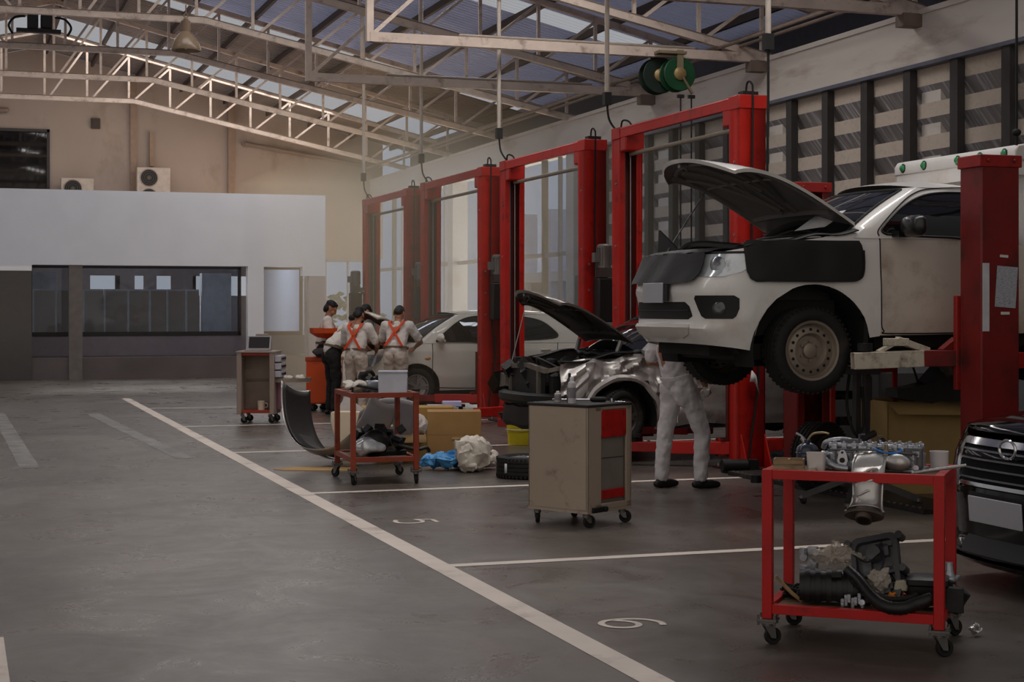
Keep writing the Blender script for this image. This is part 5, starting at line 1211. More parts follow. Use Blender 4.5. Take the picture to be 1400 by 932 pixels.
def trolley(name, label, loc, rz, w, d, h, m, zs=.2, leg=.05, cr=.042, rail=.047, group=None, ca=(2.4, .4, 1.2, .2), board=None):
    t = thing(name, label, 'trolley', loc, rz, group); z0 = cr * 2 + .045
    for k, (sx, sy) in enumerate(((-1, -1), (1, -1), (1, 1), (-1, 1))):
        MB().box(sx * w / 2 - leg / 2, sx * w / 2 + leg / 2, sy * d / 2 - leg / 2, sy * d / 2 + leg / 2, z0, h).build('leg', m, t, bevel=.003)
        castor(t, sx * w / 2, sy * d / 2, z0, cr, ca[k])
    for nm, z1, bz in (('top_frame', h, -.012), ('shelf_frame', zs, -.02)):
        f = MB()
        for sy in (-1, 1): f.box(-w / 2 + leg / 2, w / 2 - leg / 2, sy * d / 2 - leg / 2 + .003, sy * d / 2 + leg / 2 - .003, z1 - rail, z1 - .001)
        for sx in (-1, 1): f.box(sx * w / 2 - leg / 2 + .003, sx * w / 2 + leg / 2 - .003, -d / 2 + leg / 2, d / 2 - leg / 2, z1 - rail, z1 - .001)
        f.build(nm, m, t, bevel=.002)
        MB().box(-w / 2 + leg / 2, w / 2 - leg / 2, -d / 2 + leg / 2, d / 2 - leg / 2, z1 + bz - .01, z1 + bz).build('shelf_board' if nm[0] == 's' else 'top_board', board or mat('dirty_board', (112, 90, 70), .85, var=.3, scale=6), t)
    return t
CX, CY, CA, CW, CD, CH = 4.26, 7.16, R(-39.5), .82, .53, .86
def cp(x, y, z=0.0, top=True):
    c, s_ = math.cos(CA), math.sin(CA); return (CX + c * x - s_ * y, CY + s_ * x + c * y, (CH - .012 if top else .18) + z)
cart = trolley('parts_trolley', 'bright red steel trolley in front, carrying the engine head and black engine parts', (CX, CY, 0), CA, CW, CD, CH, cart_red, ca=(.6, .55, .9, .3))
def on(name, label, cat, x, y, rz=0, z=0.0, top=True, group=None): return thing(name, label, cat, cp(x, y, z, top), CA + rz, group)

# engine head with its exhaust shield hanging over the front edge
eh = on('cylinder_head', 'silver engine cylinder head lying on top of the bright red trolley', 'engine part', .05, .02, R(-4))
h = MB().box(-.20, .25, -.10, .10, .0, .085).box(-.215, .265, -.115, .115, .0, .018)
h.build('casting', alu, eh, bevel=.006)
tp = MB(); rnd = random.Random(11)
tp.box(-.19, .245, -.075, .075, .085, .105)
for k in range(9):
    x = -.17 + .05 * k
    for y in (-.05, .05): tp.bx((x, y, .118), (.026, .052, .03)); tp.bolt((x, y - .017, .13), (0, 0, 1), .007, .012); tp.bolt((x, y + .017, .13), (0, 0, 1), .007, .012)
for y in (-.05, .05): tp.cyl((-.2, y, .118), (.25, y, .118), .014, n=12)
for k in range(16): tp.bx((rnd.uniform(-.19, .24), rnd.choice((-.09, .09)) + rnd.uniform(-.01, .01), rnd.uniform(.08, .11)), (rnd.uniform(.01, .04), .025, rnd.uniform(.01, .04)))
tp.build('cam_carrier', alu, eh, bevel=.002)
pt = MB()
for k in range(12): x = -.19 + .039 * k; pt.bx((x, -.106, .05 + .02 * (k % 2)), (.012, .016, .05)); pt.cyl((x + .012, -.10, .03), (x + .012, -.122, .03), .008, n=8)
pt.tube(smooth_path([(-.19, -.12, .10), (0, -.13, .108), (.1, -.12, .10), (.24, -.125, .095)]), .006, 6); pt.tube(smooth_path([(.05, -.12, .12), (.12, -.13, .105), (.25, -.11, .09)]), .005, 6)
pt.tube([(.03, .02, .13), (.03, .02, .165), (.05, .02, .165)], .005, 6); pt.tube([(-.06, 0, .13), (-.06, 0, .17), (-.03, 0, .172)], .006, 6); pt.bx((-.10, -.02, .14), (.09, .05, .02)); pt.bx((.21, -.09, .1), (.05, .03, .04)); pt.bx((.25, -.08, .07), (.03, .05, .1))
pt.build('bracket', alu_d, eh)
fl = MB().tr((-.115, -.118, .052), (R(90), 0, 0)); fl.prism([(-.028, 0), (-.02, .035), (-.008, .052), (.010, .052), (.02, .035), (.03, 0), (.02, -.035), (.008, -.048), (-.010, -.048), (-.02, -.035)], 0, .012); fl.M = Matrix()
fo = fl.build('port_flange', mat('machined_alu', (198, 198, 202), .25, metal=.85, var=.06), eh, bevel=.003)
hm = MB().cyl((-.115, -.135, .052), (-.115, -.125, .052), .013, n=14)
for z in (.015, .09): hm.cyl((-.115, -.134, z), (-.115, -.125, z), .006, n=10)
hm.build('port', trim_blk, fo)
for x, z in ((.0, .095), (.042, .092), (.145, .07), (.245, .028)):
    so = MB().lathe([(.0, .012), (.006, .012), (.007, .018), (.013, .018), (.014, 0)], (x, -.112, z), (0, -1, 0), 16).build('stud_boss', mat('machined_alu', (198, 198, 202)), eh)
pp = MB(); pp.tube(smooth_path([(-.22, -.06, .075), (-.20, -.13, .05), (-.14, -.15, .02), (-.08, -.15, .012)]), .016, 10); pp.tube(smooth_path([(-.24, 0, .10), (-.22, -.02, .13), (-.15, -.02, .145), (-.09, -.03, .14)]), .014, 10); pp.cyl((-.235, -.05, .06), (-.2, -.05, .06), .03)
pp.cyl((-.075, -.15, .03), (-.05, -.13, .03), .022); pp.build('coolant_pipe', alu, eh)
MB().tube(smooth_path([(.035, -.11, .115), (.06, -.135, .108), (.10, -.14, .098), (.14, -.135, .096), (.17, -.12, .105), (.16, -.11, .118)]), .0048, 8).build('blue_hose', mat('blue_hose', (30, 120, 200), .4), eh)
ex = thing('exhaust_manifold', 'dented silver heat shield and exhaust outlet hanging over the red trolley edge', 'engine part', cp(.05, .02), CA + R(-4))
def ring(c, w, dpt, tilt, n=18, sq=2.6):
    c = Vector(c); out = []
    for i in range(n):
        a = 2 * PI * i / n; ca, sa = math.cos(a), math.sin(a)
        p = Vector((math.copysign(abs(ca) ** (2 / sq), ca) * w, math.copysign(abs(sa) ** (2 / sq), sa) * dpt, 0))
        out.append(c + Matrix.Rotation(tilt, 3, 'X') @ p)
    return out
rings = [ring(c, w, d_, R(t_)) for c, w, d_, t_ in [((.02, -.10, .088), .060, .020, 80), ((.025, -.135, .075), .070, .032, 62), ((.03, -.20, .045), .073, .045, 45), ((.038, -.25, .0), .069, .048, 25), ((.044, -.272, -.05), .063, .046, 12), ((.046, -.28, -.10), .062, .045, 4), ((.044, -.292, -.135), .064, .047, -12), ((.04, -.308, -.165), .074, .054, -28), ((.038, -.318, -.178), .086, .062, -36)]]
for k, r_ in enumerate(rings): rings[k] = [p + mnoise.noise_vector(p * 13) * .008 for p in r_]
sh = MB().loft(rings, cap=False); sh.build('heat_shield', shield, ex, solid=.003, ang=60)
sm = MB()
for s_ in (0, 9): sm.tube([r_[s_] + Vector(((.006 if s_ == 0 else -.006), 0, 0)) for r_ in rings], [.006] * 7 + [.008, .012], 6)
sm.build('shield_seam', shield, ex)
cr = MB()
for (x, y, z, a) in ((.03, -.243, .012, 20), (.045, -.295, -.035, 30), (.03, -.318, -.085, -15)):
    cr.tube(smooth_path([(x - .05, y + .018, z - .02), (x - .015, y - .003, z - .008), (x + .02, y - .003, z + .012), (x + .05, y + .016, z + .012)]), .008, 8)
for q in (-.02, .028): cr.sph((.04 + q, -.325, -.122), (.017, .008, .014), 12, 8); cr.bolt((.04 + q, -.33, -.122), (0, -1, 0), .006, .006)
cr.build('pressed_ridge', shield, ex, ang=60)
lb = MB().sph((.155, -.135, .052), (.068, .035, .042), 20, 12, f=lambda p: Vector((p.x, p.y * (1 + .2 * math.sin(p.x * 60)), p.z))); lb.sph((.10, -.13, .058), (.05, .03, .028), 14, 10); lb.build('side_shield', shield, ex)
TF = Matrix.Translation((.038, -.322, -.182)) @ Euler((R(-40), 0, 0)).to_matrix().to_4x4()
fl = MB(); fl.M = TF; fl.prism([(.085 * math.cos(a) * (1 + .12 * math.cos(2 * a)), .052 * math.sin(a)) for a in np.linspace(0, 2 * PI, 24, endpoint=False)], -.016, 0); fl.lathe([(.0, -.02), (.028, -.018), (.030, -.040), (.040, -.040), (.042, 0)], n=24)
fl.build('outlet_flange', mat('rusty_flange', (92, 80, 72), .6, metal=.5, var=.3, scale=20), ex)
fl = MB(); fl.M = TF; fl.cyl((0, 0, -.030), (0, 0, -.0405), .031, n=22).build('outlet_bore', trim_blk, ex)
MB().bx((.10, -.125, .085), (.022, .022, .05)).cyl((.10, -.125, .10), (.10, -.125, .135), .009, n=8).build('oxygen_sensor', mat('sensor_brass', (150, 132, 104), .4, metal=.7), ex)

t = on('wooden_block', 'oil stained wooden block with two recesses, at the left end of the red trolley top', 'block', -.325, -.165, R(8))
b = MB().box(-.075, .075, -.05, .05, 0, .035)
for x0, x1 in ((-.075, -.066), (-.006, .006), (.066, .075)): b.box(x0, x1, -.05, .05, .035, .058)
for y0, y1 in ((-.05, -.04), (.04, .05)): b.box(-.075, .075, y0, y1, .035, .058)
b.build('block', wood, t, bevel=.002)
for x in (-.036, .036): MB().box(x - .03, x + .03, -.04, .04, .035, .037).build('recess', mat('oily_recess', (66, 48, 36), .6), t)
o = MB().grid(lambda u, v: (u, v, .003 + .05 * max(0, (u + .03) * 9) ** 1.0 * .3 + .012 * math.sin(v * 60) * (u + .05) * 8), np.linspace(-.045, .035, 8), np.linspace(-.05, .05, 9)).jitter(.006, 30).build('crumpled_paper', mat('oily_paper', (176, 164, 144), .9, var=.2, scale=15), None, solid=.002, loc=cp(-.225, -.19), rot=(0, 0, CA)); tag(o, 'crumpled greasy paper between the wooden block and the white tub', 'paper')
t = on('white_tub', 'squarish white tub left of the engine head on the red trolley', 'tub', -.195, -.135)
MB().loft([[(x * k, y * k, z) for x, y in rrect(-.045, .045, -.035, .035, .014)] for k, z in ((.9, 0), (.96, .04), (1.0, .085), (1.03, .09), (.95, .09), (.92, .02))]).build('body', mat('tub_white', (214, 208, 204), .5, dirt=(170, 156, 144), dscale=10, damt=.35), t)
t = on('white_cup', 'white paper cup standing at the right end of the red trolley top', 'cup', .37, .10)
MB().lathe([(0, 0), (.043, 0), (.045, .09), (.047, .094), (.043, .094), (.042, .004), (0, .004)], n=28).build('cup', white_p, t)
t = on('steel_rod', 'thin steel rod sticking out past the right end of the red trolley', 'rod', .40, -.13, R(18))
MB().cyl((-.13, 0, .008), (.13, .04, .042), .008, n=10).sph((-.13, 0, .009), .011, 10, 8).build('rod', mat('rod_steel', (190, 188, 186), .3, metal=.7), t)
t = on('oil_can', 'dark blue pump oil can with curved spout at the back of the red trolley', 'oil can', -.30, .19)
MB().lathe([(0, 0), (.056, 0), (.058, .006), (.058, .07), (.05, .09), (.03, .105), (.018, .11), (.018, .125), (0, .127)], n=28).lathe([(.0585, .02), (.061, .024), (.0585, .028)]).lathe([(.0585, .055), (.061, .059), (.0585, .063)]).build('body', mat('can_navy', (24, 34, 56), .3, coat=.5), t)
MB().tube(smooth_path([(.0, 0, .12), (.03, -.01, .155), (.08, -.02, .165), (.115, -.025, .16)]), [.006] * 13 + [.005] * 6, 8).build('spout', mat('spout_brass', (168, 150, 116), .4, metal=.5), t)
MB().tube([(-.01, 0, .12), (-.035, .005, .145), (-.06, .01, .155)], .006, 8).cyl((-.012, 0, .11), (-.03, .004, .135), .012).build('lever', steel_b, t)
for (x, y, rr, nm, lab, m_) in ((.315, .02, .010, 'hex_nut', 'dark nut beside the white cup on the red trolley', alu_d), (.30, .09, .016, 'yellow_stopper', 'small yellow stopper behind the engine head near the white cup', mat('cap_yellow', (214, 168, 40), .4))):
    o = MB().lathe([(rr * .4, 0), (rr, 0), (rr, rr), (rr * .4, rr), (rr * .4, 0)], n=6 if 'nut' in nm else 16).build(nm, m_, None, loc=cp(x, y), rot=(0, 0, CA)); tag(o, lab, 'nut' if 'nut' in nm else 'cap')
t = on('wrench', 'slim steel spanner lying in front of the white cup', 'spanner', .33, -.02, R(6))
MB().bx((0, 0, .005), (.13, .012, .008)).cyl((-.065, 0, .001), (-.065, 0, .009), .013, n=12).cyl((.065, 0, .001), (.065, 0, .009), .011, n=12).build('spanner', chrome, t)

# lower shelf of the red trolley
bl = mat('airbox_black', (24, 23, 23), .42, var=.2, scale=8, dirt=(50, 46, 42), dscale=6, damt=.3)
t = on('air_box', 'ribbed black plastic air box on the left of the red trolley lower shelf', 'engine part', -.16, -.06, R(10), 0, False)
b = MB()
for k in range(11):
    x = -.13 + .026 * k; r_ = .088 + (.008 if k % 2 else 0)
    b.loft([[(x + o, -r_ * math.cos(a) * 1.05, .075 + r_ * math.sin(a) * 1.05) for a in np.linspace(-.55, PI + .2, 14)] for o in (0, .026)])
b.build('drum', bl, t, ang=30); MB().loft([[(.13, y, z) for y, z in rrect(-.09, .09, .01, .165, .03)], [(.17, y * .8, .02 + z * .85) for y, z in rrect(-.09, .09, .01, .165, .03)]]).cyl((.17, 0, .09), (.21, -.01, .085), .045).bx((.05, -.085, .16), (.05, .03, .03)).build('end_cap', bl, t, bevel=.004)
t = on('intake_hose', 'long curved black intake hose lying across the red trolley lower shelf', 'hose', .10, -.16, 0, 0, False)
P = smooth_path([(-.15, .10, .17), (-.08, .02, .13), (-.01, -.06, .075), (.06, -.11, .042), (.14, -.12, .04), (.20, -.09, .06), (.27, -.06, .085)], 7)
MB().tube(P, [.030 + .003 * (i % 2) for i in range(len(P))], 14).build('hose', bl, t)
P2 = smooth_path([(-.14, .06, .15), (-.06, -.02, .10), (.04, -.05, .07), (.15, -.04, .075), (.19, 0, .09)], 6); MB().tube(P2, .014, 10).build('branch_hose', blk_r, t)
t = on('timing_cover', 'grey metal engine cover frame leaning up on the red trolley lower shelf', 'engine part', .08, .04, R(-8), .02, False); t.scale = (1.22, 1.22, 1.25)
c_ = MB().tr((0, 0, .115), (R(62), R(-14), 0)); out = rrect(-.10, .10, -.14, .14, .03, 4); inn = [(x * .80, y * .84) for x, y in out]; n = len(out)
c_.add([(x, y, 0) for x, y in out] + [(x, y, 0) for x, y in inn] + [(x, y, .03) for x, y in out] + [(x, y, .03) for x, y in inn], [(i, (i + 1) % n, n + (i + 1) % n, n + i) for i in range(n)] + [(2 * n + i, 3 * n + i, 3 * n + (i + 1) % n, 2 * n + (i + 1) % n) for i in range(n)] + [(i, 2 * n + i, 2 * n + (i + 1) % n, (i + 1) % n) for i in range(n)] + [(n + i, n + (i + 1) % n, 3 * n + (i + 1) % n, 3 * n + i) for i in range(n)])
for x, y in ((-.11, .12), (.11, .12), (.115, -.02), (-.112, -.05)): c_.cyl((x, y, -.005), (x, y, .04), .016, n=12)
c_.build('frame', mat('cover_grey', (84, 84, 86), .5, metal=.4, var=.15), t)
c_ = MB().tr((0, 0, .115), (R(62), R(-14), 0)); c_.box(-.09, .09, -.13, .13, -.004, .004); rnd = random.Random(3)
for i in range(14): c_.bx((rnd.uniform(-.07, .07), rnd.uniform(-.1, .1), .012), (rnd.uniform(.015, .07), rnd.uniform(.015, .06), .022))
c_.cyl((0, .06, 0), (0, .06, .045), .03).cyl((-.03, -.03, 0), (-.03, -.03, .04), .02)
c_.build('web', alu_d, t)
MB().tube([Matrix.Translation((0, 0, .115)) @ Euler((R(62), R(-14), 0)).to_matrix().to_4x4() @ p for p in smooth_path([(-.08, .06, .05), (-.02, .02, .055), (.04, .05, .05), (.03, -.02, .05), (-.05, -.04, .045)])], .004, 6).build('wire', trim_blk, t)
t = on('black_cover', 'flat black plastic cover tilted behind the grey frame on the lower shelf', 'engine part', .20, .10, R(15), .01, False)
MB().tr((0, 0, .09), (R(20), R(42), 0)).box(-.11, .11, -.10, .10, 0, .02).bx((.09, 0, .02), (.03, .16, .03)).bx((-.02, .05, .025), (.1, .04, .02)).build('cover', bl, t, bevel=.005)
t = on('battery_tray', 'boxy black plastic housing at the right end of the lower shelf', 'engine part', .33, -.03, R(5), .0, False)
MB().loft([[(x * k, y * k, z) for x, y in rrect(-.10, .10, -.10, .10, .02)] for k, z in ((.8, .03), (.9, .05), (.92, .12), (1, .13), (1, .155), (.7, .165))]).build('housing', bl, t, ang=30)
MB().cyl((.10, .02, .0), (.16, .02, .10), .05).bx((.12, -.05, .06), (.10, .06, .12)).build('spout', bl, t, bevel=.004)
t = on('pulley', 'toothed metal pulley upright at the right end of the lower shelf', 'engine part', .415, .13, 0, .12, False)
MB().lathe([(0, 0), (.05, 0), (.053, .004), (.053, .02), (.05, .024), (.03, .024), (.022, .05), (.018, .09), (0, .09)], n=30).build('pulley', alu, t); MB().cyl((0, 0, -.13), (0, 0, 0), .03).build('hub', bl, t)
t = on('engine_bracket', 'silver cast bracket standing by the rear left leg on the lower shelf', 'engine part', -.27, .14, 0, 0, False)
b = MB(); rnd = random.Random(8)
for i in range(12): b.bx((rnd.uniform(-.05, .05), rnd.uniform(-.04, .04), rnd.uniform(.02, .22)), (rnd.uniform(.02, .06), rnd.uniform(.02, .06), rnd.uniform(.03, .09)), (0, 0, rnd.random()))
b.box(-.02, .03, -.02, .03, 0, .25).cyl((-.03, -.04, .2), (-.03, -.06, .2), .02); b.build('casting', alu, t, bevel=.003)
def lump(name, label, cat, m, loc, rot, r, amp, sc, seed, fold=0):
    o = MB().sph((0, 0, r[2]), r, 44, 30).jitter(amp, sc, seed).jitter(amp * .42, sc * 2.4, seed + 3).jitter(amp * .22, sc * 5.5, seed + 5).build(name, m, None, loc=loc, rot=rot, ang=28); lo = min(v.co.z for v in o.data.vertices)
    for v in o.data.vertices: v.co.z = max(v.co.z - lo - .004, 0)
    return tag(o, label, cat)
lump('plastic_bag', 'crumpled brownish clear plastic bag lying over the black air box', 'bag', film, cp(-.13, .10, .15, False), (0, 0, CA), (.12, .06, .045), .05, 14, 4)
lump('plastic_bag', 'crumpled clear plastic wrap draped in front of the grey cover frame', 'bag', film, cp(.10, -.06, .06, False), (0, 0, CA), (.055, .03, .07), .035, 16, 7)
t = on('paint_brush', 'wooden handled brush leaning on the left of the lower shelf', 'brush', -.345, -.10, R(10), .0, False)
MB().tube([(.07, 0, .01), (.02, 0, .05), (-.02, 0, .09)], [.008, .010, .009], 8).build('handle', mat('brush_wood', (176, 146, 104), .6), t)
MB().loft([[(-.02 + a * k, y, .09 + b_ * k) for a, b_ in ((0, 0),) for y in (-.014, .014)] + [(-.028 * 1 - .0 + .0, .014, .10), (-.028, -.014, .10)] for k in (0, 1)]) if False else MB().beam((-.018, 0, .088), (-.058, 0, .132), .034, .016).build('bristles', mat('bristle', (150, 132, 104), .9, var=.3, scale=60), t)
t = on('wiring_loom', 'tangled black wiring beside the brush on the lower shelf', 'wiring', -.335, .02, 0, 0, False)
b = MB(); rnd = random.Random(6)
for i in range(12):
    a = [Vector((rnd.uniform(-.07, .09), rnd.uniform(-.09, .08), rnd.uniform(.01, .075))) for _ in range(5)]; b.tube(smooth_path(a, 5), rnd.uniform(.004, .010), 6)
b.build('cable', blk_r, t)
t = on('cast_fitting', 'silver fittings peeping out under the black air box by the shelf rail', 'engine part', -.02, -.17, 0, 0, False)
b = MB()
for i in range(7): b.bx((-.04 + .016 * i, .01 * (i % 2), .03 + .012 * (i % 3)), (.016, .03, .04 + .014 * (i % 2)))
b.cyl((.06, -.02, .04), (.06, -.05, .045), .016); b.build('fitting', alu, t, bevel=.002)
t = on('beige_block', 'small beige plastic block on the lower shelf beside the black housing', 'block', .205, -.05, 0, .09, False)
MB().prism_axis([(-.035, 0), (.03, -.005), (.035, .03), (.02, .05), (-.025, .045)], 'y', -.02, .02).bx((0, 0, -.05), (.02, .02, .1)).build('block', mat('beige_plastic', (184, 174, 152), .6), t, bevel=.006)
for k, (x, y, z) in enumerate(((.165, -.10, .07), (.19, -.13, .06), (.185, -.08, .04))):
    o = MB().bx((0, 0, 0), (.028, .02, .018), (.3, .4, k)).cyl((0, 0, 0), (.02, 0, .012), .006).build('amber_connector', mat('amber_plastic', (220, 128, 30), .35), None, bevel=.003, loc=cp(x, y, z, False), rot=(0, 0, CA))
    tag(o, 'amber plug by the curved hose on the lower shelf, ' + ['topmost of three', 'nearest the trolley rail', 'lowest, half hidden'][k], 'connector', 'amber plugs on the lower shelf')
o = MB().sph((0, 0, .02), (.032, .022, .022), 14, 10).jitter(.02, 40).jitter(.01, 90).build('foil_scrap', mat('foil', (196, 192, 190), .25, metal=.8), None, ang=10, loc=(4.86, 7.06, .012)); tag(o, 'crumpled shiny scrap on the floor beside the right rear castor', 'scrap')

# ------------------------------------------------------------------ grey tool cabinet on castors
TA = R(-59.8); TX, TY = 4.548, 11.781
cabg = mat('cabinet_paint', (170, 153, 136), .45, var=.06, scale=2, dirt=(92, 78, 66), dscale=5, damt=.16)
t = thing('tool_cabinet', 'dented grey steel tool cabinet on castors with red flap, in the middle of the hall', 'tool cabinet', (TX, TY, 0), TA)
w, d, z0, z1 = .29, .27, .125, .905
MB().box(-w, w, -d, -d + .02, z0, z1).build('front_panel', cabg, t, bevel=.006)
MB().box(-w, w, d - .02, d, z0, z1).build('rear_panel', cabg, t, bevel=.006)
MB().box(-w, -w + .02, -d, d, z0, z1).build('side_panel', cabg, t, bevel=.006)
sp = MB().box(w - .02, w, -d, -d + .17, z0, z1).box(w - .02, w, d - .06, d, z0, z1).box(w - .02, w, -d + .1, d, z0, z0 + .05).box(w - .02, w, -d + .1, d, z1 - .035, z1)
sp.build('side_panel', cabg, t, bevel=.005)
MB().box(w - .05, w - .03, -d + .02, d - .02, z0, z1).build('recess_panel', mat('cabinet_inner', (132, 124, 116), .5, var=.1, scale=4), t)
MB().box(w - .034, w - .026, -d + .17, d - .06, .51, .516).build('shelf_lip', mat('shelf_edge', (70, 62, 56), .6), t)
fl = MB().tr((w - .012, (-d + .17 + d - .055) / 2 + .0, .775), (0, R(90), 0)); fl.prism([(-.115, -.155), (.085, -.155), (.105, -.135), (.105, .135), (.085, .155), (-.115, .155)], 0, .012); fl.M = Matrix()
fl.build('red_flap', mat('flap_red', (186, 26, 20), .45, var=.1, dirt=(70, 30, 24), dscale=14, damt=.42), t, bevel=.004)
MB().box(w - .028, w - .008, -d + .175, d - .07, .205, .275).build('red_shelf', mat('flap_red', (186, 26, 20)), t, bevel=.004)
MB().box(-w, w, -d, d, z0 - .015, z0 + .01).build('base', cabg, t)
MB().box(-w - .008, w + .008, -d - .008, d + .008, z1, z1 + .022).build('top_mat', mat('top_rubber', (40, 36, 36), .7, var=.15), t, bevel=.006)
MB().box(w + .0, w + .02, -d + .05, -d + .22, z0 - .01, z0 + .03).cyl((w + .01, -d + .2, z0 + .01), (w + .03, -d + .2, z0 + .01), .022).build('foot_latch', trim_blk, t, bevel=.005)
for k, (sx, sy) in enumerate(((-1, -1), (1, -1), (1, 1), (-1, 1))): castor(t, sx * (w - .05), sy * (d - .05), z0 - .012, .048, (2.2, 1.2, .6, 1.9)[k], plate=False)
def tp(x, y, z=0): c, s_ = math.cos(TA), math.sin(TA); return (TX + c * x - s_ * y, TY + s_ * x + c * y, .927 + z)
def spray(label, x, y, r, h, m, capm):
    t = thing('spray_can', label, 'spray can', tp(x, y), 0, 'cans on the grey tool cabinet')
    MB().lathe([(0, 0), (r, 0), (r, h * .74), (r * .85, h * .8), (r * .55, h * .84), (0, h * .84)], n=22).build('body', m, t); MB().lathe([(r * .5, h * .83), (r * .5, h * .97), (r * .4, h), (0, h)], n=16).build('cap', capm, t)
    MB().lathe([(r + .0006, h * .2), (r + .0006, h * .6)], n=22).build('label_band', mat('print_band', (134, 130, 132), .5, var=.25, scale=50), t)
spray('tall pale spray can on the grey cabinet, rightmost of the cans', .06, -.17, .031, .20, mat('can_white', (190, 186, 188), .35), white_p)
spray('slim dark spray can with black nozzle on the grey cabinet', -.02, -.10, .022, .225, mat('can_dark', (70, 66, 66), .3, metal=.4), trim_blk)
spray('short white can with round lid, leftmost on the grey cabinet', -.12, -.12, .027, .085, mat('can_small', (176, 166, 160), .45), white_p)
t = thing('ratchet_handle', 'black gripped ratchet bar lying along the grey cabinet top', 'ratchet', tp(.02, .02), TA + R(38))
MB().cyl((-.18, 0, .018), (.05, 0, .018), .008, n=10).build('bar', chrome, t); MB().tube([(.05, 0, .02), (.07, 0, .02), (.16, 0, .02), (.175, 0, .02)], [.012, .021, .021, .014], 14).build('grip', trim_blk, t); MB().cyl((-.19, 0, .0), (-.19, 0, .03), .018).build('head', chrome, t)
t = thing('pliers', 'red handled pliers lying at the left of the grey cabinet top', 'pliers', tp(-.2, .0), TA + R(30))
for s_ in (-1, 1): MB().tube(smooth_path([(0, 0, .012), (.05, s_ * .018, .012), (.12, s_ * .014, .012)]), .008, 8).build('handle', mat('grip_red', (196, 40, 28), .5), t)
MB().tube([(0, 0, .012), (-.03, 0, .012), (-.06, 0, .012)], [.014, .012, .004], 8).build('jaw', steel_b, t)
t = thing('socket_set', 'loose chrome socket at the right corner of the grey cabinet top', 'socket', tp(.22, .12), TA); MB().lathe([(.007, 0), (.014, 0), (.014, .03), (.008, .03), (.007, 0)], n=12).cyl((.02, .02, .006), (.09, .05, .006), .005).build('socket', chrome, t)

# ------------------------------------------------------------------ second trolley, white box, packing
QX, QY, QA = 3.815, 15.31, R(-2.5)
cart2 = trolley('parts_trolley', 'rusty red trolley in the middle distance carrying a white metal box', (QX, QY, 0), QA, .60, .83, .86, cart_brown, zs=.26, leg=.048, cr=.045, ca=(1.0, 1.2, .4, 2.2))
def qp(x, y, z=0, top=True): c, s_ = math.cos(QA), math.sin(QA); return (QX + c * x - s_ * y, QY + s_ * x + c * y, (.848 if top else .24) + z)
t = thing('metal_box', 'white metal box standing on the rusty red trolley', 'box', qp(.12, -.22), QA + R(-14))
MB().box(-.135, .135, -.11, .11, 0, .2).build('body', mat('box_white', (190, 192, 202), .5), t, bevel=.006); MB().box(-.14, .14, -.115, .115, .19, .208).build('lid', mat('box_lid', (176, 178, 190), .5), t, bevel=.004)
lump('cloth_bundle', 'crumpled white cloth at the left of the rusty trolley top', 'cloth', mat('cloth_white', (214, 206, 196), .9), qp(-.2, -.02), (0, 0, .3), (.13, .12, .035), .05, 9, 2)
t = thing('pry_bar', 'dark bar lying over the white cloth on the rusty trolley', 'bar', qp(-.12, -.2), R(-22)); MB().cyl((-.14, 0, .075), (.14, 0, .03), .012, n=8).cyl((-.145, 0, .06), (-.145, 0, .0), .01).cyl((.14, 0, .03), (.14, 0, 0), .01).build('bar', trim_blk, t)
t = thing('starter_motor', 'silver cylindrical motor beside the white box on the rusty trolley', 'engine part', qp(-.06, -.10), R(20))
MB().cyl((-.07, 0, .06), (.06, 0, .06), .055, n=20).cyl((.06, 0, .06), (.11, 0, .06), .035).bx((0, 0, .01), (.08, .08, .02)).build('body', alu, t); MB().tube(smooth_path([(-.05, .05, .1), (-.1, .02, .16), (-.02, 0, .2), (.05, .04, .16)]), .018, 8).build('cable', blk_r, t)
t = thing('engine_block_part', 'dark engine part lying behind the silver motor on the rusty trolley', 'engine part', qp(-.02, .12), 0)
b = MB(); rnd = random.Random(2)
for i in range(10): b.bx((rnd.uniform(-.1, .1), rnd.uniform(-.08, .08), rnd.uniform(.03, .17)), (.07, .07, .06), (0, rnd.random(), rnd.random()))
b.box(-.08, .08, -.06, .06, 0, .08); b.build('casting', mat('nose_black', (24, 22, 21)), t)
# lower shelf of the rusty trolley
t = thing('headlamp_unit', 'removed silver headlamp on the rusty trolley lower shelf', 'headlamp', qp(-.13, -.25, 0, False), R(-15))
MB().sph((0, 0, .10), (.15, .055, .085), 22, 14).jitter(.05, 6).build('lens', lens, t); MB().sph((.05, .06, .13), (.15, .09, .12), 16, 10).jitter(.03, 7).build('housing', bl, t)
t = thing('fan_shroud', 'tangled black plastic parts on the rusty trolley lower shelf', 'engine part', qp(.05, .08, 0, False), R(10))
b = MB(); rnd = random.Random(5)
for i in range(18): b.bx((rnd.uniform(-.18, .2), rnd.uniform(-.2, .2), rnd.uniform(.04, .26)), (rnd.uniform(.05, .16), rnd.uniform(.04, .12), rnd.uniform(.04, .1)), (rnd.random(), rnd.random(), rnd.random()))
b.box(-.2, .2, -.2, .2, 0, .05); b.tube(smooth_path([(.1, -.2, .1), (.25, -.3, .06), (.36, -.3, .07), (.40, -.28, .03)]), .018, 8); b.build('shroud', bl, t, bevel=.006)
t = thing('steel_plate', 'pale metal strip at the front edge of the rusty trolley lower shelf', 'strip', qp(.08, -.36, .0, False), 0); MB().box(-.12, .12, -.02, .02, 0, .02).build('strip', steel_b, t)

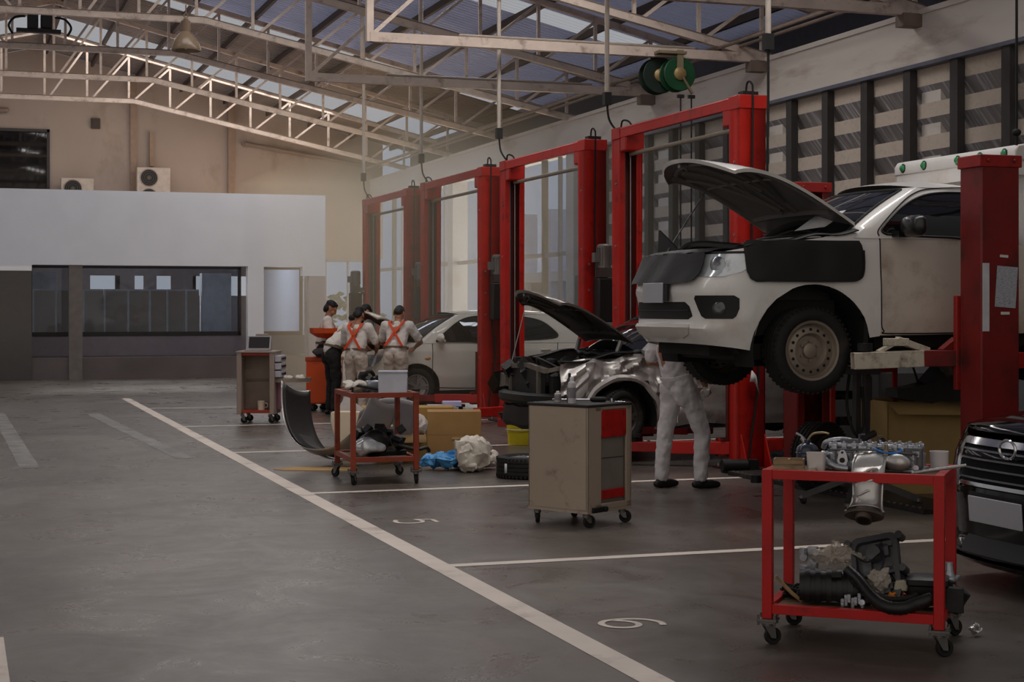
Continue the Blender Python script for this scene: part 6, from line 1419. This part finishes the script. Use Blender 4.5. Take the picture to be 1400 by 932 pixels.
# silver bumper skin standing on the floor
t = thing('car_bumper', 'removed silver car bumper standing on its end behind the rusty trolley', 'bumper', (3.70, 16.9, .02), R(-52)); t.rotation_euler = (R(-14), 0, R(-52))
sil = mat('bumper_paint', (172, 164, 160), .32, metal=.5, var=.04, coat=.4); blk_in = mat('bumper_inside', (36, 33, 32), .5, var=.15)
def U(s, h):
    """bumper lying on its face: ends curl up left and right like a boat"""
    x = .62 * math.sin(s * 1.25) / math.sin(1.25); z = .05 + .72 * abs(s) ** 2.2 * (1.0 if s < 0 else .85); y = (h - .5) * .56 * (1 - .12 * abs(s)); z += .05 * math.cos((h - .5) * PI) * -1 + .05
    return Vector((x, y, z))
ss, hh = np.linspace(-1, 1, 41), np.linspace(0, 1, 15); mb = MB(); ids = {}
pts = [U(s, h) for s in ss for h in hh]; fs = []
for i in range(40):
    for j in range(14):
        s, h = (ss[i] + ss[i + 1]) / 2, (hh[j] + hh[j + 1]) / 2
        if abs(s) < .36 and .30 < h < .72 and abs(s) > .03: continue
        if .50 < s < .66 and .22 < h < .52: continue
        fs.append((i * 15 + j, (i + 1) * 15 + j, (i + 1) * 15 + j + 1, i * 15 + j + 1))
mb.add(pts, fs); mb.build('skin', sil, t, solid=.006, ang=60)
MB().grid(lambda s, h: U(s, h) + Vector((0, 0, .022)) + Vector((-math.copysign(.02, s) * abs(s), 0, 0)), np.linspace(-.98, -.2, 20), np.linspace(.05, .95, 10)).build('inner_face', blk_in, t, solid=.004)
MB().loft([[(U(s, .5) + Vector((0, dy, dz + .03))) for dy, dz in ((-.13, 0), (-.10, .05), (.10, .05), (.13, 0))] for s in np.linspace(-.5, .3, 12)]).build('grille_insert', blk_in, t)
fl_ = MB().lathe([(.10, 0), (.085, .02), (.06, .05), (.055, .07), (0, .07)], U(.58, .37) + Vector((0, -.03, .02)), (-.5, .2, .8), 24).build('fog_ring', mat('ring_silver', (190, 186, 184), .3, metal=.5), t)
t2 = thing('packing_foam', 'cream foam packing block propped inside the left end of the silver bumper', 'foam block', (4.02, 17.45, 0), R(-20))
MB().loft([[(x * k + .0, y, z) for x, y in ((-.17, -.05), (.17, -.05), (.17, .05), (-.17, .05))] for k, z in ((.5, .12), (.75, .25), (1, .42), (.98, .52), (.6, .53))]).box(-.08, .08, -.05, .05, 0, .13).build('block', foam, t2, bevel=.012)
t2 = thing('cardboard_sheet', 'white folded card sticking up behind the silver bumper', 'card', (4.2, 17.85, 0), R(-18))
MB().prism_axis([(-.22, 0), (.22, 0), (.22, .48), (.10, .53), (-.10, .68), (-.2, .48)], 'y', -.006, .006).build('card', mat('card_white', (214, 206, 202), .8), t2)
t2 = thing('cardboard_sheet', 'flat brown cardboard piece lying under the silver bumper on the floor', 'card', (3.50, 16.55, 0), R(-24))
MB().prism([(-.42, -.12), (-.30, -.2), (.38, -.16), (.4, .14), (-.25, .16)], 0, .007).build('card', cardb, t2)
t2 = thing('quarter_panel', 'grey curved body panel leaning behind the rusty trolley', 'body panel', (4.30, 16.9, 0), R(-12))
MB().grid(lambda u, v: (-.34 + u * .62 + .08 * v * v, .10 * math.sin(u * 2.4) - .14 * v, .02 + v * (.62 + .06 * math.sin(u * 3)) - .22 * max(0, .35 - u) * v), np.linspace(0, 1, 20), np.linspace(0, 1, 14)).build('panel', mat('panel_grey', (134, 128, 130), .4, metal=.4), t2, solid=.008)
# cartons
def carton(label, loc, rz, w, d, h, m=cardb, open_=False, slot=False):
    t = thing('cardboard_box', label, 'carton', loc, rz, 'cartons stacked behind the rusty trolley')
    b = MB()
    if open_:
        for a in ((-w, w, -d, -d + .006), (-w, w, d - .006, d), (-w, -w + .006, -d, d), (w - .006, w, -d, d)): b.box(*a, 0, h)
        b.box(-w, w, -d, d, 0, .006); b.build('body', m, t)
        for y, s_ in ((-d, -1), (d, 1)): MB().add([(-w, y, h), (w, y, h), (w, y + s_ * d * .75, h + (-.07 if s_ < 0 else .1)), (-w, y + s_ * d * .75, h + (-.07 if s_ < 0 else .1))], [(0, 1, 2, 3)]).build('flap', mat('cardboard_in', (140, 112, 74), .9), t, solid=.005)
    else:
        b.box(-w, w, -d, d, 0, h); b.build('body', m, t, bevel=.004); MB().box(-w, w, -.025, .025, h, h + .001).build('tape', mat('brown_tape', (160, 118, 70), .4), t)
        if slot: MB().bx((0.02, -d - .004, h * .40), (.09, .012, .026)).build('hand_slot', cardb2, t, bevel=.004); MB().box(-w, w, -d - .0015, -d, h * .48, h * .485).build('fold_line', mat('fold', (130, 102, 66), .9), t)
    return t
carton('upright brown carton with a hand slot, nearest the flat tyre', (5.30, 17.65, 0), R(-16), .30, .2, .50, mat('carton_a', (172, 132, 82), .85, var=.06), slot=True)
carton('wide plain brown carton behind the open one, left of the hand-slot carton', (4.92, 18.25, 0), R(-14), .52, .22, .52, mat('carton_b', (176, 138, 76), .85, var=.06))
carton('open brown carton holding white wrapping, behind the rusty trolley', (4.52, 17.05, 0), R(-12), .26, .2, .30, mat('carton_c', (182, 146, 84), .85, var=.06), True)
lump('wrapping_film', 'white bubble wrap heaped in the open carton', 'wrapping', mat('bubble_wrap', (212, 200, 190), .4, alpha=.9, bump=.4, bscale=50), (4.50, 17.1, .10), (0, 0, 0), (.30, .17, .22), .09, 5, 5)
lump('plastic_bag', 'blue plastic film lying flat on the floor beside the white bag', 'bag', mat('blue_film', (84, 158, 214), .35, var=.25, scale=20, bump=.6, bscale=14), (4.78, 16.05, 0), (0, 0, R(-15)), (.30, .16, .055), .07, 9, 3)
lump('plastic_bag', 'crumpled white plastic bag heaped on the floor between blue film and black tyre', 'bag', mat('bag_white', (216, 206, 192), .45, bump=.3, bscale=10), (4.93, 15.75, 0), (0, 0, R(-10)), (.20, .14, .14), .09, 5, 9)
lump('plastic_bag', 'low white crumpled bag touching the flat tyre', 'bag', mat('bag_white', (216, 206, 192)), (5.12, 15.98, 0), (0, 0, R(-10)), (.15, .12, .085), .07, 7, 12)
t2 = thing('plastic_trim', 'black pointed plastic trim standing between the two white bags', 'trim piece', (5.06, 16.15, 0), R(-10)); MB().prism_axis([(-.08, 0), (.10, 0), (.07, .16), (.03, .26), (-.02, .24), (-.09, .13)], 'y', -.012, .012).build('trim', trim_blk, t2, bevel=.004)
t = thing('spare_tyre', 'black tyre with bright alloy rim lying flat on the floor', 'tyre', (5.30, 15.12, 0), 0)
wo = wheel(t, (0, 0, .105), .315, .195, -1, 'alloy', .215, mat('rim_bright', (206, 204, 204), .25, metal=.8)); wo.rotation_euler = (R(-90), 0, R(20))
MB().add([(-.318 * math.cos(a), -.318 * math.sin(a), z) for z in (.06, .15) for a in (.42, .47, .52)], [(0, 1, 4, 3), (1, 2, 5, 4)]).build('paper_label', white_p, t, solid=.002)
t = thing('yellow_bucket', 'yellow square container on the floor under the crashed car nose', 'container', (6.45, 18.75, 0), R(-20))
yl = mat('bucket_yellow', (216, 196, 40), .5)
MB().loft([[(x * k, y * k, z) for x, y in rrect(-.15, .15, -.11, .11, .03)] for k, z in ((.85, 0), (1, .27), (1.05, .275), (1.05, .285), (.96, .285), (.82, .01))]).build('body', yl, t); MB().tube(arc((0, 0), .155, 0, 180, 10) and [(x, -.115 - .01, .20 + .4 * y * .3) for x, y in arc((0, 0), .155, 180, 360, 10)], .005, 6).build('handle', steel_b, t)

# ------------------------------------------------------------------ laptop trolley, oil drainer
LX, LY, LA = 4.149, 23.606, R(-20.4)
t = thing('diagnostic_trolley', 'grey diagnostic trolley with red shelves, far left beside the aisle line', 'trolley', (LX, LY, 0), LA)
lg = mat('trolley_taupe', (150, 134, 122), .5, var=.05)
for sx in (-1, 1): MB().box(sx * .2 - (.0 if sx > 0 else .07), sx * .2 + (.07 if sx > 0 else 0), -.3, .3, .13, 1.02).build('side_panel', lg, t, bevel=.01)
MB().box(-.2, .2, .0, .02, .13, 1.0).build('back_panel', mat('trolley_back', (136, 120, 106), .6), t)
for z in (.15, .97): MB().box(-.2, .2, -.28, .28, z, z + .04).build('shelf', mat('shelf_red', (150, 44, 26), .5), t, bevel=.004)
MB().box(-.28, .28, -.31, .31, 1.01, 1.035).build('top', lg, t, bevel=.006)
MB().box(-.18, .18, -.02, 0, .6, .63).build('panel_fold', mat('trolley_fold', (116, 98, 84), .6), t)
for k in range(3): MB().box(.27, .36, -.26, .2, .66 + .11 * k, .75 + .11 * k).build('drawer', mat('drawer_pale', (182, 178, 186), .5), t, bevel=.008); MB().box(.355, .37, -.2, .14, .69 + .11 * k, .72 + .11 * k).build('drawer_handle', trim_blk, t)
MB().box(.27, .74, -.2, .12, .585, .60).box(.27, .74, -.2, -.19, .60, .645).box(.73, .74, -.2, .12, .60, .645).box(.27, .74, .11, .12, .6, .645).build('pulled_tray', lg, t)
MB().cyl((.30, 0, .2), (.30, 0, .58), .07, n=18).build('gas_bottle', mat('bottle_mauve', (150, 104, 124), .4), t)
for sx in (-.2, .2):
    for sy in (-.22, .22): castor(t, sx, sy, .14, .05, .5 + sx, plate=False)
def lp(x, y, z): c, s_ = math.cos(LA), math.sin(LA); return (LX + c * x - s_ * y, LY + s_ * x + c * y, z)
t = thing('laptop', 'open laptop on top of the grey diagnostic trolley', 'laptop', lp(.0, -.12, 1.035), LA)
MB().box(-.17, .17, -.12, .10, 0, .02).build('base', mat('laptop_grey', (150, 146, 146), .4), t, bevel=.004); s_ = MB().tr((0, .10, .02), (R(-18), 0, 0)); s_.box(-.17, .17, -.006, .006, 0, .20); s_.M = Matrix(); s_.build('screen_lid', mat('laptop_rim', (172, 168, 168), .4), t, bevel=.004)
s_ = MB().tr((0, .10, .02), (R(-18), 0, 0)); s_.box(-.15, .15, -.009, -.0055, .015, .185); s_.M = Matrix(); s_.build('screen', mat('screen_dark', (58, 54, 54), .1, var=0), t)
t = thing('printer', 'small grey printer behind the laptop on the diagnostic trolley', 'printer', lp(.02, .16, 1.035), LA); MB().box(-.12, .12, -.09, .09, 0, .2).bx((0, -.02, .22), (.18, .1, .04)).build('body', mat('printer_grey', (150, 136, 130), .5), t, bevel=.01); MB().box(-.09, .09, -.094, -.088, .1, .15).build('slot', trim_blk, t)
for (x, y, lab) in ((.42, -.06, 'white rag on the left of the pulled out tray'), (.6, -.05, 'rounded white cloth on the outer end of the pulled out tray')): lump('cloth_bundle', lab, 'cloth', mat('cloth_white', (214, 206, 196)), lp(x, y, .60), (0, 0, LA), (.08, .06, .04), .03, 9, int(x * 10))
t = thing('coffee_mug', 'cream mug on the bottom shelf of the diagnostic trolley', 'mug', lp(.06, -.15, .19), LA); MB().lathe([(0, 0), (.05, 0), (.055, .13), (.05, .13), (.045, .01), (0, .01)], n=20).build('body', mat('mug_cream', (206, 190, 168), .5), t); MB().torus((.062, 0, .065), (0, 1, 0), .032, .007, 16, 6).build('handle', mat('mug_cream', (206, 190, 168)), t)
org = mat('drainer_orange', (202, 74, 22), .45, var=.08, scale=3)
t = thing('oil_drainer', 'orange waste oil drainer with a raised basin, beside the mechanics', 'oil drainer', (5.62, 25.95, 0), R(-19))
MB().box(-.27, .27, -.25, .25, .12, .86).build('tank', org, t, bevel=.03, seg=3); MB().box(-.28, .28, -.26, .26, .80, .87).build('tank_lid', mat('drainer_lid', (176, 66, 26), .5), t, bevel=.01)
MB().cyl((.06, 0, .85), (.06, 0, 1.30), .03).build('pole', mat('pole_brown', (120, 62, 34), .5), t)
MB().lathe([(0, 1.16), (.16, 1.18), (.27, 1.25), (.275, 1.33), (.26, 1.33), (.25, 1.27), (.12, 1.20), (0, 1.19)], (.03, 0, 0), n=8).build('basin', org, t, ang=20)
for sx in (-.2, .2):
    for sy in (-.18, .18): castor(t, sx, sy, .125, .045, .5, plate=False)
lump('oily_rag', 'dark rag heap on the orange drainer tank', 'rag', mat('rag_dark', (62, 56, 56), .9), (5.50, 25.72, .87), (0, 0, 0), (.13, .08, .07), .04, 7, 2)
t = thing('packing_sheet', 'pale flat sheet lying across the top of the brown cartons', 'sheet', (5.45, 18.55, .50), R(-15)); MB().box(-.2, .2, -.14, .14, .0, .008).box(-.02, .2, -.1, .14, .008, .05).build('sheet', mat('sheet_lilac', (176, 174, 204), .6), t)

# ------------------------------------------------------------------ under and behind the pickup
t = thing('gearbox_stand', 'dark steel transmission jack with hoses standing under the pickup sill', 'transmission jack', (7.15, 12.0, 0), R(10))
stl = mat('stand_steel', (74, 72, 72), .45, metal=.5, var=.2, scale=6)
for (x, y, a) in ((-.10, -.06, .0), (.02, -.04, .0)): MB().beam((x - .02, y, .2), (x, y, 1.18), .05).build('post', stl, t)
MB().box(-.16, .1, -.12, .08, 1.10, 1.16).bx((.06, 0, .98), (.06, .06, .2)).build('saddle', stl, t, bevel=.004)
for (x, y) in ((-.4, -.3), (.35, -.3), (-.35, .35), (.35, .35)): MB().beam((-.04, 0, .26), (x, y, .07), .05).build('leg', stl, t); castor(t, x, y, .085, .03, .3, plate=False)
MB().tube(smooth_path([(-.36, -.2, .30), (-.30, -.22, .50), (-.15, -.2, .58), (-.02, -.18, .62)]), .028, 10).tube(smooth_path([(-.12, -.2, .28), (-.08, -.22, .46), (.06, -.2, .56)]), .028, 10).build('curved_handle', stl, t)
MB().tube(smooth_path([(-.2, -.08, 1.1), (-.26, -.12, .85), (-.2, -.15, .62), (-.1, -.14, .7), (-.08, -.1, 1.0)]), .014, 8).build('hose', blk_r, t)
t = thing('cardboard_box', 'big open brown carton behind the transmission jack, beside the near red post', 'carton', (8.35, 12.9, 0), R(-8))
for a in ((-.5, .5, -.3, -.29), (-.5, .5, .29, .3), (-.5, -.49, -.3, .3), (.49, .5, -.3, .3)): MB().box(*a, 0, .82).build('panel', mat('carton_big', (192, 160, 104), .85, var=.05), t)
MB().add([(-.5, -.3, .82), (.5, -.3, .82), (.48, -.46, .70), (-.46, -.44, .72)], [(0, 1, 2, 3)]).build('flap', mat('carton_big', (192, 160, 104)), t, solid=.006); MB().box(-.49, .49, -.29, .29, 0, .5).build('filler', cardb2, t)
t = thing('centre_console', 'removed grey car centre console lying on the big open carton', 'car interior part', (8.26, 12.72, .80), R(8))
MB().loft([[(x, y * w_, z0_ + h_ * q) for y, q in ((-.12, 0), (-.11, 1), (.11, 1), (.12, 0))] for x, w_, z0_, h_ in ((-.42, .7, .06, .08), (-.25, .9, .03, .12), (-.05, 1, 0, .18), (.12, 1.1, .0, .32), (.3, 1.1, .02, .38))]).build('body', mat('console_grey', (58, 55, 54), .5), t, ang=30)
MB().tr((.22, -.14, .36), (R(-20), R(-22), 0)).bx((0, 0, 0), (.34, .14, .16)).build('bin', mat('console_tan', (96, 88, 80), .5), t, bevel=.03); MB().tr((.22, -.22, .34), (R(-20), R(-22), 0)).bx((-.07, 0, .02), (.1, .02, .07)).bx((.08, 0, .02), (.09, .02, .07)).build('slot', trim_blk, t)
MB().cyl((-.15, -.05, .16), (-.28, -.08, .42), .01).sph((-.15, -.05, .16), .04, 10, 8).build('lever', trim_blk, t)
t = thing('workshop_rack', 'dim steel rack with slotted sides standing behind the raised pickup wheel', 'rack', (9.4, 15.6, 0), R(-5))
b = MB()
for k in range(6): b.box(-.9, .9, -.05, .0, .2 + .28 * k, .38 + .28 * k)
b.box(-.95, -.85, -.1, .1, 0, 1.9).box(.85, .95, -.1, .1, 0, 1.9).box(-.05, .05, -.1, .1, 0, 1.9); b.build('frame', mat('rack_grey', (62, 60, 60), .6), t)
t = thing('red_frame', 'thin red steel frame standing behind the transmission jack', 'frame', (7.75, 13.3, 0), R(-10)); MB().beam((-.12, 0, 0), (-.12, 0, 1.1), .04).beam((-.12, 0, 1.08), (.5, 0, 1.08), .04).beam((.48, 0, 0), (.48, 0, 1.1), .04).beam((-.12, -.2, .02), (-.12, .2, .02), .04).beam((.48, -.2, .02), (.48, .2, .02), .04).build('frame', red, t)
t = thing('spare_tyre', 'dark tyre standing upright behind the transmission jack', 'tyre', (7.35, 13.05, 0), R(24)); wo = wheel(t, (0, 0, .315), .315, .2, -1, 'alloy', .2, mat('rim_dull2', (90, 86, 82), .5, metal=.5))
t = thing('jack_motor', 'black pump unit on the base of the red post beside the worker', 'pump', (7.46, 14.83, .0), R(-8)); MB().cyl((-.2, 0, .07), (.06, 0, .07), .065, n=18).bx((.12, 0, .07), (.1, .12, .12)).bx((-.05, 0, .01), (.28, .12, .02)).build('body', trim_blk, t)
o = MB().add([(0, 0, 0), (.05, 0, -.06), (.09, 0, -.26), (.05, 0, -.16), (.02, -.02, -.12), (-.03, -.015, -.12)], [(0, 1, 3, 4, 5), (1, 2, 3)]).build('paper_tag', white_p, None, solid=.003, loc=(7.68, 15.03, 1.02)); tag(o, 'torn white paper tag stuck on the red post behind the raised wheel', 'paper')
t = thing('drag_link', 'dark jointed bar lying on the floor behind the red trolley', 'bar', (7.32, 13.9, 0), R(-14)); MB().beam((-.16, 0, .03), (.36, 0, .03), .06, .05).cyl((-.16, 0, 0), (-.16, 0, .07), .05).build('bar', trim_blk, t)
t = thing('plastic_bag', 'clear hanging bag beside the near red post above the black car', 'bag', (8.45, 10.75, .0), 0); MB().loft([ring((.0, 0, z), a, a * .7, 0, 14) for a, z in ((.05, .62), (.14, .68), (.15, .85), (.10, 1.02), (.03, 1.12))]).jitter(.05, 8).build('bag', film, t, ang=30); MB().cyl((0, 0, 0), (0, 0, .66), .05).lathe([(.15, 0), (.15, .02), (0, .03)]).build('stand', trim_blk, t)
for k, (pts) in enumerate([[(6.62, 12.95), (6.78, 12.98), (6.95, 12.9), (6.8, 12.86), (6.62, 12.88)]]):
    o = MB().prism(pts, .0, .0015).build('oil_stain', mat('stain_red', (84, 50, 42), .25), None); struct(o)

# ------------------------------------------------------------------ up on the back wall and in the roof
def ac_unit(label, x, z, w, h, fans, d=.36):
    t = thing('air_conditioner', label, 'air conditioner', (x, YB - .45, 4.36), 0, 'outdoor units on the partition roof'); H_ = z
    MB().box(-w / 2, w / 2, -d / 2, d / 2, .06, H_).build('casing', mat('ac_white', (186, 170, 158), .55), t, bevel=.012)
    for k in range(fans):
        c = (-w * .14, -d / 2 - .004, H_ - .30 - .56 * k); r_ = .235
        MB().lathe([(r_, 0), (r_ + .02, -.012), (r_ + .02, .02), (r_, .02)], c, (0, -1, 0), 28).build('fan_ring', mat('ac_ring', (140, 124, 112), .5), t)
        MB().cyl(c, (c[0], c[1] - .006, c[2]), r_ * .98, n=28).build('fan_opening', trim_blk, t)
        g = MB()
        for q in (.3, .55, .8): g.torus((c[0], c[1] - .012, c[2]), (0, 1, 0), r_ * q, .006, 24, 5)
        g.cyl((c[0], c[1] - .004, c[2]), (c[0], c[1] - .02, c[2]), .05); g.build('fan_guard', mat('ac_guard', (96, 86, 78), .5), t)
    MB().box(-w / 2 + .05, -w / 2 + .12, -d / 2, d / 2, 0, .06).box(w / 2 - .12, w / 2 - .05, -d / 2, d / 2, 0, .06).build('foot', trim_blk, t)
ac_unit('tall two-fan air conditioner on the partition roof, right of the dark window', 5.42, 1.36, .95, 1.3, 2)
ac_unit('low single-fan air conditioner beside the dark upper window', 3.28, 1.0, .9, .9, 1)
ac_unit('air conditioner cut by the left edge of the photograph, left of the dark window', .0, 1.05, .85, .9, 1)
t = thing('junction_box', 'small dark square box high on the back wall right of the window', 'wall box', (3.83, YB - .05, 7.0), 0); MB().bx((0, 0, 0), (.26, .1, .3)).build('box', mat('box_brown', (78, 62, 52), .6), t, bevel=.01); MB().bx((0, -.055, 0), (.2, .01, .24)).build('door', mat('box_brown2', (66, 52, 44), .6), t)
t = thing('wall_pipe', 'horizontal pipe with a rounded end high at the far left of the back wall', 'pipe', (.0, YB - .12, 7.2), 0); MB().cyl((-2, 0, 0), (1.35, 0, .08), .08).sph((1.35, 0, .08), .08, 12, 8).build('pipe', mat('pipe_brown', (132, 112, 100), .5), t); MB().cyl((.5, 0, .05), (.5, 0, .55), .03).sph((.5, 0, .33), .09, 10, 8).build('hanger', blk, t)
t = thing('wall_duct', 'short vertical duct above the two-fan air conditioner', 'duct', (5.42, YB - .08, 5.8), 0); MB().box(-.06, .06, -.06, .06, 0, 1.0).build('duct', mat('pilaster', (150, 126, 108)), t)
t = thing('wall_pipe', 'long slim pipe running level along the right of the back wall', 'pipe', (9.4, YB - .1, 6.55), 0); MB().cyl((-1.25, 0, .0), (2.4, 0, -.55), .06).cyl((-1.25, 0, 0), (-1.25, .08, 0), .09).build('pipe', mat('pipe_brown', (132, 112, 100)), t)
t = thing('high_bay_lamp', 'bell shaped high bay lamp hanging from the roof truss at upper left', 'lamp', (4.02, 30.6, 6.45), 0)
MB().lathe([(.27, -.05), (.275, -.04), (.26, .04), (.2, .17), (.12, .27), (.09, .3), (.075, .3), (.11, .26), (.19, .16), (.25, .03), (.265, -.05)], n=28).build('shade', mat('shade_glass', (132, 112, 92), .25, alpha=.75, var=.1), t)
MB().cyl((0, 0, .29), (0, 0, .5), .085).cyl((0, 0, .5), (0, 0, .54), .05).torus((0, 0, .6), (0, 1, 0), .04, .01, 14, 6).cyl((0, 0, .64), (0, 0, .80), .012).build('ballast', mat('ballast_brown', (104, 84, 66), .5), t)
MB().sph((0, 0, .1), (.07, .07, .12), 14, 10).build('bulb', mat('bulb', (236, 226, 206), .2), t)
t = thing('truss_boxes', 'dark twin box with looped cables clamped on the roof truss at upper left', 'device', (1.52, 35.75, 7.68), 0)  # plain dark boxes with cables, purpose unknown
MB().bx((0, 0, .02), (.22, .3, .44)).bx((.28, 0, -.02), (.24, .3, .3)).build('housing', trim_blk, t, bevel=.03); MB().bx((.12, 0, -.22), (.9, .16, .08)).build('rail', trim_blk, t)
for s_, x0 in ((-1, -.15), (1, .45)): MB().tube(smooth_path([(x0, 0, .08), (x0 + s_ * .2, 0, .05), (x0 + s_ * .33, 0, -.12), (x0 + s_ * .25, 0, -.3)]), .025, 8).build('cable', blk_r, t)
# ================================================================== LIGHT AND CAMERA
W = bpy.data.worlds.new('sky'); bpy.context.scene.world = W; W.use_nodes = True
N = W.node_tree.nodes; L = W.node_tree.links; bg = N['Background']
tc = N.new('ShaderNodeTexCoord')
def lobe(d, p0, p1, col):
    n = N.new('ShaderNodeVectorMath'); n.operation = 'DOT_PRODUCT'; n.inputs[1].default_value = Vector(d).normalized()
    L.new(tc.outputs['Generated'], n.inputs[0])
    r = N.new('ShaderNodeMapRange'); r.interpolation_type = 'SMOOTHSTEP'; r.inputs['From Min'].default_value = p0; r.inputs['From Max'].default_value = p1
    L.new(n.outputs['Value'], r.inputs['Value'])
    s = N.new('ShaderNodeVectorMath'); s.operation = 'SCALE'; s.inputs[0].default_value = col; L.new(r.outputs[0], s.inputs['Scale']); return s.outputs[0]
def addv(a, b):
    n = N.new('ShaderNodeVectorMath'); n.operation = 'ADD'
    for k, x in enumerate((a, b)):
        if isinstance(x, tuple): n.inputs[k].default_value = x
        else: L.new(x, n.inputs[k])
    return n.outputs[0]
# sky brighter to the far right, plus a lobe added behind for near faces
sky = addv((.118, .11, .104), lobe((.70, .71, .12), -.15, .45, (.235, .25, .275)))
sky = addv(sky, lobe((-.62, -.74, .22), .45, .95, (.43, .40, .37)))
L.new(sky, bg.inputs['Color']); bg.inputs['Strength'].default_value = 1.0

def area(name, loc, rot, sx, sy, power, col):
    l = bpy.data.lights.new(name, 'AREA'); l.shape = 'RECTANGLE'; l.size = sx; l.size_y = sy; l.energy = power; l.color = col
    o = bpy.data.objects.new(name, l); COL.objects.link(o); o.location = loc; o.rotation_euler = rot; return o
# daylight coming down through the translucent roof strips
ang = math.atan(PITCH)
for k, (y0, y1) in enumerate(strips):
    e, e2 = ((190, 90), (150, 80), (130, 60), (225, 50), (225, 90))[k]
    area('skylight_daylight', (6.3, (y0 + y1) / 2, roof_z(6.3) - .22), (0, ang, 0), 7.4, y1 - y0, e, (1, .97, .93))
    area('skylight_daylight', (-3.2, (y0 + y1) / 2, roof_z(-3.2) - .22), (0, -ang, 0), 10.5, y1 - y0, e2, (1, .97, .93))

# daylight through the open bays of the far right corner
area('bay_daylight', (XW + 2.0, 39.5, 2.6), (0, R(90), 0), 4.4, 15, 1000, (1, .74, .50))
# unseen fill light added to brighten the raised office
area('office_fill', (4.6, 42.5, 4.1), (0, 0, 0), 5, 1.2, 190, (1, .95, .9))
# haze volumes added to imitate a warm lens flare over the far hall
def haze(z0, z1, dens, lab):
    hz = MB().box(6.3, XW - .1, 23, YP - .1, z0, z1).build('haze', [])
    hm = bpy.data.materials.new('flare_haze'); hm.use_nodes = True; hn = hm.node_tree.nodes; hn.remove(hn['Principled BSDF'])
    vs_ = hn.new('ShaderNodeVolumeScatter'); vs_.inputs['Color'].default_value = (1, .80, .56, 1); vs_.inputs['Density'].default_value = dens; vs_.inputs['Anisotropy'].default_value = .35
    hm.node_tree.links.new(vs_.outputs[0], hn['Material Output'].inputs['Volume']); hz.data.materials.append(hm)
    tag(hz, lab, 'haze', kind='stuff')
haze(.05, 4.6, .10, 'warm haze added as lens glow among the far red posts and the mechanics')
haze(4.65, 6.4, .012, 'thin warm haze added as lens glow under the far roof trusses')

cam = bpy.data.cameras.new('camera'); co = bpy.data.objects.new('camera', cam); COL.objects.link(co)
co.location = (0, 0, CAM_H); co.rotation_euler = (R(90), 0, -YAW)
cam.sensor_width = 36; cam.lens = 36 * FPX / 1400; cam.shift_y = -(466 - HORIZON) / 1400; cam.clip_end = 400
S = bpy.context.scene; S.camera = co
S.view_settings.view_transform = 'Standard'; S.view_settings.look = 'None'; S.view_settings.gamma = 1; S.view_settings.use_curve_mapping = False
S.view_settings.exposure = 0.0
S.cycles.use_denoising = True; S.cycles.max_bounces = 8; S.cycles.diffuse_bounces = 4; S.cycles.glossy_bounces = 4; S.cycles.transparent_max_bounces = 16
S.cycles.sample_clamp_indirect = 4
